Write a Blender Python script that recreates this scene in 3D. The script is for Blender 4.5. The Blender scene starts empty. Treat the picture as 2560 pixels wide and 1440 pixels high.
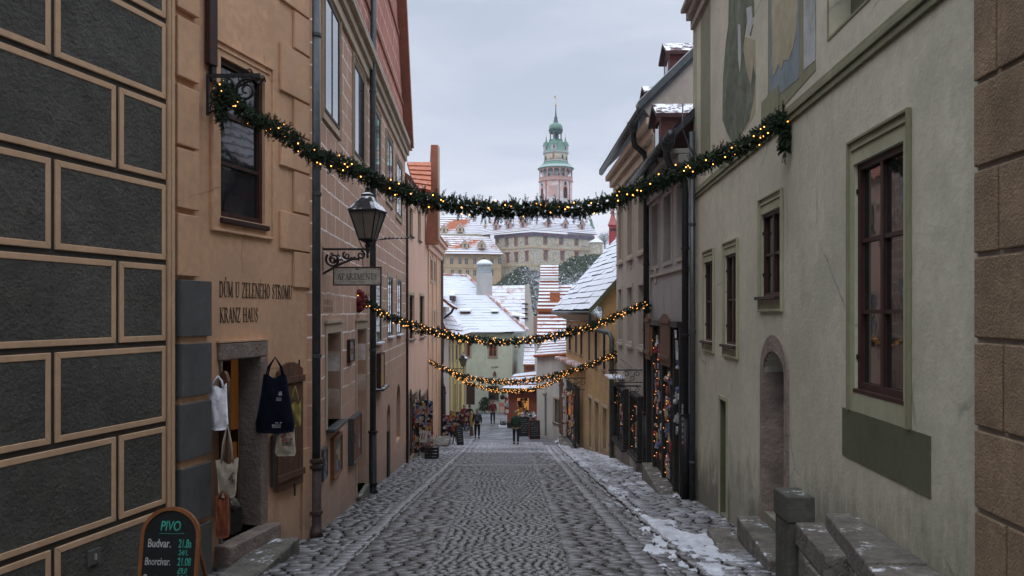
import bpy, bmesh, math, random
from mathutils import Vector, Matrix, noise
random.seed(7)
R = math.radians
S = bpy.context.scene
COL = S.collection
# ------------------------------------------------------------------ camera, world, sun, exposure
cam = bpy.data.objects.new('camera', bpy.data.cameras.new('camera'))
COL.objects.link(cam); S.camera = cam
cam.location = (0, 0, 0); cam.rotation_euler = (R(90), 0, 0)
cam.data.sensor_width = 36; cam.data.lens = 28.125
cam.data.shift_y = 61/2560; cam.data.clip_end = 3000; cam.data.clip_start = .05
S.view_settings.view_transform = 'Standard'; S.view_settings.look = 'None'
S.view_settings.gamma = 1; S.view_settings.exposure = 0
SUN_EL, SUN_AZ = R(48), R(200)
wd = bpy.data.worlds.new("World"); S.world = wd; wd.use_nodes = True
nt = wd.node_tree; nt.nodes.clear()

def nd(nt, t, **kw):
    n = nt.nodes.new(t)
    for k, v in kw.items():
        if k.startswith('i_'):
            key = k[2:]
            key = int(key) if key.isdigit() else key.replace('_', ' ')
            s = n.inputs[key]
            if isinstance(v, bpy.types.NodeSocket): nt.links.new(v, s)
            else: s.default_value = v
        else: setattr(n, k, v)
    return n
def math_(nt, op, a, b=0.0, clamp=False):
    n = nd(nt, 'ShaderNodeMath', operation=op, i_0=a, i_1=b); n.use_clamp = clamp
    return n.outputs[0]
def mixc(nt, f, a, b, blend='MIX'):
    n = nt.nodes.new('ShaderNodeMix'); n.data_type = 'RGBA'; n.blend_type = blend
    for j, v in ((0, f), (6, a), (7, b)):
        if isinstance(v, bpy.types.NodeSocket): nt.links.new(v, n.inputs[j])
        else: n.inputs[j].default_value = v if j == 0 else (tuple(v)+(1,))[:4]
    return n.outputs[2]
def ramp(nt, f, stops):
    n = nt.nodes.new('ShaderNodeValToRGB'); nt.links.new(f, n.inputs[0])
    e = n.color_ramp.elements
    while len(e) < len(stops): e.new(.5)
    for q, (p, c) in zip(e, stops):
        q.position = p; q.color = (c, c, c, 1) if isinstance(c, (int, float)) else tuple(c)+(1,)
    return n.outputs[0]

sky = nd(nt, 'ShaderNodeTexSky', sky_type='NISHITA'); sky.sun_disc = False
sky.sun_elevation = SUN_EL; sky.sun_rotation = SUN_AZ
bg1 = nd(nt, 'ShaderNodeBackground', i_0=sky.outputs[0], i_1=.07)
tc = nd(nt, 'ShaderNodeTexCoord')
sp = nd(nt, 'ShaderNodeSeparateXYZ', i_0=tc.outputs['Generated'])
mp = nd(nt, 'ShaderNodeMapping', i_0=tc.outputs['Generated']); mp.inputs['Scale'].default_value = (1.2, 1.2, 4.5)
ns = nd(nt, 'ShaderNodeTexNoise', i_Vector=mp.outputs[0], i_Scale=2.3, i_Detail=6.0, i_Roughness=.52, i_Distortion=.3)
ns2 = nd(nt, 'ShaderNodeTexNoise', i_Vector=mp.outputs[0], i_Scale=.9, i_Detail=3.0)
cl = ramp(nt, ns.outputs[0], [(.34, (.52, .59, .715)), (.5, (.64, .695, .81)), (.62, (.80, .825, .89))])
cl = mixc(nt, ramp(nt, ns2.outputs[0], [(.4, 0), (.7, .35)]), cl, (.64, .65, .74))
el = ramp(nt, sp.outputs[2], [(0, 1.0), (.06, 1.0), (.36, .88), (.5, 1.3), (1, 2.6)])
elv = nd(nt, 'ShaderNodeMapRange', i_Value=sp.outputs[2]); elv.inputs[1].default_value = .38; elv.inputs[2].default_value = .85
elv.inputs[3].default_value = 1.0; elv.inputs[4].default_value = 3.1
elh = nd(nt, 'ShaderNodeMapRange', i_Value=sp.outputs[2]); elh.inputs[1].default_value = 0; elh.inputs[2].default_value = .3
elh.inputs[3].default_value = 1.34; elh.inputs[4].default_value = 1.08
cl2 = mixc(nt, 1.0, cl, (1, 1, 1), 'MULTIPLY')
bs = math_(nt, 'MULTIPLY', elv.outputs[0], elh.outputs[0])
bg2 = nd(nt, 'ShaderNodeBackground', i_0=cl2, i_1=bs)
mx = nd(nt, 'ShaderNodeMixShader', i_0=.9, i_1=bg1.outputs[0], i_2=bg2.outputs[0])
nd(nt, 'ShaderNodeOutputWorld', i_0=mx.outputs[0])
sl = bpy.data.lights.new('sun', 'SUN'); sl.energy = .5; sl.angle = R(20); sl.color = (1, .95, .88)
so = bpy.data.objects.new('sun', sl); COL.objects.link(so)
so.rotation_euler = (R(90)-SUN_EL, 0, R(180)-SUN_AZ+R(0)); so.location = (0, -5, 30)

# ------------------------------------------------------------------ projection and ground
F = 2000.0; HY = 781.0
def PX(x, y, d): return Vector(((x-1280)/F*d, d, (HY-y)/F*d))
GK = [(-60, -2.1+.117*60), (38, -2.1-.117*38), (42, -6.97), (46, -7.3), (52, -7.72), (58, -8.1), (70, -8.55), (90, -8.6), (1500, -8.6)]
def gz(y):
    for (a, za), (b, zb) in zip(GK, GK[1:]):
        if y <= b: return za+(zb-za)*(y-a)/(b-a)
    return GK[-1][1]
def lerp(a, b, t): return a+(b-a)*t
class W:
    """a vertical plane from A to B seen from the street; s along, z up, t towards the street"""
    def __init__(w, A, B):
        w.A = Vector(A); w.B = Vector(B); d = w.B-w.A; w.L = d.length; w.d = d/w.L
        w.n = Vector((w.d.y, -w.d.x))
        if w.n.dot(w.A+w.B) > 0: w.n = -w.n
    def px(w, x, y):
        u = (x-1280)/F; s = (u*w.A.y-w.A.x)/(w.d.x-u*w.d.y)
        return s, (HY-y)/F*(w.A.y+s*w.d.y)
    def P(w, s, z, t=0.0):
        q = w.A+w.d*s+w.n*t
        return Vector((q.x, q.y, z))
    def rect(w, x0, x1, yt, yb, xr=None):
        xr = (x0+x1)/2 if xr is None else xr
        a, b = w.px(x0, 0)[0], w.px(x1, 0)[0]
        return min(a, b), max(a, b), w.px(xr, yb)[1], w.px(xr, yt)[1]
    def off(w, t):
        return W(w.A+w.n*t, w.B+w.n*t)
# ------------------------------------------------------------------ mesh builder
class MB:
    def __init__(s): s.v = []; s.f = []; s.m = []
    def face(s, pts, mi=0):
        i = len(s.v); s.v += [tuple(p) for p in pts]; s.f.append(tuple(range(i, i+len(pts)))); s.m.append(mi)
    def hexa(s, p, mi=0):     # p: 4 of one face, 4 of the opposite face in the same order
        i = len(s.v); s.v += [tuple(q) for q in p]
        for f in ((0, 1, 2, 3), (7, 6, 5, 4), (0, 4, 5, 1), (1, 5, 6, 2), (2, 6, 7, 3), (3, 7, 4, 0)):
            s.f.append(tuple(i+k for k in f)); s.m.append(mi)
    def box(s, x0, x1, y0, y1, z0, z1, mi=0):
        s.hexa([(x0, y0, z0), (x1, y0, z0), (x1, y1, z0), (x0, y1, z0), (x0, y0, z1), (x1, y0, z1), (x1, y1, z1), (x0, y1, z1)], mi)
    def wb(s, w, s0, s1, z0, z1, t0, t1, mi=0):
        s.hexa([w.P(s0, z0, t0), w.P(s1, z0, t0), w.P(s1, z0, t1), w.P(s0, z0, t1),
                w.P(s0, z1, t0), w.P(s1, z1, t0), w.P(s1, z1, t1), w.P(s0, z1, t1)], mi)
    def prism(s, poly, off, mi=0):
        n = len(poly); i = len(s.v); off = Vector(off)
        s.v += [tuple(p) for p in poly]+[tuple(Vector(p)+off) for p in poly]
        s.f += [tuple(range(i, i+n)), tuple(range(i+2*n-1, i+n-1, -1))]; s.m += [mi, mi]
        for k in range(n):
            s.f.append((i+k, i+(k+1) % n, i+n+(k+1) % n, i+n+k)); s.m.append(mi)
    def wprism(s, w, poly, t0, t1, mi=0):
        a = [w.P(q[0], q[1], t0) for q in poly]
        s.prism(a, w.P(0, 0, t1)-w.P(0, 0, t0), mi)
    def bar(s, a, b, wd, ht, mi=0):
        a = Vector(a); b = Vector(b); d = (b-a).normalized()
        u = d.cross(Vector((0, 0, 1)))
        if u.length < 1e-3: u = Vector((1, 0, 0))
        u.normalize(); v = u.cross(d)
        c = [(-.5, -.5), (.5, -.5), (.5, .5), (-.5, .5)]
        s.hexa([a+u*wd*i+v*ht*j for i, j in c]+[b+u*wd*i+v*ht*j for i, j in c], mi)
    def tube(s, pts, r, n=8, mi=0, cap=True):
        pts = [Vector(p) for p in pts]; rs = r if isinstance(r, (list, tuple)) else [r]*len(pts)
        base = len(s.v); u = None
        for k, p in enumerate(pts):
            d = (pts[min(k+1, len(pts)-1)]-pts[max(k-1, 0)])
            if d.length < 1e-9: d = Vector((0, 0, 1))
            d.normalize()
            if u is None:
                u = d.cross(Vector((0, 0, 1)))
                if u.length < .1: u = d.cross(Vector((0, 1, 0)))
            u = (u-d*u.dot(d)); u.normalize(); v = d.cross(u)
            for j in range(n):
                a = 2*math.pi*j/n
                s.v.append(tuple(p+(u*math.cos(a)+v*math.sin(a))*rs[k]))
        for k in range(len(pts)-1):
            for j in range(n):
                a = base+k*n+j; b = base+k*n+(j+1) % n
                s.f.append((a, b, b+n, a+n)); s.m.append(mi)
        if cap:
            s.f.append(tuple(base+j for j in range(n))[::-1]); s.m.append(mi)
            e = base+(len(pts)-1)*n; s.f.append(tuple(e+j for j in range(n))); s.m.append(mi)
    def lathe(s, c, prof, n=16, mi=0, ph=0.0, sx=1.0, sy=1.0, a0=0, a1=2*math.pi):
        base = len(s.v); c = Vector(c)
        for r, z in prof:
            for j in range(n):
                a = ph+2*math.pi*j/n
                s.v.append((c.x+r*sx*math.cos(a), c.y+r*sy*math.sin(a), c.z+z))
        for k in range(len(prof)-1):
            for j in range(n):
                a = base+k*n+j; b = base+k*n+(j+1) % n
                s.f.append((a, b, b+n, a+n)); s.m.append(mi)
        s.f.append(tuple(base+j for j in range(n))[::-1]); s.m.append(mi)
        e = base+(len(prof)-1)*n; s.f.append(tuple(e+j for j in range(n))); s.m.append(mi)
    def ball(s, c, r, n=8, mi=0):
        k = max(4, n//2+1)
        s.lathe(c, [(max(r*math.sin(math.pi*i/k), r*.02), -r*math.cos(math.pi*i/k)) for i in range(k+1)], n, mi)
    def build(s, name, mats, parent=None, smooth=False, bevel=0, recalc=True, origin=None):
        me = bpy.data.meshes.new(name)
        v = s.v
        if origin is not None:
            o = Vector(origin); v = [tuple(Vector(q)-o) for q in v]
        me.from_pydata(v, [], s.f)
        if not isinstance(mats, (list, tuple)): mats = [mats]
        for m in mats: me.materials.append(m)
        if len(mats) > 1: me.polygons.foreach_set('material_index', s.m)
        if recalc:
            bm = bmesh.new(); bm.from_mesh(me)
            bmesh.ops.recalc_face_normals(bm, faces=bm.faces); bm.to_mesh(me); bm.free()
        if smooth: me.polygons.foreach_set('use_smooth', [True]*len(me.polygons))
        o = bpy.data.objects.new(name, me); COL.objects.link(o)
        if origin is not None: o.location = origin
        if parent is not None: attach(o, parent)
        if bevel:
            b = o.modifiers.new('bevel', 'BEVEL'); b.width = bevel; b.segments = 2; b.limit_method = 'ANGLE'
        if smooth == 'auto' or (smooth and bevel): pass
        return o
ORG = {}
def attach(o, parent):
    o.parent = parent
    if parent.name in ORG and 'local' not in parent.keys():
        o.matrix_parent_inverse = Matrix.Translation(-ORG[parent.name])
def root(name, label, cat, loc=(0, 0, 0), group=None, local=False, rz=0.0):
    o = bpy.data.objects.new(name, None); COL.objects.link(o); o.location = loc; o.rotation_euler = (0, 0, rz)
    o.empty_display_size = .2
    o['label'] = label; o['category'] = cat
    if group: o['group'] = group
    if local: ORG[o.name] = Vector((0, 0, 0))
    else: ORG[o.name] = Vector(loc)
    return o
def tag(o, label, cat, group=None, kind=None):
    if label: o['label'] = label
    if cat: o['category'] = cat
    if group: o['group'] = group
    if kind: o['kind'] = kind
    return o
def struct(o): o['kind'] = 'structure'; return o
def dup(o, parent=None):
    c = o.copy(); COL.objects.link(c)
    if parent is not None: c.parent = parent
    for ch in list(o.children): dup(ch, c)
    return c
# ------------------------------------------------------------------ materials
MATS = {}
def newmat(name):
    m = bpy.data.materials.new(name); m.use_nodes = True; t = m.node_tree
    return m, t, t.nodes['Principled BSDF']
def bump(t, b, h, dist, strength=1.0):
    n = nd(t, 'ShaderNodeBump', i_Height=h, i_Distance=dist, i_Strength=strength)
    t.links.new(n.outputs[0], b.inputs['Normal'])
def c3(c, k): return tuple(max(0, min(1, q*k)) for q in c[:3])
def surf(name, col, var=.18, rough=.85, sc=1.4, bsc=30, bd=.004, streak=0.0, stain=None, metal=0.0, spec=.3, snow=0.0, lines=None, fine=.5, base=None, bh=1.7):
    """general weathered surface: broad mottling, vertical streaks, fine bump; optional snow lying on upward faces"""
    m, t, b = newmat(name); tc = nd(t, 'ShaderNodeTexCoord').outputs['Object']
    n1 = nd(t, 'ShaderNodeTexNoise', i_Vector=tc, i_Scale=sc, i_Detail=9.0, i_Roughness=.62)
    c = mixc(t, ramp(t, n1.outputs[0], [(.3, 0), (.7, 1)]), c3(col, 1-var), c3(col, 1+var))
    n3 = nd(t, 'ShaderNodeTexNoise', i_Vector=tc, i_Scale=bsc*.35, i_Detail=4.0)
    c = mixc(t, ramp(t, n3.outputs[0], [(.35, .35), (.6, 0)]), c, c3(col, 1-var*1.6))
    if stain:
        n4 = nd(t, 'ShaderNodeTexNoise', i_Vector=tc, i_Scale=.55, i_Detail=8.0, i_Roughness=.7)
        c = mixc(t, ramp(t, n4.outputs[0], [(.52, 0), (.68, .75)]), c, stain)
    if streak:
        mp = nd(t, 'ShaderNodeMapping', i_0=tc); mp.inputs['Scale'].default_value = (1.3, 1.3, .28)
        n2 = nd(t, 'ShaderNodeTexNoise', i_Vector=mp.outputs[0], i_Scale=1.7, i_Detail=5.0, i_Roughness=.7, i_Distortion=.6)
        c = mixc(t, ramp(t, n2.outputs[0], [(.48, 0), (.78, streak)]), c, c3(col, .45))
    if base:      # splash dirt and damp that climbs from the pavement, ragged
        sp = nd(t, 'ShaderNodeSeparateXYZ', i_0=tc)
        g = math_(t, 'ADD', math_(t, 'MULTIPLY', sp.outputs[1], .117), 2.1)
        h = math_(t, 'ADD', sp.outputs[2], g)
        mp = nd(t, 'ShaderNodeMapping', i_0=tc); mp.inputs['Scale'].default_value = (1.5, 1.5, .5)
        n5 = nd(t, 'ShaderNodeTexNoise', i_Vector=mp.outputs[0], i_Scale=1.6, i_Detail=8.0, i_Roughness=.72)
        q = math_(t, 'SUBTRACT', math_(t, 'MULTIPLY', n5.outputs[0], bh), h)
        c = mixc(t, ramp(t, q, [(.0, 0), (.95, .85)]), c, base)
    if lines:
        c = lines(t, tc, c)
    h = nd(t, 'ShaderNodeTexNoise', i_Vector=tc, i_Scale=bsc, i_Detail=5.0, i_Roughness=.6).outputs[0]
    h2 = nd(t, 'ShaderNodeTexNoise', i_Vector=tc, i_Scale=bsc*.12, i_Detail=3.0).outputs[0]
    h = math_(t, 'ADD', math_(t, 'MULTIPLY', h, fine), math_(t, 'MULTIPLY', h2, 1.6))
    rg = math_(t, 'ADD', math_(t, 'MULTIPLY', n1.outputs[0], .2), rough-.1)
    if snow:
        ge = nd(t, 'ShaderNodeNewGeometry'); sz = nd(t, 'ShaderNodeSeparateXYZ', i_0=ge.outputs['Normal'])
        n6 = nd(t, 'ShaderNodeTexNoise', i_Vector=tc, i_Scale=3.5, i_Detail=6.0, i_Roughness=.7)
        f = math_(t, 'MULTIPLY', ramp(t, sz.outputs[2], [(.35, 0), (.6, 1)]), ramp(t, n6.outputs[0], [(.62-snow*.4, 0), (.7-snow*.4, 1)]))
        c = mixc(t, f, c, (.8, .83, .88))
    t.links.new(c, b.inputs['Base Color']); t.links.new(rg, b.inputs['Roughness'])
    b.inputs['Metallic'].default_value = metal; b.inputs['Specular IOR Level'].default_value = spec
    bump(t, b, h, bd)
    MATS[name] = m; return m
def yz(t, tc, axis=1):
    sp = nd(t, 'ShaderNodeSeparateXYZ', i_0=tc)
    return nd(t, 'ShaderNodeCombineXYZ', i_0=sp.outputs[axis], i_1=sp.outputs[2]).outputs[0]
def sgraf(bw, bh, colm, f=.7, mort=.022, axis=1, inner=None, zmin=None):
    """scratched ashlar pattern: pale joint lines, worn away in places"""
    def g(t, tc, c):
        v = yz(t, tc, axis)
        w = nd(t, 'ShaderNodeTexNoise', i_Vector=tc, i_Scale=3.0, i_Detail=4.0)
        vv = nd(t, 'ShaderNodeMix', i_0=.02); vv.data_type = 'VECTOR'
        t.links.new(v, vv.inputs[4]); t.links.new(w.outputs[1], vv.inputs[5]); vv.inputs[0].default_value = .06
        br = nd(t, 'ShaderNodeTexBrick', i_Vector=vv.outputs[1], i_Scale=1.0)
        br.inputs['Brick Width'].default_value = bw; br.inputs['Row Height'].default_value = bh
        br.inputs['Mortar Size'].default_value = mort; br.inputs['Mortar Smooth'].default_value = .4
        wn = nd(t, 'ShaderNodeTexNoise', i_Vector=tc, i_Scale=1.1, i_Detail=7.0, i_Roughness=.75)
        fac = math_(t, 'MULTIPLY', br.outputs['Fac'], ramp(t, wn.outputs[0], [(.36, .08), (.54, f)]))
        sp = nd(t, 'ShaderNodeSeparateXYZ', i_0=tc)
        if zmin is not None:
            fac = math_(t, 'MULTIPLY', fac, ramp(t, math_(t, 'MULTIPLY', math_(t, 'ADD', sp.outputs[2], -zmin), 1.5), [(0, .1), (1, 1)]))
        br2 = nd(t, 'ShaderNodeTexBrick', i_Vector=vv.outputs[1], i_Scale=1.0)
        br2.inputs['Brick Width'].default_value = bw; br2.inputs['Row Height'].default_value = bh; br2.inputs['Mortar Size'].default_value = 0
        br2.inputs['Color1'].default_value = (.0, .0, .0, 1); br2.inputs['Color2'].default_value = (1, 1, 1, 1)
        c = mixc(t, math_(t, 'MULTIPLY', br2.outputs['Color'], .35), c, inner or colm)
        return mixc(t, fac, c, colm)
    return g
def cracks(colr, sc=.55, patch=None):
    """hairline cracks and slightly different repaired patches"""
    def g(t, tc, c):
        w = nd(t, 'ShaderNodeTexNoise', i_Vector=tc, i_Scale=1.8, i_Detail=6.0, i_Roughness=.6)
        mx_ = nd(t, 'ShaderNodeMix'); mx_.data_type = 'VECTOR'; mx_.inputs[0].default_value = .22
        t.links.new(tc, mx_.inputs[4]); t.links.new(w.outputs[1], mx_.inputs[5])
        vo = nd(t, 'ShaderNodeTexVoronoi', feature='DISTANCE_TO_EDGE', i_Vector=mx_.outputs[1], i_Scale=sc)
        mk = nd(t, 'ShaderNodeTexNoise', i_Vector=tc, i_Scale=.9, i_Detail=3.0)
        f = math_(t, 'MULTIPLY', ramp(t, vo.outputs['Distance'], [(0, .8), (.009, 0)]), ramp(t, mk.outputs[0], [(.5, 0), (.58, 1)]))
        if patch:
            p = nd(t, 'ShaderNodeTexNoise', i_Vector=mx_.outputs[1], i_Scale=.75, i_Detail=9.0, i_Roughness=.55)
            c = mixc(t, ramp(t, p.outputs[0], [(.585, 0), (.60, .55)]), c, patch)
            c = mixc(t, ramp(t, p.outputs[0], [(.36, .4), (.375, 0)]), c, c3(patch, 1.35))
        return mixc(t, f, c, colr)
    return g
def glass(name, col=(.015, .016, .018), rough=.04, wob=.004):
    m, t, b = newmat(name); tc = nd(t, 'ShaderNodeTexCoord').outputs['Object']
    n = nd(t, 'ShaderNodeTexNoise', i_Vector=tc, i_Scale=1.3, i_Detail=3.0)
    c = mixc(t, ramp(t, n.outputs[0], [(.3, 0), (.7, 1)]), c3(col, .6), c3(col, 1.5))
    t.links.new(c, b.inputs['Base Color']); b.inputs['Roughness'].default_value = rough
    b.inputs['Specular IOR Level'].default_value = .5; b.inputs['IOR'].default_value = 1.62; b.inputs['Coat Weight'].default_value = .5; b.inputs['Coat Roughness'].default_value = .02
    n2 = nd(t, 'ShaderNodeTexNoise', i_Vector=tc, i_Scale=2.2, i_Detail=2.0)
    bump(t, b, n2.outputs[0], wob)
    MATS[name] = m; return m
def glow(name, col, st):
    m, t, b = newmat(name); b.inputs['Base Color'].default_value = col+(1,)
    b.inputs['Emission Color'].default_value = col+(1,); b.inputs['Emission Strength'].default_value = st
    MATS[name] = m; return m
def simple(name, col, rough=.6, var=.25, sc=12, metal=0, spec=.25, bd=.001):
    return surf(name, col, var, rough, sc, 60, bd, metal=metal, spec=spec)
PEACH = surf('peach_plaster', (.635, .39, .238), .17, .9, .8, 26, .004, streak=.18, stain=(.50, .31, .20), lines=cracks((.33, .2, .13), patch=(.55, .35, .23)), base=(.26, .18, .14))
PEACH2 = surf('apricot_plaster', (.70, .45, .33), .07, .9, 1.0, 26, .003, streak=.25, base=(.38, .25, .18))
BORDER = surf('peach_border', (.58, .385, .24), .12, .9, 2.0, 40, .003, streak=.25)
GREYP = surf('rough_grey_plaster', (.102, .100, .088), .30, .95, 1.0, 24, .022, stain=(.125, .12, .10), streak=.3, fine=1.6, spec=.15)
GREYS = surf('smooth_grey_plaster', (.108, .108, .106), .18, .9, 1.8, 30, .006, streak=.35, spec=.2)
JOINT = surf('dark_joint', (.06, .058, .052), .2, .9, 3, 30, .003)
SALM = surf('salmon_sgraffito', (.50, .315, .225), .16, .9, 1.2, 26, .004, streak=.25, stain=(.42, .27, .20),
            lines=sgraf(.85, .34, (.86, .79, .75), 1.0, .017, inner=(.44, .26, .18), zmin=-1.9), base=(.27, .21, .17))
SALR = surf('red_sgraffito', (.40, .155, .105), .2, .9, 1.2, 26, .004, streak=.3, lines=sgraf(.7, .55, (.70, .52, .46), 1.0, .02, inner=(.32, .14, .10)))
SALRF = surf('terracotta_plain', (.30, .12, .075), .2, .85, 2.0, 20, .004)
TRIM = surf('beige_trim', (.46, .37, .27), .13, .85, 2, 30, .002, streak=.3)
GREENW = surf('pale_green_plaster', (.505, .485, .375), .17, .92, .5, 22, .006, streak=.2, stain=(.37, .375, .275), lines=cracks((.2, .2, .16), patch=(.40, .39, .31)), base=(.13, .125, .095), fine=1.0, bh=2.7)
GREENT = surf('green_trim', (.205, .205, .125), .15, .85, 2, 30, .002, streak=.3)
GREENL = surf('light_green_surround', (.345, .335, .225), .12, .88, 2, 30, .002, streak=.35)
GREEND = surf('dark_green_panel', (.105, .11, .062), .18, .85, 1.5, 30, .002, streak=.35)
TAUPE = surf('taupe_plaster', (.36, .32, .27), .13, .9, 1.1, 24, .004, streak=.5, base=(.22, .20, .17), stain=(.30, .26, .22))
TAUPE2 = surf('dark_taupe_plaster', (.31, .295, .285), .13, .9, 1.1, 24, .004, streak=.5, base=(.16, .15, .13))
OCHRE = surf('ochre_plaster', (.46, .30, .14), .2, .9, 1.0, 24, .004, streak=.6, stain=(.38, .25, .13), base=(.20, .15, .11))
WHITEP = surf('white_plaster', (.56, .55, .52), .1, .9, 1.0, 24, .004, streak=.45, base=(.34, .32, .29))
YELL = surf('yellow_plaster', (.60, .48, .17), .12, .9, 1.0, 24, .004, streak=.4)
MINT = surf('mint_plaster', (.46, .49, .40), .1, .9, 1.0, 24, .004, streak=.4, stain=(.38, .45, .36))
KIOSK = surf('red_kiosk_paint', (.30, .08, .05), .15, .6, 2, 30, .002, streak=.3)
BROWNB = surf('brown_pebbledash', (.28, .20, .13), .28, .95, 2.5, 48, .012, fine=1.8, spec=.15)
BROWNL = surf('brown_block_edge', (.40, .33, .27), .2, .9, 3, 30, .003)
STONE = surf('grey_stone', (.17, .158, .135), .45, .8, 4.5, 22, .03, stain=(.055, .06, .042), fine=1.8, snow=.10, spec=.35)
STONEP = surf('pink_granite', (.25, .20, .17), .32, .85, 3, 16, .022, stain=(.15, .12, .10), fine=1.6)
SNOWD = surf('trodden_snow', (.58, .61, .67), .22, .75, 3.5, 9, .04, stain=(.30, .30, .31))
SNOW = surf('snow', (.70, .73, .79), .05, .7, 2.5, 6, .02, spec=.3)
WOODD = surf('dark_brown_wood', (.045, .018, .013), .3, .6, 6, 40, .002, streak=.4)
WOODS = surf('weathered_shutter_wood', (.13, .065, .04), .3, .75, 5, 40, .004, streak=.6)
BLACKW = surf('black_wood', (.02, .017, .015), .3, .6, 6, 40, .002)
IRON = surf('black_iron', (.022, .022, .024), .3, .5, 12, 60, .002, metal=.3)
IRONS = surf('iron_with_snow', (.02, .02, .022), .3, .5, 12, 60, .002, snow=.34)
ZINC = surf('grey_zinc', (.085, .095, .10), .22, .42, 5, 30, .002, metal=.5, streak=.5)
RUST = surf('brown_iron_pipe', (.065, .045, .04), .3, .6, 6, 40, .003)
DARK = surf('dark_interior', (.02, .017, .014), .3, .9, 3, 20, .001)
GLASS = glass('window_glass')
GLASSC = glass('curtained_glass', (.10, .11, .12), .05)
GLASSW = glass('frosted_lamp_glass', (.13, .12, .105), .3)
GLASSU = glass('sky_lit_glass', (.03, .035, .045), .03, .001); GLASSU.node_tree.nodes['Principled BSDF'].inputs['IOR'].default_value = 3.4
TERRA = surf('terracotta_tile', (.38, .115, .045), .3, .8, 5, 24, .006)
TERRAS = surf('terracotta_tile_dusted', (.40, .15, .08), .25, .85, 5, 24, .006, snow=.15)
SLATE = surf('dark_slate', (.05, .05, .06), .3, .7, 5, 24, .004)
COPPER = surf('green_copper', (.13, .26, .20), .25, .6, 1.2, 8, .01, streak=.5)
COPPERD = surf('dark_green_copper', (.045, .10, .09), .25, .55, 1.2, 8, .01)
GOLD = simple('gold', (.65, .36, .08), .35, metal=.8)
BULB = glow('warm_bulb', (1.0, .37, .07), 7)
BULBF = glow('warm_bulb_far', (1.0, .44, .11), 2.6)
BULBS = glow('warm_shop_bulb', (1.0, .36, .08), 1.5)
AMBER = glow('amber_interior_glow', (1.0, .36, .07), .045)  # emission stands in for warm light inside the shops
AMBERK = glow('lit_shop_window', (1.0, .45, .12), .38)
PINE = surf('fir_needles', (.022, .045, .018), .4, .7, 9, 40, .001)
CLOTHW = simple('white_cotton', (.72, .72, .78), .9)
DORM = surf('snowy_dormer_roof', (.06, .025, .025), .3, .7, 5, 30, .003, snow=.42)
CLOTHC = simple('cream_cotton', (.36, .31, .24), .9)
CLOTHO = simple('rust_orange_cotton', (.20, .06, .028), .9)
CLOTHN = surf('navy_cotton', (.005, .007, .016), .25, .95, 12, 60, .001, spec=.1)
CLOTHY = simple('yellow_cotton', (.30, .25, .07), .9)
CREAM = simple('cream_enamel', (.36, .33, .28), .45)
INK = simple('dark_lettering', (.06, .04, .03), .8)
CHALKW = simple('white_chalk', (.42, .42, .42), .95)
CHALKG = simple('teal_chalk', (.05, .36, .28), .95)
FRAMEO = simple('varnished_orange_wood', (.22, .085, .03), .45)
BOARD = simple('blackboard', (.012, .014, .014), .6)
SKIN = simple('skin', (.42, .24, .17), .6, .08)
HAIR = simple('grey_brown_hair', (.14, .11, .09), .8)
PAL = [simple('ware_'+n, c, .45) for n, c in (('red', (.24, .03, .03)), ('orange', (.36, .13, .04)), ('white', (.50, .50, .52)), ('blue', (.08, .10, .2)),
       ('gold', (.45, .28, .06)), ('black', (.02, .02, .02)), ('lilac', (.22, .2, .28)), ('beige', (.36, .28, .2)), ('pink', (.34, .2, .2)), ('grey', (.25, .25, .27)))]
# ------------------------------------------------------------------ wall, window and roof builders
def wall(parent, w, s0, s1, z0, z1, mat, openings=(), depth=3.0, name='wall', t=0.0, mats=None, label=None):
    """front skin with real holes and reveals, closed by ends, back and top; openings: (s0,s1,z0,z1,reveal,arch)"""
    mb = MB()
    ss = sorted({s0, s1, *[q for o in openings for q in o[:2]]}); zs = sorted({z0, z1, *[q for o in openings for q in o[2:4]]})
    ss = [q for q in ss if s0 <= q <= s1]; zs = [q for q in zs if z0 <= q <= z1]
    for a, b in zip(ss, ss[1:]):
        for c, d in zip(zs, zs[1:]):
            m = ((a+b)/2, (c+d)/2)
            if any(o[0] < m[0] < o[1] and o[2] < m[1] < o[3] for o in openings): continue
            mb.face([w.P(a, c, t), w.P(b, c, t), w.P(b, d, t), w.P(a, d, t)])
    for o in openings:
        a, b, c, d, dp = o[:5]; arch = len(o) > 5 and o[5]; q = t-dp
        def rv(p1, p2): mb.face([w.P(*p1, t), w.P(*p2, t), w.P(*p2, q), w.P(*p1, q)])
        rv((a, c), (b, c))
        if arch:
            r = (b-a)/2; rise = min(arch if arch is not True else r, d-c); sp = d-rise; cx = (a+b)/2
            pts = [(cx-r*math.cos(math.pi*k/12), sp+rise*math.sin(math.pi*k/12)) for k in range(13)]
            rv((a, c), (a, sp)); rv((b, c), (b, sp))
            for p1, p2 in zip(pts, pts[1:]):
                rv(p1, p2); cn = (a, d) if p1[0] < cx-1e-6 else (b, d)
                mb.face([w.P(*p1, t), w.P(*p2, t), w.P(*cn, t)])
        else:
            rv((a, c), (a, d)); rv((b, c), (b, d)); rv((a, d), (b, d))
    for s in (s0, s1): mb.face([w.P(s, z0, t), w.P(s, z1, t), w.P(s, z1, -depth), w.P(s, z0, -depth)])
    mb.face([w.P(s0, z0, -depth), w.P(s0, z1, -depth), w.P(s1, z1, -depth), w.P(s1, z0, -depth)])
    mb.face([w.P(s0, z1, t), w.P(s1, z1, t), w.P(s1, z1, -depth), w.P(s0, z1, -depth)])
    o = mb.build(name, mats or mat, parent, recalc=False)
    if label: o['label'] = label
    return o
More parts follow.
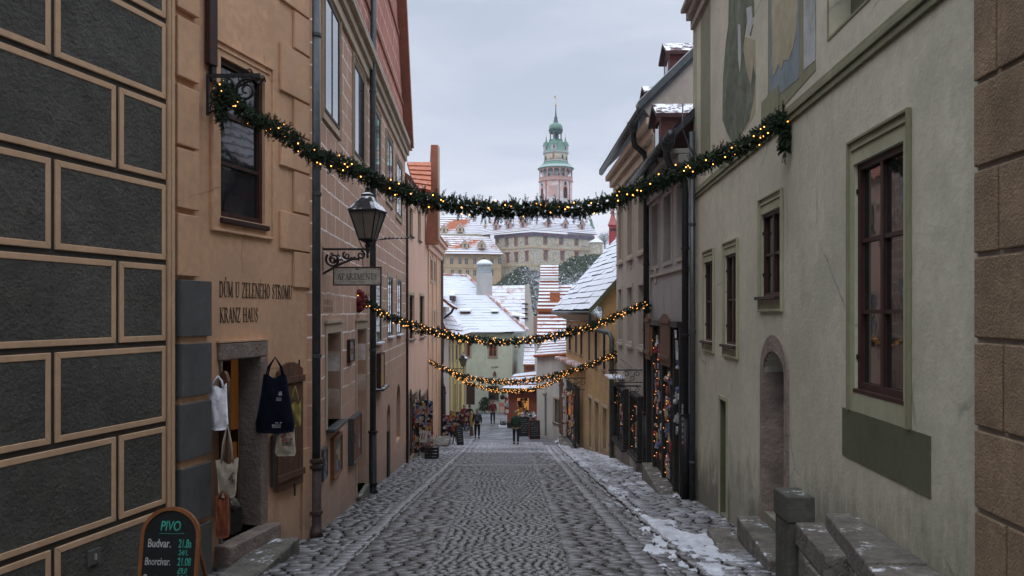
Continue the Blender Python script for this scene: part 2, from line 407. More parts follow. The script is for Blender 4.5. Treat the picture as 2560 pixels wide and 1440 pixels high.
def frame_ring(mb, w, a, b, c, d, wd, t0, t1, mi=0, bottom=True):
    mb.wb(w, a, a+wd, c, d, t0, t1, mi); mb.wb(w, b-wd, b, c, d, t0, t1, mi)
    mb.wb(w, a+wd, b-wd, d-wd, d, t0, t1, mi)
    if bottom: mb.wb(w, a+wd, b-wd, c, c+wd, t0, t1, mi)
def window(parent, w, rc, rec=.12, cols=2, rows=3, fr=.05, bar=.03, mat=None, gmat=None, sill=None, t=0.0, curtain=False, label=None, pz=-.025):
    a, b, c, d = rc; mat = mat or WOODD; q = t-rec
    mb = MB(); frame_ring(mb, w, a, b, c, d, fr, q-.05, q+.02)
    W_ = b-a-2*fr; H_ = d-c-2*fr
    for i in range(1, cols):
        s = a+fr+W_*i/cols; mb.wb(w, s-bar*.8, s+bar*.8, c+fr, d-fr, q-.04, q+.015)
    for j in range(1, rows):
        z = c+fr+H_*j/rows
        for i in range(cols):
            x0 = a+fr+W_*i/cols+(bar*.8 if i else 0); x1 = a+fr+W_*(i+1)/cols-(bar*.8 if i < cols-1 else 0)
            mb.wb(w, x0, x1, z-bar/2, z+bar/2, q-.035, q+.005)
    o = mb.build('window', mat, parent)
    if label: o['label'] = label
    g = MB(); g.face([w.P(a+fr*.5, c+fr*.5, q+pz), w.P(b-fr*.5, c+fr*.5, q+pz), w.P(b-fr*.5, d-fr*.5, q+pz), w.P(a+fr*.5, d-fr*.5, q+pz)])
    g.build('pane', gmat or GLASS, o, recalc=False)
    if sill:
        k = MB(); k.wb(w, a-.05, b+.05, c-.05, c-.002, q-.04, t+.1); k.build('sill', sill, o, bevel=.006)
    return o
def surround(parent, w, rc, wd, pr, mat, t=0.0, ogee=True, mat2=None, hood=0.0, bottom=True):
    """raised plaster surround round an opening, with a thin moulded outer edge"""
    a, b, c, d = rc; mb = MB()
    A, B, C, D = a-wd, b+wd, (c-wd if bottom else c), d+wd+hood
    mb.wb(w, A, a, C, D, t, t+pr); mb.wb(w, b, B, C, D, t, t+pr); mb.wb(w, a, b, d, D, t, t+pr)
    if bottom: mb.wb(w, a, b, C, c, t, t+pr)
    o = mb.build('window_surround', mat, parent)
    if ogee:
        m = MB(); e = .035; frame_ring(m, w, A-e, B+e, C-e*bottom, D+e, e, t, t+pr+.03, bottom=bottom)
        m.wb(w, A+.05, B-.05, D-.085, D-.06, t+pr, t+pr+.018)
        m.build('moulding', mat2 or mat, o, bevel=.008)
    return o
def pipe(parent, pts, r, mat, rings=(), name='downpipe', ringm=None, n=12):
    mb = MB(); mb.tube(pts, r, n); o = mb.build(name, mat, parent, smooth=True)
    if rings:
        r = max(r) if isinstance(r, list) else r
        for p in rings: k = MB(); k.lathe(p, [(r*1.02, -.03), (r*1.22, -.025), (r*1.22, .025), (r*1.02, .03)], n); k.build('pipe_collar', ringm or mat, o, smooth=False)
    return o
def courses(mb, q, n, th=.035, m_top=0, m_edge=1, jag=.0, wav=0):
    """roof slope q = eave-left, eave-right, top-right, top-left, laid in n overlapping courses"""
    a, b, c, d = [Vector(p) for p in q]
    nr = (b-a).cross(d-a).normalized()
    if nr.z < 0: nr = -nr
    for k in range(n):
        l0, r0 = a.lerp(d, k/n), b.lerp(c, k/n); l1, r1 = a.lerp(d, (k+1)/n), b.lerp(c, (k+1)/n)
        m = max(1, wav)
        for j in range(m):
            f0, f1 = j/m, (j+1)/m
            th1 = th*(1+random.uniform(-jag, jag)); lo = (d-a).normalized()*random.uniform(-jag, jag)*.06
            p0, p1 = l0.lerp(r0, f0)+lo, l0.lerp(r0, f1)+lo; p2, p3 = l1.lerp(r1, f1), l1.lerp(r1, f0)
            mb.face([p0+nr*th1, p1+nr*th1, p2+nr*.002, p3+nr*.002], m_top)
            mb.face([p0-nr*.03, p1-nr*.03, p1+nr*th1, p0+nr*th1], m_edge)
    mb.face([a-nr*.12, b-nr*.12, c-nr*.12, d-nr*.12], m_edge)
    mb.face([a-nr*.12, b-nr*.12, b, a], m_edge); mb.face([b-nr*.12, c-nr*.12, c, b], m_edge)
    mb.face([d-nr*.12, a-nr*.12, a, d], m_edge); mb.face([c-nr*.12, d-nr*.12, d, c], m_edge)
def roof(parent, q, n, mats, th=.035, jag=.2, wav=0, name='roof', label=None):
    mb = MB(); courses(mb, q, n, th, jag=jag, wav=wav); o = mb.build(name, mats, parent, recalc=False)
    if label: o['label'] = label
    return o
def snowroof(name, tile, amount, sc=1.0):
    """tile colour with snow lying in patches: a real cover of snow, broken where tiles show"""
    m, t, b = newmat(name); tc = nd(t, 'ShaderNodeTexCoord').outputs['Object']
    n = nd(t, 'ShaderNodeTexNoise', i_Vector=tc, i_Scale=1.6*sc, i_Detail=9.0, i_Roughness=.72)
    n2 = nd(t, 'ShaderNodeTexNoise', i_Vector=tc, i_Scale=14*sc, i_Detail=4.0)
    s = math_(t, 'ADD', math_(t, 'MULTIPLY', n.outputs[0], .65), math_(t, 'MULTIPLY', n2.outputs[0], .35))
    f = ramp(t, s, [(max(0, .62-amount*.34), 0), (.68-amount*.34, 1)])
    n3 = nd(t, 'ShaderNodeTexNoise', i_Vector=tc, i_Scale=5.0, i_Detail=4.0)
    tl = mixc(t, n3.outputs[0], c3(tile, .6), c3(tile, 1.5))
    c = mixc(t, f, tl, (.62, .655, .715)); t.links.new(c, b.inputs['Base Color']); b.inputs['Roughness'].default_value = .8
    bump(t, b, s, .03)
    return m
SR_FULL = snowroof('snow_on_slate', (.07, .07, .08), .86)
SR_MINT = snowroof('snow_covered_roof', (.30, .12, .08), .9)
SR_MOST = snowroof('snowy_tiles', (.34, .12, .07), .62)
SR_HALF = snowroof('half_snowy_tiles', (.36, .12, .065), .42)
SR_LOW = snowroof('lightly_snowed_tiles', (.40, .14, .075), .18)
SR_CAST = snowroof('castle_tiles', (.38, .21, .17), .56, .25)
SR_CASF = snowroof('castle_snow', (.42, .18, .13), .8, .25)
def scroll(mb, c, r0, turns, u, v, rad=.012, sgn=1, n=22, a0=0.0):
    c = Vector(c); pts = []
    for k in range(n+1):
        f = k/n; a = a0+sgn*turns*2*math.pi*f; r = r0*(1-f*.82); pts.append(c+u*math.cos(a)*r+v*math.sin(a)*r)
    mb.tube(pts, [rad*(1-.35*k/n) for k in range(n+1)], 6)
    return pts[0]
# stroke alphabet with serifs, cap height 1, thick uprights and thin cross strokes
TK, TN = .155, .065
GL = {
 'A': (.86, [((.08, 0), (.43, 1), TN), ((.43, 1), (.78, 0), TK), ((.2, .33), (.66, .33), TN), ((-.02, .02), (.2, .02), TN), ((.62, .02), (.94, .02), TN)]),
 'D': (.86, [((.14, 0), (.14, 1), TK), ((0, .02), (.45, .03), TN), ((0, .98), (.45, .97), TN), ((.45, .97), (.68, .8), .1), ((.68, .82), (.75, .5), TK), ((.75, .5), (.68, .18), TK), ((.68, .2), (.45, .03), .1)]),
 'E': (.72, [((.14, 0), (.14, 1), TK), ((0, .02), (.62, .02), TN), ((0, .98), (.6, .98), TN), ((.14, .52), (.46, .52), TN), ((.6, .0), (.62, .2), TN), ((.58, .82), (.58, 1), TN)]),
 'H': (.94, [((.14, 0), (.14, 1), TK), ((.76, 0), (.76, 1), TK), ((.14, .52), (.76, .52), TN), ((0, .02), (.3, .02), TN), ((0, .98), (.3, .98), TN), ((.6, .02), (.92, .02), TN), ((.6, .98), (.92, .98), TN)]),
 'K': (.88, [((.14, 0), (.14, 1), TK), ((.18, .42), (.7, .97), TN), ((.32, .58), (.76, .02), TK), ((0, .02), (.3, .02), TN), ((0, .98), (.3, .98), TN), ((.56, .98), (.84, .98), TN), ((.62, .02), (.92, .02), TN)]),
 'L': (.70, [((.14, 0), (.14, 1), TK), ((0, .02), (.62, .02), TN), ((0, .98), (.3, .98), TN), ((.6, .0), (.62, .24), TN)]),
 'M': (1.08, [((.1, 0), (.14, 1), TN), ((.14, .98), (.5, .06), TK), ((.5, .06), (.88, .98), TN), ((.9, 0), (.88, 1), TK), ((0, .02), (.24, .02), TN), ((.74, .02), (1.06, .02), TN), ((0, .98), (.2, .98), TN), ((.84, .98), (1.04, .98), TN)]),
 'N': (.92, [((.12, 0), (.12, 1), TN), ((.1, .98), (.78, .04), TK), ((.78, 0), (.78, 1), TN), ((0, .02), (.26, .02), TN), ((0, .98), (.2, .98), TN), ((.64, .98), (.92, .98), TN)]),
 'O': (.9, [((.44, .99), (.17, .84), .09), ((.18, .86), (.1, .5), TK), ((.1, .5), (.18, .14), TK), ((.17, .16), (.44, .01), .09), ((.44, .01), (.71, .16), .09), ((.7, .14), (.78, .5), TK), ((.78, .5), (.7, .86), TK), ((.71, .84), (.44, .99), .09)]),
 'P': (.74, [((.14, 0), (.14, 1), TK), ((0, .02), (.3, .02), TN), ((0, .98), (.42, .97), TN), ((.42, .97), (.62, .84), .1), ((.62, .86), (.62, .6), TK), ((.62, .62), (.42, .47), .1), ((.42, .47), (.14, .47), TN)]),
 'R': (.86, [((.14, 0), (.14, 1), TK), ((0, .02), (.3, .02), TN), ((0, .98), (.42, .97), TN), ((.42, .97), (.6, .86), .1), ((.6, .86), (.6, .64), TK), ((.6, .64), (.42, .5), .1), ((.42, .5), (.14, .5), TN), ((.4, .5), (.76, .02), TK), ((.64, .02), (.9, .02), TN)]),
 'S': (.66, [((.52, .96), (.54, .74), TN), ((.5, .94), (.3, .99), .07), ((.3, .98), (.12, .8), TK*.8), ((.12, .78), (.3, .55), TK), ((.3, .55), (.5, .38), TK), ((.52, .36), (.5, .16), TK), ((.5, .14), (.3, .01), .09), ((.3, .01), (.08, .07), TN), ((.07, .28), (.08, .04), TN)]),
 'T': (.78, [((.38, 0), (.38, 1), TK), ((.22, .02), (.54, .02), TN), ((.02, .98), (.74, .98), TN), ((.03, .78), (.03, 1), TN), ((.73, .78), (.73, 1), TN)]),
 'U': (.88, [((.14, 1), (.14, .28), TK), ((.14, .3), (.24, .08), .11), ((.24, .08), (.44, .01), .08), ((.44, .01), (.64, .1), .08), ((.64, .08), (.72, .3), TN), ((.72, .28), (.72, 1), TN), ((0, .98), (.3, .98), TN), ((.58, .98), (.86, .98), TN)]),
 'Z': (.78, [((.06, .98), (.7, .98), TN), ((.66, .98), (.08, .02), TK), ((.04, .02), (.7, .02), TN), ((.05, .8), (.06, 1), TN), ((.68, .0), (.7, .22), TN)]),
 ' ': (.42, []), }
def serif_text(txt, org, u, v, n, h, width, mat, parent, name='lettering'):
    """org lower-left, u right, v up, n towards viewer"""
    tot = 0
    for ch in txt: tot += GL[{'Ů': 'U', 'É': 'E'}.get(ch, ch)][0]+.1
    k = width/tot; x = 0; mb = MB()
    for ch in txt:
        b = {'Ů': 'U', 'É': 'E'}.get(ch, ch); st = list(GL[b][1])
        if ch == 'Ů': st += [((.36, 1.12), (.5, 1.12), .05), ((.36, 1.26), (.5, 1.26), .05), ((.36, 1.1), (.36, 1.28), .05), ((.5, 1.1), (.5, 1.28), .05)]
        if ch == 'É': st += [((.26, 1.1), (.42, 1.3), .08)]
        for p, q, t in st:
            P0 = Vector(org)+u*(x+p[0])*k+v*p[1]*h; Q0 = Vector(org)+u*(x+q[0])*k+v*q[1]*h
            vert = abs(q[1]-p[1]) > .3
            o = (u*t*k/2 if vert else v*t*h/2) if abs(q[1]-p[1]) > .3 or abs(q[0]-p[0]) > .25 else (v*t*h*.45+u*t*k*.3)
            mb.prism([P0-o, Q0-o, Q0+o, P0+o], n*.004)
        x += GL[b][0]+.1
    return mb.build(name, mat, parent)
def font_text(txt, loc, rot, size, mat, parent, sx=1.0, ext=.002, name='lettering', align='LEFT', shear=0.0):
    cu = bpy.data.curves.new(name, 'FONT'); cu.body = txt; cu.size = size; cu.extrude = ext; cu.align_x = align; cu.shear = shear; cu.offset = size*.012
    ob = bpy.data.objects.new(name, cu); COL.objects.link(ob)
    me = bpy.data.meshes.new_from_object(ob.evaluated_get(bpy.context.evaluated_depsgraph_get()))
    bpy.data.objects.remove(ob)
    M = Matrix.Translation(loc) @ rot.to_4x4() @ Matrix.Diagonal((sx, 1, 1, 1)); me.transform(M)
    me.materials.clear(); me.materials.append(mat)
    o = bpy.data.objects.new(name, me); COL.objects.link(o); attach(o, parent); return o
def basis(u, v):
    u = Vector(u).normalized(); v = Vector(v).normalized(); n = u.cross(v)
    return Matrix((u, v, n)).transposed()
# ------------------------------------------------------------------ ground and paving
def stones():
    V, Fc, col, low = [], [], [], []
    def lb(y): return (-6.45+.25*y if y < 13 else -3.2-.045*(y-13))-.1
    def rb(y): return (3.06+.055*y if y < 17.6 else 4.0 if y < 31 else 4.0-.077*(y-31))+.12
    def stone(x0, x1, y0, y1, up, rnd, gap, dome, jit):
        i = len(V); cx, cy = (x0+x1)/2, (y0+y1)/2; z = gz(cy)+up+random.gauss(0, .0025); hx, hy = (x1-x0)/2-gap, (y1-y0)/2-gap
        tx, ty = random.gauss(0, .016), random.gauss(0, .014); c = .32
        ring = [(-1, -1+c), (-1+c, -1), (1-c, -1), (1, -1+c), (1, 1-c), (1-c, 1), (-1+c, 1), (-1, 1-c)]
        j = [(random.uniform(-jit, jit), random.uniform(-jit, jit)) for _ in ring]
        for (a, b), (p, q) in zip(ring, j):
            x, y = cx+(a+p)*hx, cy+(b+q)*hy; V.append((x, y, gz(y)+up-.05))
        for (a, b), (p, q) in zip(ring, j):
            x, y = cx+(a*.92+p)*hx, cy+(b*.88+q)*hy; V.append((x, y, z-.117*(y-cy)+tx*(x-cx)+ty*(y-cy)))
        V.append((cx, cy, z+dome))
        for k in range(8):
            l = (k+1) % 8
            Fc.append((i+k, i+l, i+8+l, i+8+k)); Fc.append((i+8+k, i+8+l, i+16))
        col.extend([rnd]*17); low.extend([0.0]*8+[1.0]*9)
    def band(fa, fb, y0, y1, row, w0, w1, up, gap, dome, jit, lo=0, hi=1, wob=.0):
        y = y0
        while y < y1:
            r = row*random.uniform(.85, 1.2); x = fa(y)+random.uniform(-.08, 0); e = fb(y)
            while x < e-.03:
                w = random.uniform(w0, w1); xe = min(x+w, e+.02)
                sh = wob*math.sin(x*2.2+y*.3)
                stone(x, xe, y+sh, y+r+sh, up, random.uniform(lo, hi), gap, dome, jit); x = xe
            y += r
    band(lambda y: -1.05, lambda y: .75, 6.5, 44, .115, .10, .17, 0, .011, .004, .13, .25, 1, .06)
    band(lambda y: -2.15, lambda y: -1.05, 6.5, 44, .15, .18, .38, 0, .012, .004, .10, 0, .75)
    band(lambda y: .75, lambda y: 1.68, 6.5, 44, .15, .18, .40, 0, .012, .004, .10, 0, .75)
    band(lambda y: 1.70, lambda y: 2.02, 6.5, 42, .30, .30, .33, 0, .008, .002, .03, .5, 1.1)
    band(lambda y: 2.03, lambda y: 2.34, 6.5, 42, .26, .14, .33, .0, .008, .003, .05, .2, .9)
    band(lambda y: -2.42, lambda y: -2.17, 6.5, 46, .24, .24, .26, .012, .008, .003, .04, .8, 1.3)
    band(lambda y: lb(y), lambda y: -2.44, 8.2, 46, .17, .18, .38, .008, .018, .008, .16, .1, 1)
    band(lambda y: 2.36, lambda y: 2.55, 9, 42, .30, .18, .2, .055, .008, .003, .1, .2, .9)
    band(lambda y: 2.56, lambda y: rb(y), 8.0, 46, .19, .24, .55, .055, .018, .007, .13, 0, .85)
    me = bpy.data.meshes.new('cobbled_street'); me.from_pydata(V, [], Fc)
    at = me.attributes.new('rnd', 'FLOAT', 'POINT'); at.data.foreach_set('value', col)
    at = me.attributes.new('top', 'FLOAT', 'POINT'); at.data.foreach_set('value', low)
    me.polygons.foreach_set('use_smooth', [True]*len(Fc))
    m, t, b = newmat('cobble_stone'); tc = nd(t, 'ShaderNodeTexCoord').outputs['Object']
    a = nd(t, 'ShaderNodeAttribute', attribute_name='rnd')
    n = nd(t, 'ShaderNodeTexNoise', i_Vector=tc, i_Scale=26.0, i_Detail=6.0)
    big = nd(t, 'ShaderNodeTexNoise', i_Vector=tc, i_Scale=.7, i_Detail=7.0, i_Roughness=.7)
    c = mixc(t, a.outputs['Fac'], (.065, .061, .058), (.275, .278, .292))  # the street's bluish sheen is put into the paler stones
    c = mixc(t, ramp(t, n.outputs[0], [(.4, .0), (.7, .6)]), c, (.045, .04, .036))
    c = mixc(t, ramp(t, big.outputs[0], [(.45, .0), (.75, .5)]), c, (.17, .165, .17))
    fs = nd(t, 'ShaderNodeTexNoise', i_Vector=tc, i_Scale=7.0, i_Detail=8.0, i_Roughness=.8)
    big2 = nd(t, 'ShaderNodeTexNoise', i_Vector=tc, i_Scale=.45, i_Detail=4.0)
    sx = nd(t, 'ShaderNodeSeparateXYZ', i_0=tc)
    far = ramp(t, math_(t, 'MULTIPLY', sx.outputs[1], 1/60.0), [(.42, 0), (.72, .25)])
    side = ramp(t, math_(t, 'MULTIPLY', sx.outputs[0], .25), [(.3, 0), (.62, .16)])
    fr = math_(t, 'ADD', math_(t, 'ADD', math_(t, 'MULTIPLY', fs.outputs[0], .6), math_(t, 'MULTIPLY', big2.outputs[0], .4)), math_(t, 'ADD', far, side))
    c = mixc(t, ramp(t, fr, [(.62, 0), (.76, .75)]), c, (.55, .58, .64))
    at2 = nd(t, 'ShaderNodeAttribute', attribute_name='top')
    c = mixc(t, ramp(t, at2.outputs['Fac'], [(.55, 0), (.97, 1)]), (.018, .015, .012), c)
    t.links.new(c, b.inputs['Base Color'])
    t.links.new(ramp(t, big.outputs[0], [(.35, .24), (.65, .46)]), b.inputs['Roughness']); b.inputs['Specular IOR Level'].default_value = .5
    bump(t, b, n.outputs[0], .004)
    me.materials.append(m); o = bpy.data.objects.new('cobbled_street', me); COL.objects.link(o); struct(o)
    return m
CREAMM = stones()
# bed of earth under everything, one sheet to the horizon
def ground():
    ys = [-60, 0, 5]+[5+k*1.0 for k in range(1, 66)]+[90, 150, 400, 1500]; xs = [-900, -200, -60, -14, -6, -4, -2, 0, 2, 4, 6, 14, 60, 200, 900]
    v = [(x, y, gz(y)-.04) for y in ys for x in xs]; n = len(xs)
    f = [(j*n+i, j*n+i+1, (j+1)*n+i+1, (j+1)*n+i) for j in range(len(ys)-1) for i in range(n-1)]
    me = bpy.data.meshes.new('ground'); me.from_pydata(v, [], f)
    m, t, b = newmat('ground_cobble'); tc = nd(t, 'ShaderNodeTexCoord').outputs['Object']
    br = nd(t, 'ShaderNodeTexBrick', i_Vector=tc, i_Scale=1.0)
    br.inputs['Brick Width'].default_value = .16; br.inputs['Row Height'].default_value = .11; br.inputs['Mortar Size'].default_value = .012; br.inputs['Mortar Smooth'].default_value = .6
    br.inputs['Color1'].default_value = (.07, .068, .068, 1); br.inputs['Color2'].default_value = (.17, .17, .18, 1); br.inputs['Mortar'].default_value = (.03, .028, .025, 1)
    n = nd(t, 'ShaderNodeTexNoise', i_Vector=tc, i_Scale=.8, i_Detail=8.0, i_Roughness=.75)
    sp = nd(t, 'ShaderNodeSeparateXYZ', i_0=tc)
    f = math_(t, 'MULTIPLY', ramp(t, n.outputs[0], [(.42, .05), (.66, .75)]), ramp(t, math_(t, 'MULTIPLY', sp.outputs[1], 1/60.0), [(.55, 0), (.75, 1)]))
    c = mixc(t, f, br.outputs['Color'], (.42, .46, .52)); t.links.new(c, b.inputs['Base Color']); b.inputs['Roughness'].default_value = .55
    bump(t, b, br.outputs['Fac'], -.012)
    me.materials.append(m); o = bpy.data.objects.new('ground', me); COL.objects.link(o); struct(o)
ground()
# snow left on the pavements: a real sheet with height, stones poke through it
def snow():
    V, Fc = [], []; idx = {}; st = .034
    def h(x, y):
        p = Vector((x*2.2, y*1.3, 3.1)); q = Vector((x*9, y*5.5, 1.7))
        v = noise.noise(p)*.9+noise.noise(q)*.75+noise.noise(q*3.1)*.35
        e = -1.05
        e += 1.45*math.exp(-(((x-2.62)/.62)**2+((y-12.2)/2.5)**2)**1.3)
        e += .22 if (x > 1.7 and y < 20) else 0
        e += .85*math.exp(-((x-2.42)/.16)**2)*(1 if y > 13.5 else .3)
        e += .55*math.exp(-((x-3.75)/.3)**2)*(1 if y < 17 or y > 30 else .6)
        e += .62 if (x > 2.5 and y > 18) else 0
        e += .25*math.exp(-((x-1.7)/.08)**2)+.35*math.exp(-((x+2.0)/.04)**2)+.22*math.exp(-((x-2.03)/.04)**2)
        e += .30 if y > 26 else 0
        if x < 1.2: e -= .35
        return (v+e)*.06
    def vid(i, j):
        if (i, j) not in idx:
            x = -3.0+i*st; y = 8.5+j*st*1.3; hh = h(x, y)
            up = .055 if x > 2.4 else 0
            idx[(i, j)] = len(V); V.append((x, y, gz(y)+up-.012+min(.05, hh*.9)))
        return idx[(i, j)]
    for j in range(int(36/(st*1.3))):
        y = 8.5+j*st*1.3
        for i in range(int(7.1/st)):
            x = -3.0+i*st
            if h(x, y) > -.004: Fc.append((vid(i, j), vid(i+1, j), vid(i+1, j+1), vid(i, j+1)))
    me = bpy.data.meshes.new('snow_patches'); me.from_pydata(V, [], Fc); me.polygons.foreach_set('use_smooth', [True]*len(Fc))
    me.materials.append(SNOWD); o = bpy.data.objects.new('snow_patches', me); COL.objects.link(o)
    tag(o, 'thin trodden snow patches lying on the cobbles and along the kerbs', 'snow', kind='stuff')
snow()
# drainage row across the street
mb = MB()
for k in range(26):
    x = -2.15+k*.15; mb.box(x, x+.14, 28.3, 28.42, gz(28.35)-.03, gz(28.35)+.012+random.uniform(0, .006))
tag(mb.build('drain_row', surf('pale_kerb', (.26, .26, .27), .2, .7), bevel=.008), 'row of pale stones laid straight across the cobbled street', 'drain')
# ================================================================== LEFT SIDE
# ---- grey block house (nearest left)
WG = W((-6.33+.25*3, 3), (-6.33+.25*12, 12))
def sx(w, x): return w.px(x, 0)[0]
gh = root('grey_house', 'grey plastered house with large peach-edged blocks filling the left edge', 'house', (-5.5, 6, gz(6)))
se = sx(WG, 414)
wall(gh, WG, -26, sx(WG, 429), gz(6)-4, 7.5, JOINT, depth=2.0)
rowz = [-3.16-.93, -3.16, -2.235, -1.285, -.355, .575, 1.50, 2.43, 3.36, 4.3]
jA = sx(WG, 290); jB = sx(WG, 128)
for k, (za, zb) in enumerate(zip(rowz, rowz[1:])):
    odd = (k % 2 == 1)
    ed = [se, jB, jB-1.62] if odd else [se, jA, jA-1.62, jA-2.4]
    if k == 1: ed = [se, sx(WG, 128), jB-1.6]
    for _ in range(3): ed.append(ed[-1]-(1.62 if (len(ed)+k) % 2 else .82))
    for b, a in zip(ed, ed[1:]):
        a, b = a+.028, b-.028; c, d = za+.03, zb-.03
        p = MB(); p.wb(WG, a+.058, b-.058, c+.058, d-.058, 0, .020)
        o = p.build('plaster_block', GREYP, gh)
        q = MB(); e = .063
        for t0, t1, pl in ((0, .027, [(a, c), (a+e, c+e), (a+e, d-e), (a, d)]), (0, .027, [(b, c), (b-e, c+e), (b-e, d-e), (b, d)]),
                           (0, .027, [(a, d), (a+e, d-e), (b-e, d-e), (b, d)]), (0, .027, [(a, c), (a+e, c+e), (b-e, c+e), (b, c)])):
            q.wprism(WG, pl, t0, t1)
        q.build('border', BORDER, o, bevel=.006)
# vertical mouldings between the two houses
mb = MB()
for x0, x1, t in ((415, 418, .05), (420, 424, .06), (426, 429.5, .045)):
    mb.wb(WG, sx(WG, x0), sx(WG, x1), -5, 7, 0, t)
mb.build('corner_moulding', BORDER, gh)
# little service hatch
a, b, c, d = WG.rect(213, 243, 1372, 1410)
mb = MB(); mb.wb(WG, a, b, c, d, .024, .05); o = mb.build('service_hatch', GREYS, gh, bevel=.004)
mb = MB(); mb.wb(WG, (a+b)/2-.012, (a+b)/2+.012, (c+d)/2-.03, (c+d)/2+.03, .05, .062); mb.build('hatch_lock', CREAM, o)
# grey quoins low on the corner, apricot ones above
WQ = W((-6.45+.25*3, 3), (-6.45+.25*13.2, 13.2))
q0, q1 = sx(WQ, 418), WQ.off(.2).px(530, 0)[0]
mb = MB(); mb.wb(WQ, q0+.05, q1-.03, -4.5, .36, 0, .15); mb.build('corner_pier', PEACH, gh)
for k, (zb, zt) in enumerate(((-.29, .385), (-1.01, -.375), (-1.76, -1.09), (-2.53, -1.86), (-4.2, -2.60))):
    mb = MB(); mb.wb(WQ, q0+(.02 if k % 2 else 0), q1, zb, zt, .0, .20)
    mb.build('quoin', GREYS, gh, bevel=.008)
u0, u1 = sx(WQ, 432), sx(WQ, 487)
for k, zt in enumerate((5.2, 4.38, 3.56, 2.74, 1.98, 1.19)):
    mb = MB(); mb.wb(WQ, u0, u1, zt-.72 if k < 5 else .44, zt, 0, .07); mb.build('quoin', PEACH, gh, bevel=.012)

# ---- peach house with the painted name
ph = root('peach_house', 'peach plastered house with painted lettering above its doorway', 'house', (-3.9, 11, gz(11)))
wr = WQ.rect(549, 660, 150, 548, 604)
dr = WQ.rect(560, 634, 890, 1335, 600)
Wc, wz1 = wr, WQ.px(549, 140)[1]
wr = (wr[0], wr[1], WQ.px(549, 540)[1], wz1)
dz1 = WQ.px(600, 897)[1]; dz0 = WQ.px(600, 1335)[1]
dr = (sx(WQ, 548), sx(WQ, 648), dz0, dz1)
wall(ph, WQ, sx(WQ, 429), WQ.L, gz(12)-1.2, 8.5, PEACH, [wr+(.16,), dr+(.34,)], depth=4)
window(ph, WQ, wr, rec=.05, cols=1, rows=3, fr=.075, bar=.05, mat=WOODD, label='tall dark brown casement window')
s_ = surround(ph, WQ, (wr[0]+.0, wr[1], wr[2]+.0, wr[3]), .17, .018, PEACH, ogee=True, hood=.0)
mb = MB(); mb.wb(WQ, wr[0]-.02, wr[1]+.05, wr[2]-.09, wr[2]-.02, 0, .07); mb.build('window_sill', WOODD, ph, bevel=.01)
# cast ornament over the window
mb = MB(); zz = wr[3]-.08
for s, g in ((.62, 1), (.80, -1), (.94, 1)):
    scroll(mb, WQ.P(wr[0]+s, zz+.02, .05), .085, 1.1, Vector((WQ.d.x, WQ.d.y, 0)), Vector((0, 0, 1)), .012, g)
mb.build('window_ornament', IRON, ph)
# right-hand raised blocks, long and short
zz = 5.6
for k in range(11):
    s0 = sx(WQ, 697 if k % 2 == 0 else 731); zt = WQ.px(735, [-420, -255, -105, 30, 128, 250, 340, 430, 535, 630, 722][k])[1]; zb = WQ.px(735, [-260, -110, 24, 122, 244, 336, 425, 530, 626, 718, 722][k])[1]
    if k == 10: continue
    mb = MB(); mb.wb(WQ, s0, sx(WQ, 769), zb, zt, 0, .045); mb.build('raised_block', PEACH, ph, bevel=.01)
mb = MB(); mb.wb(WQ, sx(WQ, 752), sx(WQ, 771), gz(12)-1, WQ.px(760, 1120)[1], 0, .04); mb.build('raised_plinth', PEACH, ph, bevel=.01)
# stone door case: jambs and lintel
jw = .13
for nm, a, b, c, d in (('door_jamb', dr[0]-.01, dr[0]+.02, dz0-.2, dz1), ('door_jamb', dr[1]-.02, dr[1]+.17, dz0-.1, dz1), ('lintel', dr[0]-.05, dr[1]+.17, dz1, dz1+.23)):
    mb = MB(); mb.wb(WQ, a, b, c, d, -.32, .045); mb.build(nm, STONEP, ph, bevel=.02)
mb = MB(); mb.wb(WQ, dr[0]-.07, dr[1]+.19, dz1+.235, dz1+.26, 0, .05); mb.build('drip_moulding', PEACH, ph)
# inside the doorway: dark shop, its warm light put into glowing curtain and shelf
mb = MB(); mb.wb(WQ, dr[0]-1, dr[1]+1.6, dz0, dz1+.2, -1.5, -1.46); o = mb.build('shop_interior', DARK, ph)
mb = MB(); WI = WQ.off(-.58); mb.wb(WI, sx(WI, 582), sx(WI, 597), dz0+1.30, dz1-.02, -.03, 0); mb.build('glowing_curtain', AMBER, ph)
mb = MB(); mb.wb(WI, sx(WI, 576), sx(WI, 598), dz0+.5, dz0+1.1, -.07, -.04); mb.build('glowing_shelf', AMBER, ph)
mb = MB()
for z in (.5, .8, 1.12, 1.4): mb.wb(WQ, dr[0]+.3, dr[0]+1.3, dz0+z, dz0+z+.03, -.86, -.70)
for s in (.3, .5, .86, 1.1): mb.wb(WQ, dr[0]+s, dr[0]+s+.03, dz0+.1, dz1-.1, -.70, -.62)
mb.build('shop_shelving', WOODD, ph)
# threshold
mb = MB(); mb.wb(WQ, dr[0]-.1, dr[1]+.2, gz(11)-.4, dz0, -.5, .24); mb.build('threshold', STONEP, ph, bevel=.02)
# lettering
o1 = WQ.px(548, 742); o2 = WQ.px(549, 806); uw = Vector((WQ.d.x, WQ.d.y, 0)); vn = Vector((WQ.n.x, WQ.n.y, 0)); UZ = Vector((0, 0, 1))
serif_text('DŮM U ZELENÉHO STROMU', WQ.P(o1[0], o1[1], .004), uw, UZ, vn, .205, sx(WQ, 730)-o1[0], INK, ph)
serif_text('KRANZ HAUS', WQ.P(o2[0], o2[1], .004), uw, UZ, vn, .195, sx(WQ, 645)-o2[0], INK, ph)
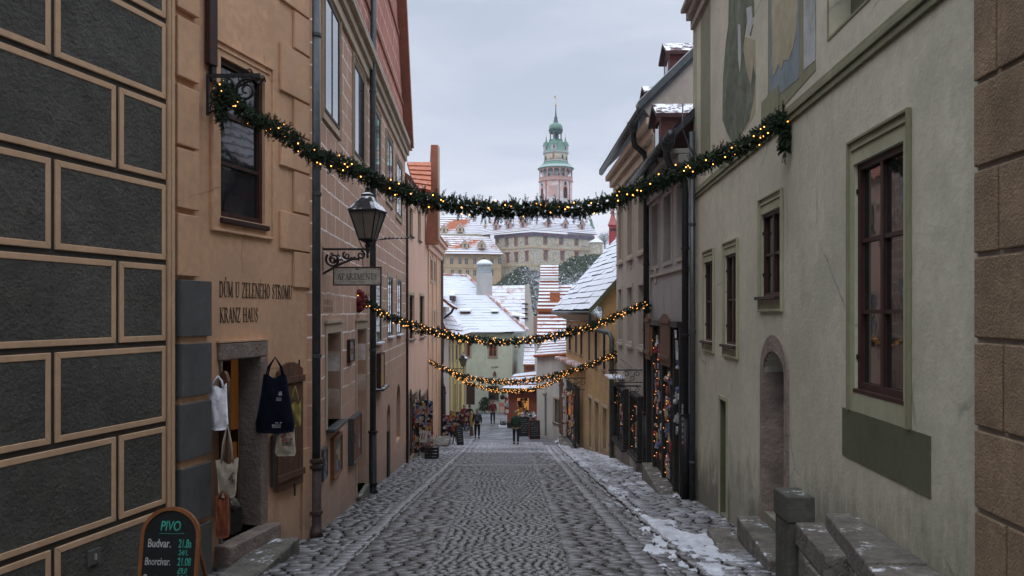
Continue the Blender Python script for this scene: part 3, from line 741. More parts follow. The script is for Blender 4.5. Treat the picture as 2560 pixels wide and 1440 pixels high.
# short dark pipe and board at the top left
mb = MB(); mb.wb(WQ, sx(WQ, 508), sx(WQ, 528), 3.15, 7.2, .02, .10); o = mb.build('timber_post', WOODD, ph, bevel=.01)
mb = MB(); mb.wb(WQ, sx(WQ, 517), sx(WQ, 528), 2.95, 3.16, .03, .08); mb.build('post_foot', IRON, o)

# stone doorstep block in front
mb = MB(); p = [PX(555, 1438, 9.95), PX(675, 1352, 11.3), PX(742, 1362, 11.25), PX(665, 1440, 10.0)]
zt = gz(11)+.17
p = [Vector((-3.62, 9.5, zt)), Vector((-3.52, 11.35, zt)), Vector((-3.05, 11.5, zt)), Vector((-3.12, 9.8, zt))]
mb.prism(p, (0, 0, -.55)); tag(mb.build('doorstep', STONE, bevel=.025), 'worn grey stone doorstep in front of the peach doorway', 'step')

# wooden shutter leaves
def shutter(w, s0, s1, z0, z1, t, parent, arch=True, mat=WOODS, rails=(.1, .86), th=.035):
    mb = MB(); n = 5; W_ = s1-s0
    for k in range(n):
        a = s0+W_*k/n; b = s0+W_*(k+1)/n-.006
        f = [((a-s0)/W_*2-1), ((b-s0)/W_*2-1)]; za, zb = [z1-(.13*abs(q)**2.2 if arch else 0) for q in f]
        mb.wprism(w, [(a, z0), (b, z0), (b, zb), (a, za)], t, t+th)
    o = mb.build('shutter_boards', mat, parent)
    for r in rails:
        z = z0+(z1-z0)*r; m2 = MB(); m2.wb(w, s0-.02, s1+.02, z-.05, z+.05, t+th, t+th+.03); m2.build('cross_rail', mat, o, bevel=.006)
    return o
sh = root('wooden_shutter', 'open arched brown plank shutter right of the peach doorway', 'shutter', WQ.P(sx(WQ, 715), -1.5, .1))
za, zb = WQ.px(715, 905)[1], WQ.px(715, 1218)[1]
shutter(WQ, sx(WQ, 682), sx(WQ, 746), zb, za, .05, sh)
mb = MB(); mb.tube([WQ.P(sx(WQ, 738), za+.02, .07), WQ.P(sx(WQ, 738), za-.12, .07)], .012); mb.build('iron_latch', IRON, sh); mb = MB(); mb.tube([WQ.P(sx(WQ, 722), zb+.05, .1), WQ.P(sx(WQ, 722), zb-.14, .1)], .014)
mb.build('iron_latch', IRON, sh)
mb = MB(); mb.wb(WQ, sx(WQ, 672), sx(WQ, 682), zb+.1, zb+.85, .03, .07); mb.build('hinge', RUST, sh); mb = MB(); mb.wb(WQ, sx(WQ, 668), sx(WQ, 678), za-.3, za-.2, .03, .07); mb.build('hinge', RUST, sh)
sh2 = root('wooden_shutter', 'narrow open door leaf seen edge-on left of the peach doorway', 'shutter', WQ.P(dr[0]+.1, -1.5, 0))
WL = W(WQ.P(dr[0]+.02, 0, .02).xy, PX(577, 0, 10.2).xy)
mb = MB(); shutter(WL, .0, WL.L, dz0+.3, dz1-.12, 0, sh2)

# bags ----------------------------------------------------------------
def bag(name, label, top, u, n, w, h, th, mat, hl=.3, sag=.3, group=None, prints=(), taper=.0, seed=1):
    """soft cloth bag: top = handle hook point; body below, bulging and creased"""
    rnd = random.Random(seed); u = Vector(u).normalized(); n = Vector(n).normalized(); top = Vector(top)
    r = root(name, label, 'bag', top, group); N, M = 12, 14; mb = MB()
    c0 = top-Vector((0, 0, hl))
    def pt(i, j, sd):
        a = i/N*2-1; b = j/M
        wd = w/2*(1-.12*sag*math.sin(b*3.1)+taper*(b-.5))
        x = a*wd*(1-.16*max(0, b-.85)/.15*abs(a)); z = -b*h-sag*.04*math.cos(a*2.5)*(1-b)-.05*h*sag*(1-a*a)*b
        if b < .08: z -= .02*math.sin(a*5+seed)
        bul = th*(1-a*a)**.5*(math.sin(math.pi*min(1, b*.93+.12))**.6)*.5
        cr = .012*math.sin(a*7+b*4+seed)+.010*math.sin(b*9-a*5+seed*2)+.016*noise.noise(Vector((a*2.2, b*3.1, seed*3.3)))
        return c0+u*x+Vector((0, 0, z))+n*(sd*bul+cr+.0+th*.5)
    idx = {}
    for sd in (1, -1):
        for i in range(N+1):
            for j in range(M+1):
                idx[sd, i, j] = len(mb.v); mb.v.append(tuple(pt(i, j, sd)))
    for sd in (1, -1):
        for i in range(N):
            for j in range(M):
                mb.f.append((idx[sd, i, j], idx[sd, i+1, j], idx[sd, i+1, j+1], idx[sd, i, j+1])); mb.m.append(0)
    for j in range(M):
        for i in (0, N):
            mb.f.append((idx[1, i, j], idx[1, i, j+1], idx[-1, i, j+1], idx[-1, i, j])); mb.m.append(0)
    for i in range(N): mb.f.append((idx[1, i, M], idx[1, i+1, M], idx[-1, i+1, M], idx[-1, i, M])); mb.m.append(0)
    mb.build('bag_body', mat, r, smooth=True)
    for k, s in ((0, .28), (1, .22)):
        m2 = MB(); q = n*(th*(.75-.6*k))
        m2.tube([c0-u*w*s+q-Vector((0, 0, .02)), c0-u*w*s*.7+q*.8+Vector((0, 0, hl*.5)), top+n*.02, c0+u*w*s*.7+q*.8+Vector((0, 0, hl*.5)), c0+u*w*s+q-Vector((0, 0, .02))], .012, 6)
        m2.build('handle', mat, r, smooth=True)
    for pm, px_, pz, pw, phh in prints:
        m3 = MB(); c = c0+u*px_*w-Vector((0, 0, pz*h))+n*(th*1.0+.012)
        for q in range(5):
            a = c+u*rnd.uniform(-.5, .5)*pw+Vector((0, 0, rnd.uniform(-.5, .5)*phh)); a2 = a+u*rnd.uniform(-.4, .4)*pw+Vector((0, 0, rnd.uniform(-.5, .5)*phh))
            m3.tube([a, (a+a2)/2+u*.01, a2], .007, 5)
        for q in range(3): m3.tube([c-u*pw*.5-Vector((0, 0, phh*.6+q*.018)), c+u*pw*.5-Vector((0, 0, phh*.6+q*.018))], .003, 4)
        m3.build('printed_motif', pm, r)
    return r
vr = Vector((1, .15, 0)); vf = Vector((.25, -1, 0))
INKB = simple('black_print', (.03, .03, .04)); INKR = simple('red_print', (.3, .03, .03)); PRW = simple('white_print', (.4, .4, .42))
bag('tote_bag', 'large navy cloth bag with white emblem hung on the shutter', PX(688, 893, 11.42), vr, vf, .46, .80, .12, CLOTHN, .26, .5,
    prints=((PRW, .12, .32, .07, .09), (PRW, .05, .84, .12, .03)), taper=.62, seed=2)
bag('tote_bag', 'small cream bag with red and black print below the navy bag', PX(714, 1030, 11.5), vr, vf, .28, .38, .08, CLOTHC, .24, .5,
    prints=((INKR, .0, .25, .12, .1), (INKB, .05, .4, .12, .06)), taper=.2, seed=4)
bag('cloth_bag', 'yellow bag half hidden behind the navy bag on the shutter', PX(738, 965, 11.95), vr, vf, .17, .36, .06, CLOTHY, .24, .3, seed=5)
bag('tote_bag', 'plain white cloth bag hanging at the left edge of the doorway', PX(546, 940, 10.12), vr, vf, .24, .55, .08, CLOTHW, .12, .5, seed=6, taper=.2)
bag('tote_bag', 'cream canvas bag with orange trim hanging low by the door leaf', PX(569, 1060, 10.05), vr, vf, .25, .45, .10, CLOTHC, .45, .7, prints=((INKB, .28, .4, .06, .1),), seed=7, taper=-.25)
bag('cloth_bag', 'rust orange cloth bag hanging below the cream canvas bag', PX(557, 1225, 10.0), vr, vf, .17, .50, .07, CLOTHO, .08, .6, seed=8, taper=.1)
# rock and dark crate inside the door
cr = root('crate', 'black crate with a rough grey stone on it inside the doorway', 'crate', WQ.P(dr[0]+.42, dz0, -.15))
mb = MB(); mb.wb(WQ, dr[0]+.2, dr[0]+.62, dz0+.002, dz0+.34, -.42, -.06); mb.build('crate_body', BLACKW, cr, bevel=.01)
mb = MB(); mb.wb(WQ, dr[0]+.19, dr[0]+.63, dz0+.16, dz0+.2, -.43, -.05); mb.build('crate_rim', IRON, cr)
mb = MB(); c = WQ.P(dr[0]+.42, dz0+.42, -.22)
mb.lathe(c, [(.05, -.08), (.2, -.07), (.23, 0), (.17, .07), (.06, .10)], 9, sx=1.0, sy=.8)
for k, v in enumerate(mb.v): mb.v[k] = tuple(Vector(v)+Vector((noise.noise(Vector(v)*9), noise.noise(Vector(v)*9+Vector((3, 1, 2))), noise.noise(Vector(v)*7)))*.05)
tag(mb.build('rough_stone', STONE, None, smooth=True), 'rough grey stone lying on the black crate inside the doorway', 'stone')
cr['label'] = 'black crate standing just inside the peach doorway'

# iron bracket holding the garland
ib = root('iron_bracket', 'wrought iron scroll bracket by the tall brown window holding the garland', 'bracket', WQ.P(sx(WQ, 520), 2.9, 0))
bp = PX(519, 190, 10.15); mb = MB(); ux = Vector((1, -.05, 0)).normalized()
mb.box(bp.x-.015, bp.x+.02, bp.y-.015, bp.y+.015, bp.z-.5, bp.z+.02)
mb.build('wall_plate', IRON, ib)
mb = MB(); mb.bar(bp, bp+ux*.68, .03, .045); mb.build('arm', IRONS, ib)
mb = MB()
scroll(mb, bp+ux*.50+UZ*-.19, .15, 1.6, ux, UZ, .02, 1, a0=1.2); scroll(mb, bp+ux*.24+UZ*-.13, .11, 1.3, ux, UZ, .018, -1, a0=1.6)
scroll(mb, bp+ux*.12+UZ*-.26, .09, 1.3, ux, UZ, .012, 1, a0=2); scroll(mb, bp+ux*.08+UZ*-.40, .07, 1.2, ux, UZ, .011, -1)
mb.tube([bp-UZ*.48, bp+ux*.12-UZ*.42, bp+ux*.3-UZ*.2, bp+ux*.6-UZ*.03], .014, 6); mb.build('scrollwork', IRON, ib)

# ---- grey downpipe between peach and salmon house
pp = Vector((-3.16, 12.85)); g = gz(12.85)
dp = root('downpipe', 'thick grey downpipe with brown iron foot between peach and salmon houses', 'drainpipe', (pp.x, pp.y, g))
zz = (HY-1150)/F*12.85
pipe(dp, [(pp.x, pp.y, zz), (pp.x, pp.y, 7)], .085, ZINC, [(pp.x, pp.y, 4.45), (pp.x, pp.y, 1.9), (pp.x, pp.y, -.7)])
pipe(dp, [(pp.x, pp.y, zz+.01), (pp.x, pp.y, g+.22), (pp.x+.02, pp.y-.05, g+.08), (pp.x+.06, pp.y-.12, g+.03)], [.098, .098, .1, .1], RUST, [(pp.x, pp.y, zz), (pp.x, pp.y, zz-.10), (pp.x, pp.y, g+.4)], name='iron_foot')

# ---- salmon sgraffito house
WS = W((-3.2, 13.0), (-3.95, 29.6))
sh_ = root('salmon_house', 'salmon house with scratched brick pattern, many windows and red gable', 'house', (-3.4, 17, gz(17)))
op = []; wins = []
for x0, x1, yt, yb, c_, r_ in ((808, 845, 15, 300, 2, 3), (883, 907, 180, 396, 2, 3), (932, 948, 283, 432, 2, 3), (965, 979, 352, 500, 2, 3), (990, 1002, 412, 540, 2, 3)):
    rc = WS.rect(x0, x1, yt, yb, (x0+x1)/2); rc = (rc[0], rc[1], rc[2], rc[3]); wins.append((rc, c_, r_)); 
H_up = (3.15, 4.95)
wins = [((rc[0], rc[1], rc[2], rc[3]), c_, r_) for rc, c_, r_ in wins]
for rc, c_, r_ in wins: op.append(rc+(.14,))
mids = []
for x0, x1, yt, yb in ((940, 953, 700, 855), (969, 981, 693, 840), (992, 1003, 700, 835)):
    rc = WS.rect(x0, x1, yt, yb); mids.append(rc); op.append(rc+(.16,))
blank = WS.rect(816, 849, 832, 1062, 830); op.append(blank+(.32,))
door = WS.rect(891, 914, 822, 1225, 902); op.append(door+(.35,))
ad = WS.rect(967, 976, 1010, 1195); op.append(ad+(.3, True))
ad2 = WS.rect(991, 1001, 960, 1100); op.append(ad2+(.3, True))
ms = MB()
wall(sh_, WS, -.25, WS.L, gz(29)-1.5, 6.05, SALM, op, depth=6)
for rc, c_, r_ in wins:
    window(sh_, WS, rc, rec=-.015, cols=c_, rows=r_, fr=.055, mat=WOODD, gmat=GLASSU, pz=.006, bar=.036)
    surround(sh_, WS, rc, .14, .02, TRIM, ogee=True)
for rc in mids:
    window(sh_, WS, rc, rec=.02, cols=2, rows=4, fr=.05, mat=ZINC, gmat=GLASSU, sill=SNOW, pz=.004, bar=.02)
    surround(sh_, WS, rc, .12, .02, TRIM, ogee=False, bottom=False)
for nm, rc in (('blind_opening', blank), ('closed_door', door), ('dark_door', ad), ('dark_door', ad2)):
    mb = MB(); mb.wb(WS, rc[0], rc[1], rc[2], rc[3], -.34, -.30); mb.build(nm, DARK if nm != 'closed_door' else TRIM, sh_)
    if nm in ('blind_opening', 'closed_door'):
        k = MB(); a, b, c, d = rc; w_ = .14
        k.wb(WS, a-w_, a, c, d+w_*1.3, 0, .025); k.wb(WS, b, b+w_, c, d+w_*1.3, 0, .025); k.wb(WS, a, b, d, d+w_*1.3, 0, .025)
        k.wb(WS, a-w_-.05, b+w_+.05, d+w_*1.3, d+w_*1.3+.05, 0, .06); k.build('door_surround' if nm == 'closed_door' else 'window_surround', TRIM, sh_)
mb = MB(); mb.wb(WS, blank[0]-.04, blank[1]+.05, blank[2]-.06, blank[2], -.3, .16); mb.build('stone_sill', ZINC, sh_, bevel=.01)
mb = MB(); mb.wb(WS, ad[0]-.02, ad[0]+.38, ad[2], ad[3]-.75, .0, .05); mb.build('dark_door_leaf', BLACKW, sh_)
mb = MB(); mb.wb(WS, door[0], door[1], gz(19)-.5, door[2]+.0, -.3, .10); mb.build('door_step', STONE, sh_, bevel=.02)
# cornice in three steps
for nm, z0, z1, t in (('cornice', 5.58, 5.80, .07), ('cornice', 5.80, 5.98, .15), ('cornice', 5.98, 6.10, .26)):
    mb = MB(); mb.wb(WS, -.25, WS.L+.05, z0, z1, 0, t); mb.build(nm, TRIM, sh_, bevel=.015)
mb = MB(); mb.wb(WS, -.25, WS.L+.05, 6.101, 6.13, 0, .27); mb.build('cornice_snow', SNOW, sh_, bevel=.01)
# steep red gable standing on the cornice
gs = WS.off(.03)
pk = [(0, 6.13), (WS.L-.8, 6.13), (WS.L-.8-1.6, 8.15), (WS.L-5.2, 12.4), (0, 12.4)]
mb = MB(); mb.wprism(gs, pk, -3, .02); mb.build('gable_wall', SALR, sh_)
mb = MB(); mb.wprism(gs, [(WS.L-.75, 6.0), (WS.L-.35, 6.0), (WS.L-4.85, 12.5), (WS.L-5.2, 12.4)], -3, .32); mb.build('gable_verge', SALRF, sh_)
for zz in (7.2, 9.1):
    mb = MB(); mb.wb(gs, 0, WS.L-.8-(zz-6.1)*.8, zz, zz+.12, .02, .07); mb.build('string_course', SALRF, sh_)
# faded shop lettering painted on the wall
font_text('HOTEL RŮŽE', WS.P(WS.px(808, 780)[0], WS.px(810, 778)[1], .004), basis((WS.d.x, WS.d.y, 0), UZ), .2, simple('faded_paint', (.30, .20, .15)), sh_, .8) if False else None
mb = MB(); rr = random.Random(3)
s0, s1 = sx(WS, 808), sx(WS, 832)
for z, n in ((.13, 8), (.0, 11)):
    for k in range(n):
        s = lerp(s0, s1, (k+.3)/n); mb.wb(WS, s, s+.022, z, z+.085+rr.uniform(0, .03), 0, .004); mb.wb(WS, s, s+.045, z+rr.choice((0, .04, .085)), z+rr.choice((0, .04, .085))+.018 if False else z+.1, 0, .0035) if rr.random() < .35 else None
mb.build('faded_lettering', simple('faded_paint', (.33, .215, .16), .9), sh_)
# second downpipe
g = gz(19.3); p2 = Vector((-3.34, 19.2))
dp = root('downpipe', 'dark downpipe behind the street lantern on the salmon house', 'drainpipe', (p2.x, p2.y, g))
zz = (HY-1080)/F*19.2
pipe(dp, [(p2.x, p2.y, zz), (p2.x, p2.y, 5.6), (p2.x+.03, p2.y, 9.5)], .075, ZINC, [(p2.x, p2.y, 5.3), (p2.x, p2.y, 2.1), (p2.x, p2.y, -.9)])
pipe(dp, [(p2.x, p2.y, zz+.01), (p2.x, p2.y, g+.1), (p2.x+.05, p2.y-.1, g+.05)], .095, IRON, [(p2.x, p2.y, zz), (p2.x, p2.y, g+.25)], name='iron_foot')
# plaques, posters and pictures on the salmon wall
def picture(label, x0, x1, yt, yb, fm, im, t=.05, cat='picture', kids=True, sd=1):
    rc = WS.rect(x0, x1, yt, yb); a, b, c, d = rc; r = root('framed_picture', label, cat, WS.P((a+b)/2, c, 0))
    mb = MB(); frame_ring(mb, WS, a, b, c, d, .04, 0, t+.02); mb.build('frame', fm, r, bevel=.004)
    mb = MB(); mb.wb(WS, a+.04, b-.04, c+.04, d-.04, 0, t); o = mb.build('picture_panel', im, r)
    if kids:
        q = random.Random(sd); 
        for k in range(5):
            m2 = MB(); s = q.uniform(a+.07, b-.25 if b-a > .4 else b-.1); z = q.uniform(c+.08, d-.3)
            m2.wb(WS, s, min(b-.05, s+q.uniform(.08, .25)), z, min(d-.05, z+q.uniform(.06, .22)), t, t+.003+k*.0015); m2.build('image_patch', q.choice(PAL[3:]), o)
    return r
picture('narrow dark framed plaque between the two tall openings', 867, 879, 848, 905, WOODD, simple('plaque_grey', (.28, .27, .27)), sd=2)
picture('gold framed icon just past the second downpipe', 941, 951, 882, 968, WOODD, PAL[4], t=.10, sd=3)
picture('grey notice board low beside the first downpipe', 799, 810, 1120, 1198, ZINC, simple('notice_grey', (.22, .23, .24)), sd=4)
picture('wood framed poster below the deep blind opening', 826, 848, 1088, 1188, FRAMEO, simple('poster_dark', (.13, .11, .10)), sd=5)
picture('tall poster display beside the closed door', 870, 891, 1038, 1152, ZINC, simple('poster_warm', (.2, .08, .05)), t=.1, sd=6)
mb = MB(); a = WS.px(943, 970); mb.wb(WS, a[0]-.4, a[0]+.9, a[1]-.05, a[1], 0, .22)
tag(mb.build('metal_shelf', IRONS), 'small dark shelf under the gold framed icon', 'shelf')
# APARTMENTS sign and lantern on scroll bracket
d0 = 13.65; bp = PX(808, 623, d0); ub = Vector((1, 0, 0))
lb_ = root('lamp_bracket', 'ornate black iron bracket under the street lantern', 'bracket', bp)
mb = MB(); mb.box(bp.x-.03, bp.x+.0, bp.y-.02, bp.y+.02, bp.z-.42, bp.z+.05); mb.build('wall_plate', IRON, lb_)
mb = MB(); mb.bar(bp, bp+ub*.78, .025, .035); mb.build('arm', IRONS, lb_)
mb = MB()
scroll(mb, bp+ub*.17-UZ*.18, .13, 1.7, ub, UZ, .022, 1, a0=2.4); scroll(mb, bp+ub*.17-UZ*.18, .07, 1.2, ub, UZ, .018, -1, a0=.4)
scroll(mb, bp+ub*.64-UZ*.10, .075, 1.3, ub, UZ, .020, -1, a0=1.5); scroll(mb, bp+ub*.40-UZ*.11, .07, 1.2, ub, UZ, .018, 1, a0=2)
mb.tube([bp-UZ*.42, bp+ub*.1-UZ*.36, bp+ub*.3-UZ*.25, bp+ub*.5-UZ*.17, bp+ub*.62-UZ*.16], .022, 6)
for k in range(9):
    c = bp+ub*(.12+.055*k)-UZ*(.09+.11*abs(math.sin(k*1.7))); mb.tube([c, c+ub*.03+UZ*.025, c+ub*.05-UZ*.01], .016, 5)
mb.build('scrollwork', IRON, lb_)
sg = root('hanging_sign', 'white APARTMENTS sign in a dark frame hanging under the lantern', 'sign', PX(893, 714, d0))
c1, c2 = PX(833, 714, d0), PX(954, 667, d0)
mb = MB(); mb.box(c1.x+.015, c2.x-.015, d0-.012, d0+.012, c1.z+.015, c2.z-.015); mb.build('sign_board', CREAM, sg)
mb = MB(); e = .02
mb.box(c1.x, c2.x, d0-.02, d0+.02, c1.z, c1.z+e); mb.box(c1.x, c2.x, d0-.02, d0+.02, c2.z-e, c2.z); mb.box(c1.x, c1.x+e, d0-.02, d0+.02, c1.z+e, c2.z-e); mb.box(c2.x-e, c2.x, d0-.02, d0+.02, c1.z+e, c2.z-e)
mb.build('sign_frame', WOODD, sg)
mb = MB()
for x in (c1.x+.08, c2.x-.32): mb.tube([(x, d0, c2.z), (x, d0, bp.z)], .006, 5)
mb.build('hanger', IRON, sg)
p = PX(844, 699, d0-.0125); serif_text('APARTMENTS', p, ub, UZ, Vector((0, -1, 0)), .105, (943-844)/F*d0, INK, sg)
mb = MB()
for k in range(9): mb.box(c1.x+.29+k*.03, c1.x+.29+k*.03+.018, d0-.015, d0-.012, c1.z+.055, c1.z+.065)
for sx_ in (c1.x+.05, c2.x-.05):
    for sz in (c1.z+.05, c2.z-.05): mb.box(sx_-.015, sx_+.015, d0-.0145, d0-.012, sz-.003, sz+.003); mb.box(sx_-.003, sx_+.003, d0-.0145, d0-.012, sz-.015, sz+.015)
cx_ = (c1.x+c2.x)/2; mb.prism([(cx_-.03, d0-.012, c2.z-.05), (cx_+.03, d0-.012, c2.z-.05), (cx_+.03, d0-.012, c2.z-.03), (cx_+.012, d0-.012, c2.z-.042), (cx_, d0-.012, c2.z-.022), (cx_-.012, d0-.012, c2.z-.042), (cx_-.03, d0-.012, c2.z-.03)], (0, -.003, 0))
mb.build('small_ornament', INK, sg)
def lantern(loc, sc, label, wide=.46, group=None, arm=True):
    r = root('street_lantern', label, 'lantern', loc, group, local=True)
    r.scale = (sc,)*3; n = 4; ph_ = R(33)
    def ring(rad, z): return [Vector((rad*math.cos(ph_+k*math.pi/2), rad*math.sin(ph_+k*math.pi/2), z)) for k in range(4)]
    lo, hi = ring(.16, .20), ring(.33, .66)
    mb = MB()
    for k in range(4):
        mb.bar(lo[k], hi[k], .02, .02); mb.bar(lo[k], lo[(k+1) % 4], .025, .03); mb.bar(hi[k], hi[(k+1) % 4], .03, .03)
        mb.bar((lo[k]+lo[(k+1) % 4])/2, (hi[k]+hi[(k+1) % 4])/2, .008, .008)
    mb.build('lantern_frame', IRON, r)
    for k in range(4):
        g_ = MB(); a, b, c, d = lo[k]*.97, lo[(k+1) % 4]*.97, hi[(k+1) % 4]*.97, hi[k]*.97
        for q in (a, b, c, d): q.z = q.z/.97
        g_.face([a, b, c, d]); g_.build('glass_pane', GLASSW, r, recalc=False)
    mb = MB(); mb.lathe((0, 0, 0), [(.36, .67), (.365, .69), (.25, .80), (.15, .90), (.115, .93), (.115, .97), (.06, 1.0), (.035, 1.05), (.05, 1.08), (.02, 1.12), (.008, 1.18)], 4, ph=ph_)
    o = mb.build('lantern_roof', IRONS, r)
    mb = MB(); mb.lathe((0, 0, 0), [(.02, -.04), (.035, 0), (.03, .05), (.05, .10), (.03, .13), (.16, .20), (.15, .21)], 8); mb.build('lantern_stem', IRON, r)
    return r
lt = lantern(PX(919, 628, d0), 1.0, 'large black street lantern with snowy cap above the APARTMENTS sign')
mb = MB(); q = Vector((0, 0, .17)); mb.tube([q+Vector((.10, 0, .02)), q+Vector((.45, 0, .05)), q+Vector((.72, 0, .06))], .012, 6)
for k in range(6): mb.ball(q+Vector((.3+.07*k, 0, .055)), .018, 6)
mb.build('side_rod', IRONS, lt)
mb = MB(); mb.tube([(0, 0, -.04), (0, 0, -.12)], .02, 6); mb.tube([(-.16, 0, .22), (-.1, 0, .08), (0, 0, 0)], .008, 5); mb.tube([(.16, 0, .22), (.1, 0, .08), (0, 0, 0)], .008, 5); mb.build('lantern_stay', IRON, lt)
# red ornament where the second garland starts
mb = MB(); c = PX(897, 752, 17.6)
for k in range(13):
    a = k/13*2*math.pi; mb.ball(c+Vector((.10*math.cos(a), .02*math.sin(k), .19*math.sin(a))), .075, 7)
mb.ball(c, .12, 8)
tag(mb.build('red_ornament', simple('dark_red', (.14, .012, .016)), None, smooth=True), 'dark red wreath on the salmon wall where the second garland is tied', 'wreath')

# ---- second peach house beyond
WP = W((-3.97, 29.6), (-4.02, 38.0))
p2h = root('apricot_house', 'plain apricot house with shop doors beyond the salmon house', 'house', (-4, 33, gz(33)))
op = []; ws = []
for x0, x1, yt, yb in ((1023, 1031, 520, 590), (1045, 1051, 528, 602), (1023, 1035, 738, 848), (1049, 1060, 740, 842)):
    rc = WP.rect(x0, x1, yt, yb); ws.append(rc); op.append(rc+(.12,))
ds = []
for x0, x1, yt, yb in ((1026, 1040, 985, 1140), (1048, 1060, 990, 1130)):
    rc = WP.rect(x0, x1, yt, yb); ds.append(rc); op.append(rc+(.5,))
wall(p2h, WP, 0, WP.L, gz(38)-1, 4.85, PEACH2, op, depth=7)
for rc in ws:
    window(p2h, WP, rc, rec=.09, cols=2, rows=3, mat=WOODD, sill=STONE); surround(p2h, WP, rc, .12, .015, TRIM, ogee=False)
for rc in ds:
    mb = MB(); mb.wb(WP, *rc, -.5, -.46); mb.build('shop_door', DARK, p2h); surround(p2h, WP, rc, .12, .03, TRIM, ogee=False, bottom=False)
mb = MB(); mb.wb(WP, -.05, WP.L, 4.85, 5.05, -.1, .12); mb.build('cornice', TRIM, p2h, bevel=.02)
roof(p2h, [WP.P(-.1, 5.0, .2), WP.P(WP.L-.4, 5.0, .2), WP.P(WP.L-.4, 7.4, -2.4), WP.P(-.1, 7.4, -2.4)], 9, [SR_LOW, SALRF])
roof(p2h, [PX(1036, 470, 34.5), PX(1077, 478, 34.5), PX(1077, 405, 36.6), PX(1018, 405, 36.6)], 6, [SR_LOW, TERRA], th=.06)
mb = MB(); a = (HY-362)/F*37; mb.hexa([(-3.80, 36.9, -1), (-3.45, 36.9, -1), (-3.45, 37.3, -1), (-3.80, 37.3, -1), (-3.80, 36.9, a), (-3.45, 36.9, a), (-3.45, 37.3, a), (-3.80, 37.3, a)])
mb = MB(); q = [PX(1077, 362, 37), PX(1094, 362, 37), PX(1094, 610, 37), PX(1064, 610, 37)]; mb.prism(q, (0, .45, 0)); mb.build('fire_wall', SALRF, p2h)
mb = MB(); q = [PX(1094.2, 364, 36.98), PX(1097, 364, 36.98), PX(1098, 600, 36.98), PX(1094.2, 600, 36.98)]; mb.prism(q, (0, .5, 0)); mb.build('fire_wall_lit_edge', TRIM, p2h)  # lit side of the fire wall, put in as a paler strip
dp = root('downpipe', 'thin brown downpipe at the far end of the salmon house', 'drainpipe', (-3.85, 29.5, gz(29.5)))
pipe(dp, [(-3.86, 29.45, gz(29.5)), (-3.86, 29.45, 4.6), (-3.9, 29.45, 5.0)], .05, RUST, [(-3.86, 29.45, -1), (-3.86, 29.45, 2)])
# corner house with heavy cornice
WC = W((-4.02, 38.0), (-4.16, 46.5))
ch = root('cornice_house', 'narrow pale peach house with heavy cornice and brown corner pipe', 'house', (-4.1, 42, gz(42)))
op = []; ws = []
for x0, x1, yt, yb in ((1076, 1080, 650, 700), (1083, 1087, 655, 703), (1090, 1093, 660, 706), (1080, 1086, 778, 848), (1090, 1094, 780, 845)):
    rc = WC.rect(x0, x1, yt, yb); ws.append(rc); op.append(rc+(.1,))
rc = WC.rect(1080, 1086, 980, 1100); op.append(rc+(.4, True)); dd = rc
wall(ch, WC, 0, WC.L, gz(46)-1, 3.2, PEACH, op, depth=7)
for rc in ws: window(ch, WC, rc, rec=.08, cols=2, rows=2, mat=WOODD); surround(ch, WC, rc, .14, .03, TRIM, ogee=False)
mb = MB(); mb.wb(WC, *dd, -.42, -.38); mb.build('shop_door', DARK, ch)
for z0, z1, t in ((3.0, 3.3, .12), (3.3, 3.6, .28), (3.6, 3.8, .42)):
    mb = MB(); mb.wb(WC, -.35, WC.L, z0, z1, -.5, t); mb.build('cornice', PEACH2, ch, bevel=.04)
roof(ch, [WC.P(-.35, 3.82, .45), WC.P(WC.L, 3.82, .45), WC.P(WC.L, 5.6, -3), WC.P(-.35, 5.6, -3)], 7, [SR_HALF, TERRA])
mb = MB()
for s in (.2, 2.8, 5.3, 7.9): mb.wb(WC, s, s+.35, gz(46), 3.0, 0, .06)
mb.build('pilaster', PEACH2, ch)
dp = root('downpipe', 'brown downpipe on the corner of the cornice house', 'drainpipe', (-4.0, 46.2, gz(46)))
pipe(dp, [(-4.04, 46.2, gz(46)), (-4.04, 46.2, 3.0)], .08, RUST)
# pale narrow house and yellow house
WN = W((-4.2, 46.8), (-4.1, 52.2)); nh = root('pale_house', 'narrow pale house with two small snowy roofs beside the yellow house', 'house', (-4.2, 49, gz(49)))
ws = [WN.rect(1107, 1111, 830, 870), WN.rect(1112, 1116, 700+90, 822)]
wall(nh, WN, 0, WN.L, gz(52)-1, .35, surf('pale_pink_plaster', (.5, .42, .36), .1, .9, 1, 24, .004, streak=.4), [r+(.1,) for r in ws], depth=5)
for rc in ws: window(nh, WN, rc, rec=.08, cols=1, rows=2)
roof(nh, [WN.P(-.2, .35, .75), WN.P(WN.L*.6, .25, .75), WN.P(WN.L*.6, 2.3, -1.6), WN.P(-.2, 2.3, -1.6)], 6, [SR_MOST, TERRA])
roof(nh, [WN.P(-.2, -.95, .35), WN.P(WN.L+.2, -1.2, .9), WN.P(WN.L+.2, .35, -.2), WN.P(-.2, .35, -.2)], 5, [SR_MOST, TERRA], name='pent_roof')
pipe(nh, [WN.P(.6, .3, .75), WN.P(.6, 0, .6), WN.P(.6, -.4, .1), WN.P(.6, -3, .08)], .07, IRON, name='gutter_pipe')
WY = W((-4.1, 52.2), (-3.75, 64.5)); yh = root('yellow_house', 'yellow house with narrow windows at the lower end of the street', 'house', (-4, 58, gz(58)))
ws = [WY.rect(1122, 1126, 865, 905), WY.rect(1130, 1134, 862, 902), WY.rect(1139, 1142, 862, 900), WY.rect(1147, 1150, 862, 898)]
dz = [WY.rect(1124, 1128, 960, 1060), WY.rect(1136, 1140, 960, 1050), WY.rect(1148, 1151, 960, 1040)]
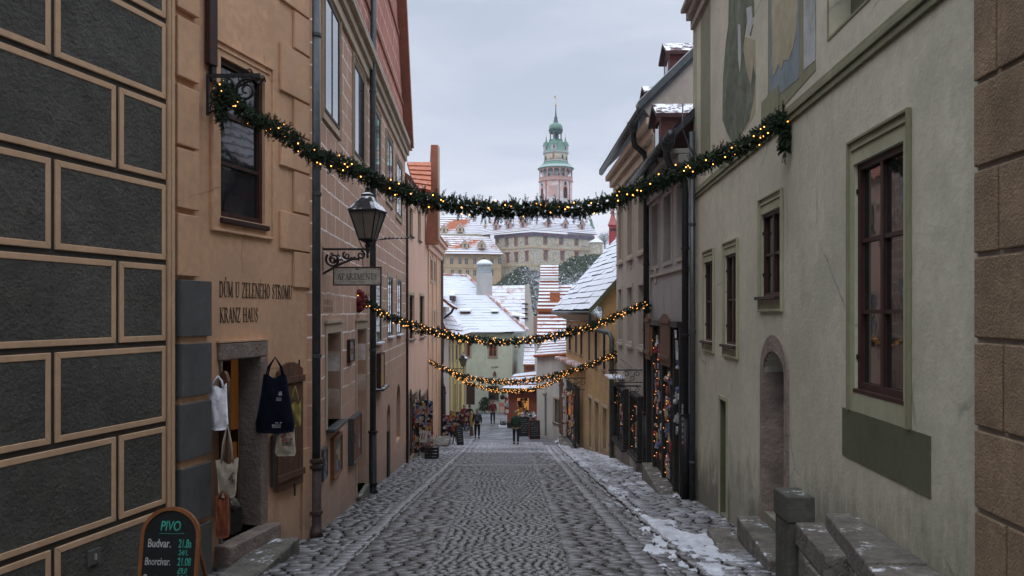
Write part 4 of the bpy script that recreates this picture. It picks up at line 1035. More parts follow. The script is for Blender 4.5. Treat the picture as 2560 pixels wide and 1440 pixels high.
wall(yh, WY, 0, WY.L, gz(64)-1, -1.55, YELL, [r+(.12,) for r in ws+dz], depth=6)
for rc in ws: window(yh, WY, rc, rec=.08, cols=2, rows=2, mat=WOODD); surround(yh, WY, rc, .15, .03, TRIM, ogee=False)
for rc in dz:
    mb = MB(); mb.wb(WY, *rc, -.12, -.1); mb.build('shop_door', WOODD, yh)
mb = MB()
for s in (.1, 2.2, 5, 8, 11, 12): mb.wb(WY, s, s+.25, gz(64), -1.7, 0, .07)
mb.build('pilaster', TRIM, yh)
roof(yh, [WY.P(-.2, -1.6, .5), WY.P(WY.L+.2, -1.6, .5), WY.P(WY.L+.2, -.2, -1.6), WY.P(-.2, .6, -2.2)], 7, [SR_MOST, TERRA])
# ================================================================== RIGHT SIDE
# ---- brown block house at the right edge
WB = W((3.13, 0.5), (3.37, 5.80))
bh = root('brown_house', 'brown pebble-dashed block wall at the right edge', 'house', (3.3, 4, gz(4)))
wall(bh, WB, -26, WB.L-.01, gz(5)-4, 12, BROWNL, depth=1.5)
rz = [-3.4, -2.72, -2.06, -1.42, -.83, -.20, .41, 1.03, 1.65, 2.3, 2.95]
for k, (a, b) in enumerate(zip(rz, rz[1:])):
    jo = WB.px([2525, 2525, 2525, 2530, 2517, 2640, 2505, 2640, 2500, 2640, 2500][k], 0)[0] if k % 2 == 0 else WB.px(2700, 0)[0]
    ed = [WB.L+.01-.018*(3-a)*.2, jo, jo-1.35, jo-2.7]
    for e1, e0 in zip(ed, ed[1:]):
        mb = MB(); mb.wb(WB, e0+.012, e1-.012, a+.018, b-.018, 0, .03); mb.build('stone_block', BROWNB, bh, bevel=.012)
# ---- pale green house
WR = W((3.06+.055*5.75, 5.75), (4.03, 17.62))
gn = root('green_house', 'pale green plastered house with painted murals and arched door', 'house', (3.8, 11, gz(11)))
def rr(w, x0, x1, yt, xt, yb, xb):
    return (min(sx(w, x0), sx(w, x1)), max(sx(w, x0), sx(w, x1)), w.px(xb, yb)[1], w.px(xt, yt)[1])
w1 = rr(WR, 2137, 2262, 352, 2260, 1003, 2262); w2 = rr(WR, 1904, 1953, 515, 1953, 738, 1953)
w3 = rr(WR, 1813, 1843, 630, 1843, 865, 1843); w4 = rr(WR, 1761, 1784, 650, 1784, 855, 1784)
dR = rr(WR, 1911, 1965, 878, 1935, 1300, 1935); nc = rr(WR, 1800, 1817, 1000, 1808, 1290, 1808)
up = rr(WR, 2072, 2200, -150, 2100, 95, 2072)
wall(gn, WR, -.02, WR.L, gz(17)-1, 6.7, GREENW, [w1+(.12,), w2+(.10,), w3+(.10,), w4+(.10,), dR+(.40, .33), nc+(.16,), up+(.25,)], depth=6)
for rc, c_, r_, f in ((w1, 2, 3, .07), (w2, 2, 2, .05), (w3, 2, 2, .045), (w4, 2, 2, .04)):
    o = window(gn, WR, rc, rec=.05, cols=c_, rows=r_, fr=f, bar=.04, mat=WOODD, sill=None if f == .07 else WOODD)
    b_ = MB()
    for s in (rc[0]+.004, rc[1]-.018):
        for z in (rc[2]+.3, rc[3]-.3): b_ = MB(); b_.wb(WR, s, s+.014, z, z+.05, -.03, -.012); b_.build('hinge', IRON, o)
surround(gn, WR, (w1[0], w1[1], w1[2]-.235, w1[3]), .105, .014, GREENL, hood=.12, mat2=GREENT, bottom=False)
mb = MB(); mb.wb(WR, w1[0]-.01, w1[1]+.01, w1[2]-.035, w1[2]+.002, -.10, .016); mb.build('sill', WOODD, gn); mb = MB(); mb.wb(WR, w1[0], w1[1], w1[2]-.235, w1[2]-.036, 0, .012); mb.build('window_apron', GREENL, gn)
for rc in (w2, w3, w4): surround(gn, WR, (rc[0], rc[1], rc[2]-.12, rc[3]), .07, .012, GREENL, hood=.14, mat2=GREENL)
pn = rr(WR, 2108, 2328, 1018, 2108, 1245, 2328)
mb = MB(); mb.wprism(WR, [(pn[0], pn[2]), (pn[1], pn[2]), (pn[1], pn[3]), (pn[0], pn[3])], 0, .012); mb.build('painted_panel', GREEND, gn)
mb = MB(); mb.wb(WR, up[0]-.01, up[1], up[2], up[3], -.27, -.24); o = mb.build('upper_window', GREEND, gn)
mb = MB(); frame_ring(mb, WR, up[0]+.05, up[0]+.75, up[2]+.05, up[3], .06, -.24, -.2); mb.build('window_frame', CREAM, o)
surround(gn, WR, up, .03, .01, GREENT, ogee=False)
# arched stone door case
a, b, c, d = dR; mb = MB(); r_ = (b-a)/2; sp = d-.33; cx = (a+b)/2; N = 14; ow = .15
inn = [(cx-r_*math.cos(math.pi*k/N), sp+.33*math.sin(math.pi*k/N)) for k in range(N+1)]
out = [(cx-(r_+ow)*math.cos(math.pi*k/N), sp+(.33+ow+.08)*math.sin(math.pi*k/N)) for k in range(N+1)]
for k in range(N): mb.wprism(WR, [inn[k], inn[k+1], out[k+1], out[k]], -.02, .03)
mb.wb(WR, a-ow, a, c-.4, sp, -.02, .03); mb.wb(WR, b, b+ow, c-.4, sp, -.02, .03)
mb.build('door_arch', STONEP, gn)
mb = MB(); mb.wb(WR, b-.012, b-.0, c, sp, -.38, -.0); mb.build('door_jamb', STONEP, gn); mb = MB(); mb.wb(WR, a, a+.012, c, sp, -.38, 0); mb.build('door_jamb', STONEP, gn)
mb = MB(); mb.wb(WR, a, b, c, d, -.43, -.39); o = mb.build('arched_door', BLACKW, gn)
mb = MB(); mb.wb(WR, a+.1, a+.13, c+.9, c+1.1, -.39, -.35); mb.build('door_handle', IRON, o)
a, b, c, d = nc
mb = MB(); mb.wb(WR, a, b, c, d, -.18, -.15); mb.wb(WR, b-.012, b, c, d, -.15, -.004); mb.build('niche_panel', GREEND, gn)
mb = MB(); mb.wb(WR, a-.07, a-.0, c-.1, d+.07, 0, .02); mb.wb(WR, b, b+.07, c-.1, d+.07, 0, .02); mb.wb(WR, a, b, d, d+.07, 0, .02); mb.build('niche_surround', GREENL, gn)
# string course
for z0, z1, t in ((2.47, 2.55, .035), (2.55, 2.62, .06), (2.62, 2.69, .035)):
    mb = MB(); mb.wb(WR, -.0, WR.L+.01, z0, z1, 0, t); mb.build('string_course', GREENT, gn, bevel=.01)
# painted stripes and murals on the upper wall (flat paint)
def mural(name, base, seed):
    m, t, b_ = newmat(name); tcx = nd(t, 'ShaderNodeTexCoord').outputs['Object']
    mp = nd(t, 'ShaderNodeMapping', i_0=tcx); mp.inputs['Scale'].default_value = (1.5, 1.5, .55); mp.inputs['Location'].default_value = (seed, seed*2, seed)
    n = nd(t, 'ShaderNodeTexNoise', i_Vector=mp.outputs[0], i_Scale=1.6, i_Detail=3.0, i_Distortion=1.1)
    n2 = nd(t, 'ShaderNodeTexNoise', i_Vector=mp.outputs[0], i_Scale=5.5, i_Detail=7.0, i_Distortion=.8)
    c = ramp(t, n.outputs[0], [(.40, base[0]), (.425, base[1]), (.55, base[1]), (.56, base[2]), (.66, base[2]), (.67, base[3])])
    c = mixc(t, ramp(t, n2.outputs[0], [(.45, 0), (.62, .55)]), c, base[4])
    c = mixc(t, ramp(t, n2.outputs[0], [(.62, 0), (.68, .6)]), c, (.42, .43, .42))
    t.links.new(c, b_.inputs['Base Color']); b_.inputs['Roughness'].default_value = .9
    return m
M1 = mural('faded_mural_green', [(.26, .29, .2), (.17, .20, .13), (.33, .31, .22), (.36, .38, .36), (.15, .17, .11)], 2.0)
M2 = mural('faded_mural_blue', [(.33, .30, .18), (.37, .34, .22), (.20, .25, .26), (.22, .27, .28), (.30, .27, .17)], 5.0)
def paint(x0, x1, zb, zt, mat, t=.004, poly=None, nm='painted_panel'):
    mb = MB()
    if poly: mb.wprism(WR, poly, 0, t)
    else: mb.wb(WR, sx(WR, x0), sx(WR, x1), zb, zt, 0, t)
    return mb.build(nm, mat, gn)
paint(1752, 1776, 3.0, 6.4, GREENT)
paint(1733, 1742, 2.9, 6.4, GREENL)
a, b = sx(WR, 1808), sx(WR, 1888); m_ = (a+b)/2
def ppoly(pts, up_=True): return [WR.px(x, y) for x, y in pts]
top = lambda x: (sx(WR, x), 6.2)
MG = surf('mural_dark_green', (.13, .145, .10), .4, .9, 3.2, 20, .002, streak=.5, stain=(.30, .29, .24)); MBG = surf('mural_beige', (.37, .33, .22), .22, .9, 2.2, 20, .002, streak=.5, stain=(.25, .24, .17))
MBL = surf('mural_blue_grey', (.20, .24, .26), .2, .9, 2.2, 20, .002, streak=.5); MW = surf('mural_pale', (.42, .43, .43), .2, .9, 4, stain=(.16, .18, .12))
paint(0, 0, 0, 0, MBG, .004, ppoly([(1888, 100), (1890, 200), (1888, 285), (1862, 330), (1858, 90)])+[], 'wall_mural')
paint(0, 0, 0, 0, MG, .008, ppoly([(1808, 200), (1807, 300), (1818, 330), (1831, 357), (1846, 350), (1862, 320), (1874, 300), (1884, 250), (1890, 190), (1884, 165), (1878, 215), (1868, 180), (1858, 120), (1866, 60), (1886, 40)])+[top(1882), top(1824)]+ppoly([(1822, 60), (1815, 110)]), 'wall_mural')
paint(0, 0, 0, 0, MW, .012, ppoly([(1846, 60), (1852, 62), (1854, 150), (1851, 180), (1847, 150)]), 'wall_mural')
paint(0, 0, 0, 0, MW, .013, ppoly([(1868, 20), (1880, 15), (1884, 60), (1876, 90), (1870, 60)]), 'wall_mural')
a, b = sx(WR, 2040), sx(WR, 1921)
paint(0, 0, 2.72, 6.5, GREENT, .006, [(a, 2.85), (b, 2.72), (b+.15, 3.1), (b, 3.15), (b, 6.5), (a, 6.5)], 'mural_border')
paint(0, 0, 0, 0, MBL, .010, ppoly([(1926, 258), (1999, 195)])+[top(1999), top(1926)], 'wall_mural')
paint(0, 0, 0, 0, MBG, .014, ppoly([(1934, 190), (1940, 186), (1948, 160), (1956, 172), (1962, 150), (1975, 150), (1985, 120), (1993, 80), (1996, 20)])+[top(1990), top(1934)]+ppoly([(1932, 60)]), 'wall_mural')
paint(0, 0, 0, 0, MW, .010, ppoly([(2011, 175), (2040, 150)])+[top(2040), top(2011)], 'wall_mural')
for x, y, r_ in (): paint(0, 0, 0, 0, MG, .014, ppoly([(x-r_*.6, y-r_), (x+r_*.5, y-r_*.9), (x+r_*.7, y+r_*.6), (x, y+r_*1.3), (x-r_*.7, y+r_*.5)]), 'mural_patch')
mb = MB(); mb.wb(WR, sx(WR, 1950), sx(WR, 1908), 2.695, 3.1, 0, .03); mb.build('painted_block', GREENT, gn)
# eaves cornice of green house
for z0, z1, t in ((6.25, 6.45, .08), (6.45, 6.62, .18), (6.62, 6.72, .30)):
    mb = MB(); mb.wb(WR, 0, WR.L+.12, z0, z1, -.2, t); mb.build('cornice', TAUPE, gn, bevel=.02)
roof(gn, [WR.P(-.5, 6.75, .2), WR.P(WR.L+.10, 6.75, .2), WR.P(WR.L+.15, 9.0, -3.2), WR.P(-.5, 9.0, -3.2)], 9, [SR_MOST, TAUPE])

# stone steps and parapet before the arched door
def block(name, label, cat, pts, zt, h, mat=STONE, bev=.02, parent=None):
    mb = MB(); mb.prism([(x, y, zt) for x, y in pts], (0, 0, -h)); o = mb.build(name, mat, parent, bevel=bev)
    if cat: tag(o, label, cat)
    return o
block('stone_step', 'lowest broad stone step before the arched door, nearest the street', 'step', [(3.06, 12.55), (2.74, 9.4), (3.15, 9.36), (3.42, 12.5)], -3.37, .5)
block('stone_step', 'upper stone step against the green wall below the arched door', 'step', [(3.40, 12.1), (3.17, 9.9), (3.62, 9.85), (3.74, 12.1)], -3.07, .5)
pl = root('stone_pillar', 'square mossy stone pillar with snow on top beside the arched door', 'pillar', (3.1, 8.75, gz(8.7)))
MOSS = surf('mossy_stone', (.085, .085, .07), .35, .85, 3.5, 18, .012, stain=(.05, .055, .035), snow=.14, fine=1.4)
block('pillar_shaft', None, None, [(2.96, 9.0), (2.95, 8.55), (3.22, 8.55), (3.22, 9.0)], -2.03, 1.4, MOSS, .015, pl)
block('pillar_cap', None, None, [(2.945, 9.02), (2.935, 8.53), (3.235, 8.53), (3.235, 9.02)], -1.97, .28, MOSS, .015, pl)
pw = root('stone_parapet', 'low parapet of grey stone blocks running from the pillar along the green wall', 'parapet wall', (3.1, 7.5, gz(7.5)))
def pb(a, b, c, d, zt, h): block('stone_block', None, None, [a, b, c, d], zt, h, STONE, .02, pw)
pb((3.00, 8.48), (2.86, 7.30), (3.20, 7.28), (3.30, 8.48), -2.22, .24)
pb((3.02, 8.44), (2.90, 7.9), (3.2, 7.9), (3.3, 8.44), -2.47, .30); pb((2.895, 7.88), (2.86, 7.32), (3.2, 7.30), (3.2, 7.88), -2.47, .30); pb((3.02, 8.44), (2.87, 7.33), (3.2, 7.3), (3.3, 8.44), -2.78, .7)
pb((3.22, 8.22), (2.92, 6.6), (3.42, 6.58), (3.50, 8.22), -2.06, .22); pb((2.915, 6.58), (2.6, 4.9), (3.3, 4.9), (3.42, 6.56), -2.07, .22)
pb((3.24, 8.18), (3.05, 7.25), (3.4, 7.25), (3.48, 8.18), -2.29, .27); pb((3.045, 7.23), (2.85, 6.2), (3.4, 6.2), (3.4, 7.23), -2.29, .27); pb((3.24, 8.16), (2.7, 5.3), (3.4, 5.3), (3.48, 8.16), -2.57, .9)
pb((2.845, 6.18), (2.6, 5.0), (3.3, 5.0), (3.38, 6.18), -2.30, .26)
# ---- dark taupe shop house
WD = W((3.93, 17.64), (4.02, 23.3))
th_ = root('taupe_shop_house', 'dark taupe house with black timber shopfront and brown dormer', 'house', (4, 20, gz(20)))
op = []; ws = []
for x0, x1 in ((1632, 1647), (1661, 1680), (1694, 1708)):
    rc = (sx(WD, x1), sx(WD, x0), 1.30, 3.0); op.append(rc+(.25,)); ws.append(rc)
wall(th_, WD, 0, WD.L, gz(23)-1, 3.7, TAUPE2, op, depth=6)
for rc in ws:
    mb = MB(); mb.wb(WD, *rc, -.25, -.22); mb.build('blind_window', TAUPE2, th_)
    surround(th_, WD, rc, .10, .03, TAUPE, ogee=False)
mb = MB(); mb.wb(WD, 0, WD.L, .98, 1.06, 0, .05); mb.build('string_course', TAUPE, th_, bevel=.01)
for z0, z1, t in ((3.1, 3.3, .12), (3.3, 3.5, .26), (3.5, 3.62, .40)):
    mb = MB(); mb.wb(WD, -.0, WD.L+.1, z0, z1, -.1, t); mb.build('cornice', TAUPE2, th_, bevel=.02)
def gutter(parent, w, s0, s1, z, t, r=.085):
    mb = MB(); mb.tube([w.P(s0, z+.03, t), w.P(s1, z, t)], r, 12)
    o = mb.build('gutter', ZINC, parent, smooth=True); k = MB(); n = int((s1-s0)/.32)
    for i in range(n):
        s = s0+(s1-s0)*(i+.5)/n; k.tube([w.P(s-.012, z+.02, t), w.P(s+.012, z+.02, t)], r*1.12, 12)
    k.build('gutter_bracket', ZINC, o)
gutter(th_, WD, -.9, WD.L+.25, 3.72, .58)
roof(th_, [WD.P(-.02, 3.78, .62), WD.P(WD.L+.2, 3.78, .62), WD.P(WD.L+.2, 6.6, -2.2), WD.P(-.02, 6.6, -2.2)], 10, [SR_MOST, SLATE])
def dormer(parent, w, s, z, wd, h, dp, t, mats=(WOODD, SR_FULL), pitch=.35):
    """gabled dormer on the street slope; face at t, running back dp"""
    mb = MB(); mb.wb(w, s-wd/2, s+wd/2, z, z+h, t-dp, t); mb.wprism(w, [(s-wd/2, z+h), (s+wd/2, z+h), (s, z+h+pitch)], t-dp, t)
    o = mb.build('dormer', mats[0], parent)
    k = MB(); k.wb(w, s-wd*.27, s+wd*.27, z+.1, z+h-.08, t, t+.012); k.build('dormer_window', GLASS, o)
    k = MB()
    for sg_ in (-1, 1):
        k.wprism(w, [(s, z+h+pitch+.02), (s, z+h+pitch+.12), (s+sg_*(wd/2+.16), z+h+.02), (s+sg_*(wd/2+.16), z+h-.08)], t-dp-.05, t+.14)
    k.build('dormer_roof', mats[1], o)
    return o
SALD = surf('dark_red_timber', (.10, .035, .03), .3, .7, 5, 30, .003)
dormer(th_, WD, 2.3, 3.95, .95, .85, 1.8, .34, (SALD, DORM), .28)
# black timber shopfront: posts, door leaves with goods and string lights
SFb = [(1634, 1643), (1647, 1668), (1672, 1700), (1703, 1713)]
def bulbs(parent, pts, r=.018, mat=BULBF, name='bulb'):
    mb = MB(); mb.ball((0, 0, 0), r, 5); o0 = None
    for p in pts:
        if o0 is None: o0 = mb.build(name, mat, None); o = o0
        else: o = o0.copy(); COL.objects.link(o)
        o.location = Vector(p)-(ORG.get(parent.name, Vector((0, 0, 0)))); o.parent = parent
def goods(parent, w, s0, s1, z0, z1, t, n=26, seed=1, items=True, pal=None, lights=0, size=.07):
    q = random.Random(seed); protos = {}
    for k in range(n):
        s, z = q.uniform(s0, s1), q.uniform(z0, z1); ty = q.choice(('card', 'ball', 'card', 'doll', 'plate')); p = w.P(s, z, t+q.uniform(.0, .05))
        m = q.choice(pal or PAL); mb = MB(); u = Vector((w.d.x, w.d.y, 0)); nn = Vector((w.n.x, w.n.y, 0)); g = size*q.uniform(.7, 1.4)
        if ty == 'card': a = g*1.1; mb.hexa([p-u*a-UZ*a*1.3, p+u*a-UZ*a*1.3, p+u*a*.9+UZ*a*1.3, p-u*a+UZ*a*1.2]+[p-u*a-UZ*a*1.3+nn*.02, p+u*a-UZ*a*1.3+nn*.02, p+u*a*.9+UZ*a*1.3+nn*.03, p-u*a+UZ*a*1.2+nn*.03])
        elif ty == 'ball': mb.ball(p, g*.8, 6)
        elif ty == 'plate': mb.tube([p-nn*.01, p+nn*.02], g*1.1, 8)
        else: mb.lathe(p, [(g*.3, -g*1.2), (g*.75, -g), (g*.35, g*.2), (g*.42, g*.5), (g*.1, g*1.0)], 6)
        mb.build({'card': 'postcard', 'ball': 'ornament', 'plate': 'painted_plate', 'doll': 'small_figure'}[ty], m, parent)
    if lights: bulbs(parent, [w.P(q.uniform(s0, s1), lerp(z0, z1, (k+q.random())/lights), t+.09) for k in range(lights)], .013, BULBS)
sf = root('shopfront', 'black and brown timber shopfront with fairy lights and hung souvenirs', 'shopfront', (3.9, 20, gz(20)))
zt = -.35; zb = gz(20)+.2
mb = MB()
for x in (1630, 1646, 1670, 1700, 1716):
    s = sx(WD, x); mb.wb(WD, s-.07, s+.07, gz(20)-.7, zt+.0, 0, .16)
mb.wb(WD, sx(WD, 1716), sx(WD, 1630), zt, zt+.14, 0, .22)
mb.build('shopfront_post', BLACKW, sf, bevel=.01)
for x0, x1, tp in ((1673, 1697, -.25), (1633, 1645, -.3)):
    a, b = sx(WD, x1), sx(WD, x0); o = shutter(WD, a, b, zt-.95, zt+.32, .20, sf, arch=True, mat=WOODS, rails=(.15, .85))
for x0, x1 in ((1648, 1668), (1673, 1698), (1702, 1714), (1632, 1644)):
    a, b = sx(WD, x1), sx(WD, x0); mb = MB(); mb.wb(WD, a, b, gz(22)-.2, zt-.02, .02, .06); mb.build('shop_door', DARK, sf)
a, b = sx(WD, 1666), sx(WD, 1650); goods(sf, WD, a, b, gz(20)+.5, zt-.3, .12, 44, 11, lights=16)
a, b = sx(WD, 1697), sx(WD, 1684); goods(sf, WD, a, b, gz(19)+.4, zt-1.0, .16, 44, 12, lights=13)
a, b = sx(WD, 1714), sx(WD, 1708); goods(sf, WD, a, b, gz(18)+1.2, zt-.1, .14, 16, 13, pal=[PAL[3], PAL[9], PAL[2]])
a, b = sx(WD, 1644), sx(WD, 1636); mb = MB(); mb.wb(WD, a, b, -1.2, -.42, .08, .12); mb.build('lit_pane', AMBER, sf)
block('stone_step', 'long grey stone step in front of the black shopfront', 'step', [(3.63, 22.4), (3.36, 17.9), (3.85, 17.8), (4.0, 22.4)], gz(20)+.24, .8)
for lab, x, y, r_, top, m, cat in (('black downpipe at the near end of the black shopfront', 3.80, 17.55, .075, 3.4, IRON, 0), ('black downpipe between the black shopfront and the grey-brown house', 3.90, 23.25, .085, 4.9, IRON, 0)):
    g = gz(y); dp = root('downpipe', lab, 'drainpipe', (x, y, g))
    pts = [(x, y, g), (x, y, top-.75), (x-.02, y, top-.5), (x-.32, y-.0, top-.22), (x-.40, y, top+.0), (x-.40, y, top+.22)] if top < 4 else [(x, y, g), (x, y, top-.5), (x-.05, y, top-.3), (x-.33, y, top-.05), (x-.38, y, top+.2), (x-.38, y, top+.42)]
    pipe(dp, pts, r_, m, [(x, y, -.5), (x, y, 1.4)])
    pipe(dp, [(x, y, g-.05), (x, y, g+1.9)], r_*1.28, IRON, [(x, y, g+1.9)], name='iron_foot')
    k = MB(); q = Vector(pts[-1]); k.lathe(q, [(r_, -.12), (r_*1.3, -.05), (.17, .08), (.18, .2)], 10); k.build('rain_hopper', ZINC, dp)
    if top > 4: dp['label'] = 'black downpipe between the black shopfront and the grey-brown house'
g = gz(17.4); dp = root('downpipe', 'slim grey downpipe on the far corner of the pale green house', 'drainpipe', (3.93, 17.4, g))
pipe(dp, [(3.90, 17.3, g+.05), (3.90, 17.3, 3.9)], .062, ZINC, [(3.90, 17.3, -.4), (3.90, 17.3, 1.9), (3.90, 17.3, g+.9)])
mb = MB(); q = random.Random(5)
for k in range(7):
    z = -2.1-.13*k; mb.box(3.72-.0, 3.74, 17.46+.02*q.random(), 17.54, z, z+q.uniform(.05, .11))
tag(mb.build('sticker', PAL[9]), 'torn pale stickers on the black downpipe by the shopfront', 'stickers')
# cable
mb = MB(); mb.tube([PX(1707, 262, 17.3), PX(1706, 320, 17.2), PX(1722, 365, 17.3), PX(1750, 398, 17.0)], .015, 6)
tag(mb.build('cable', ZINC, smooth=True), 'loose grey cable hanging from the eaves onto the green house', 'cable')

# ---- grey-brown house
WT = W((4.02, 23.3), (4.02, 30.8))
t3 = root('grey_brown_house', 'tall grey-brown house with deep gutter, blind windows and lit shop windows', 'house', (4.02, 27, gz(27)))
op = []; ws = []
for x0, x1 in ((1547, 1556), (1569, 1582), (1597, 1611)):
    rc = (sx(WT, x1), sx(WT, x0), 1.95, 3.95); ws.append(rc); op.append(rc+(.22,))
    rc = (sx(WT, x1)+.05, sx(WT, x0)-.05, -1.0, .85); ws.append(rc); op.append(rc+(.22,))
wall(t3, WT, 0, WT.L, gz(30)-1, 5.35, TAUPE, op, depth=6)
for rc in ws:
    mb = MB(); mb.wb(WT, *rc, -.22, -.19); mb.build('blind_window', TAUPE2, t3); surround(t3, WT, rc, .12, .03, TRIM if rc[2] > 0 else TAUPE, ogee=False)
    mb = MB(); mb.wb(WT, rc[0]-.16, rc[1]+.16, rc[2]-.2, rc[2]-.12, 0, .1); mb.build('window_sill', TAUPE, t3)
for z0, z1, t in ((4.5, 4.8, .12), (4.8, 5.05, .26), (5.05, 5.25, .42)):
    mb = MB(); mb.wb(WT, -1.8, WT.L+.1, z0, z1, -.1, t); mb.build('cornice', TRIM, t3, bevel=.03)
gutter(t3, WT, -1.85, WT.L+.2, 5.40, .56, .095)
mb = MB(); mb.wprism(WT, [(-1.9, 5.25), (-1.9, 5.5), (-1.9, 8.0)], -.1, .1) if False else None
roof(t3, [WT.P(-1.9, 5.48, .62), WT.P(WT.L+.2, 5.48, .62), WT.P(WT.L+.2, 9.0, -3.0), WT.P(-1.9, 9.0, -3.0)], 12, [SR_MOST, SLATE])
# near gable wall with zinc-covered verge
nw = W(WT.P(-1.85, 0, .0).xy, WT.P(-1.85, 0, -5).xy)
mb = MB(); mb.prism([WT.P(-1.8, 3.5, 0), WT.P(-1.8, 5.25, .3), WT.P(-1.8, 5.5, .5), WT.P(-1.8, 8.9, -3.0), WT.P(-1.8, 3.5, -3.0)], (0, .3, 0)); mb.build('gable_wall', TAUPE, t3)
mb = MB(); mb.prism([WT.P(-1.95, 5.42, .62), WT.P(-1.95, 5.62, .66), WT.P(-1.95, 9.2, -3.0), WT.P(-1.95, 9.0, -3.0)], (0, .42, 0)); mb.build('verge_cover', ZINC, t3)
mb = MB(); mb.prism([WT.P(-1.9, 5.63, .64), WT.P(-1.9, 5.66, .64), WT.P(-1.9, 9.25, -3.0), WT.P(-1.9, 9.21, -3.0)], (0, .12, 0)); mb.build('verge_snow', SNOW, t3)
dormer(t3, WT, 1.2, 6.85, .95, .95, 2.4, -.72, (SALD, DORM), .32); dormer(t3, WT, 3.7, 6.55, .8, .72, 2.0, -.5, (SALD, DORM), .25)
# relief ornament and plaques
for x, y in ((1577, 657), (1640, 690)):
    w_ = WT if x < 1620 else WD; s, z = w_.px(x, y); mb = MB(); mb.wb(w_, s-.14, s+.14, z-.2, z+.2, 0, .03); o = mb.build('wall_plaque', CREAM, t3 if x < 1620 else th_, bevel=.01)
    k = MB(); k.wb(w_, s-.05, s+.05, z-.12, z+.13, .03, .05); k.build('relief', TAUPE2, o)
# boxed shop windows
for x0, x1, yt, yb, lab in ((1546, 1572, 965, 1110, 1), (1588, 1610, 985, 1140, 2)):
    a, b = sx(WT, x1), sx(WT, x0); z1 = WT.px((x0+x1)/2, yt)[1]; z0 = WT.px((x0+x1)/2, yb)[1]
    mb = MB(); frame_ring(mb, WT, a, b, z0, z1, .10, 0, .20); mb.wb(WT, a-.08, b+.08, z0-.06, z0+.02, 0, .27); o = mb.build('display_window', BLACKW, t3, bevel=.01)
    k = MB(); k.wb(WT, a+.1, b-.1, z0+.1, z1-.1, .02, .05); k.build('display_back', DARK, o)
    k = MB(); k.wb(WT, (a+b)/2-.03, (a+b)/2+.03, z0+.1, z1-.1, .15, .19); k.build('mullion', BLACKW, o)
    goods(t3, WT, a+.15, b-.15, z0+.2, z1-.25, .06, 24, lab*7, lights=12)
# iron shop signs of this row
def iron_sign(label, w, x, y, L, H, snow=True, sd=1):
    s, z = w.px(x, y); b0 = w.P(s, z, 0); u = Vector((w.n.x, w.n.y, 0)); r = root('iron_sign', label, 'sign', b0); mb = MB()
    mb.bar(b0, b0+u*L, .03, .04); mb.bar(b0-UZ*H, b0-UZ*H+u*L*.8, .03, .03); mb.bar(b0+u*L*.8, b0+u*L*.8-UZ*H, .02, .02); mb.build('sign_arm', IRONS if snow else IRON, r)
    mb = MB(); q = random.Random(sd)
    for k in range(5): scroll(mb, b0+u*(L*(.15+.16*k))-UZ*H*(.35+.3*(k % 2)), H*.26, 1.2, u, UZ, .014, (-1)**k, a0=q.random()*6)
    mb.build('scrollwork', IRON, r)
    return r
iron_sign('black iron scroll sign with snow above the lit shop windows', WT, 1606, 925, 1.05, .38, sd=2)
iron_sign('second black iron scroll sign hanging just below the snowy one', WT, 1602, 965, .85, .35, False, sd=3)
mb = MB(); mb.tube([PX(1549, 895, 30), PX(1562, 905, 28), PX(1580, 920, 26.4)], .012, 5); mb.tube([PX(1548, 912, 30), PX(1560, 922, 28.2), PX(1579, 931, 26.4)], .012, 5)
tag(mb.build('cable', IRON), 'thin cables strung along the grey-brown house above the shop windows', 'cable')
mb = MB(); a = WT.px(1556, 945); mb.wb(WT, a[0]-.6, a[0]+.9, a[1], a[1]+.07, 0, .55); tag(mb.build('shop_canopy', SR_MOST, bevel=.02), 'small snow-covered canopy over the lit shop window', 'canopy')

# ---- ochre house with the steep snowy roof
WO = W((4.0, 30.85), (2.98, 44.0))
oh = root('ochre_house', 'ochre house with steep snow-covered slate roof and souvenir shop', 'house', (3.5, 37, gz(37)))
op = []; ws = []
for x0, x1, yt, yb in ((1422, 1428, 812, 877), (1438, 1443, 815, 882), (1451, 1457, 818, 888), (1471, 1476, 825, 902), (1487, 1494, 825, 915), (1507, 1515, 825, 925)):
    rc = WO.rect(x0, x1, yt, yb); ws.append(rc); op.append(rc+(.15,))
ds = []
for x0, x1, yt, yb, r_ in ((1472, 1480, 995, 1120, .3), (1487, 1498, 1005, 1145, .3), (1507, 1518, 1020, 1125, .2)):
    rc = WO.rect(x0, x1, yt, yb); ds.append(rc); op.append(rc+(r_,))
wall(oh, WO, 0, WO.L, gz(44)-1, -.45, OCHRE, op, depth=5)
for rc in ws: window(oh, WO, rc, rec=.03, cols=1, rows=2, mat=WOODD, gmat=GLASS, sill=STONE); surround(oh, WO, rc, .11, .025, TRIM, ogee=False)
for rc in ds:
    mb = MB(); mb.wb(WO, *rc, -.32, -.28) if rc is not ds[2] else mb.wb(WO, *rc, -.2, -.17); mb.build('shop_door', WOODD if rc is ds[1] else DARK, oh); surround(oh, WO, rc, .12, .03, TRIM, ogee=False, bottom=False)
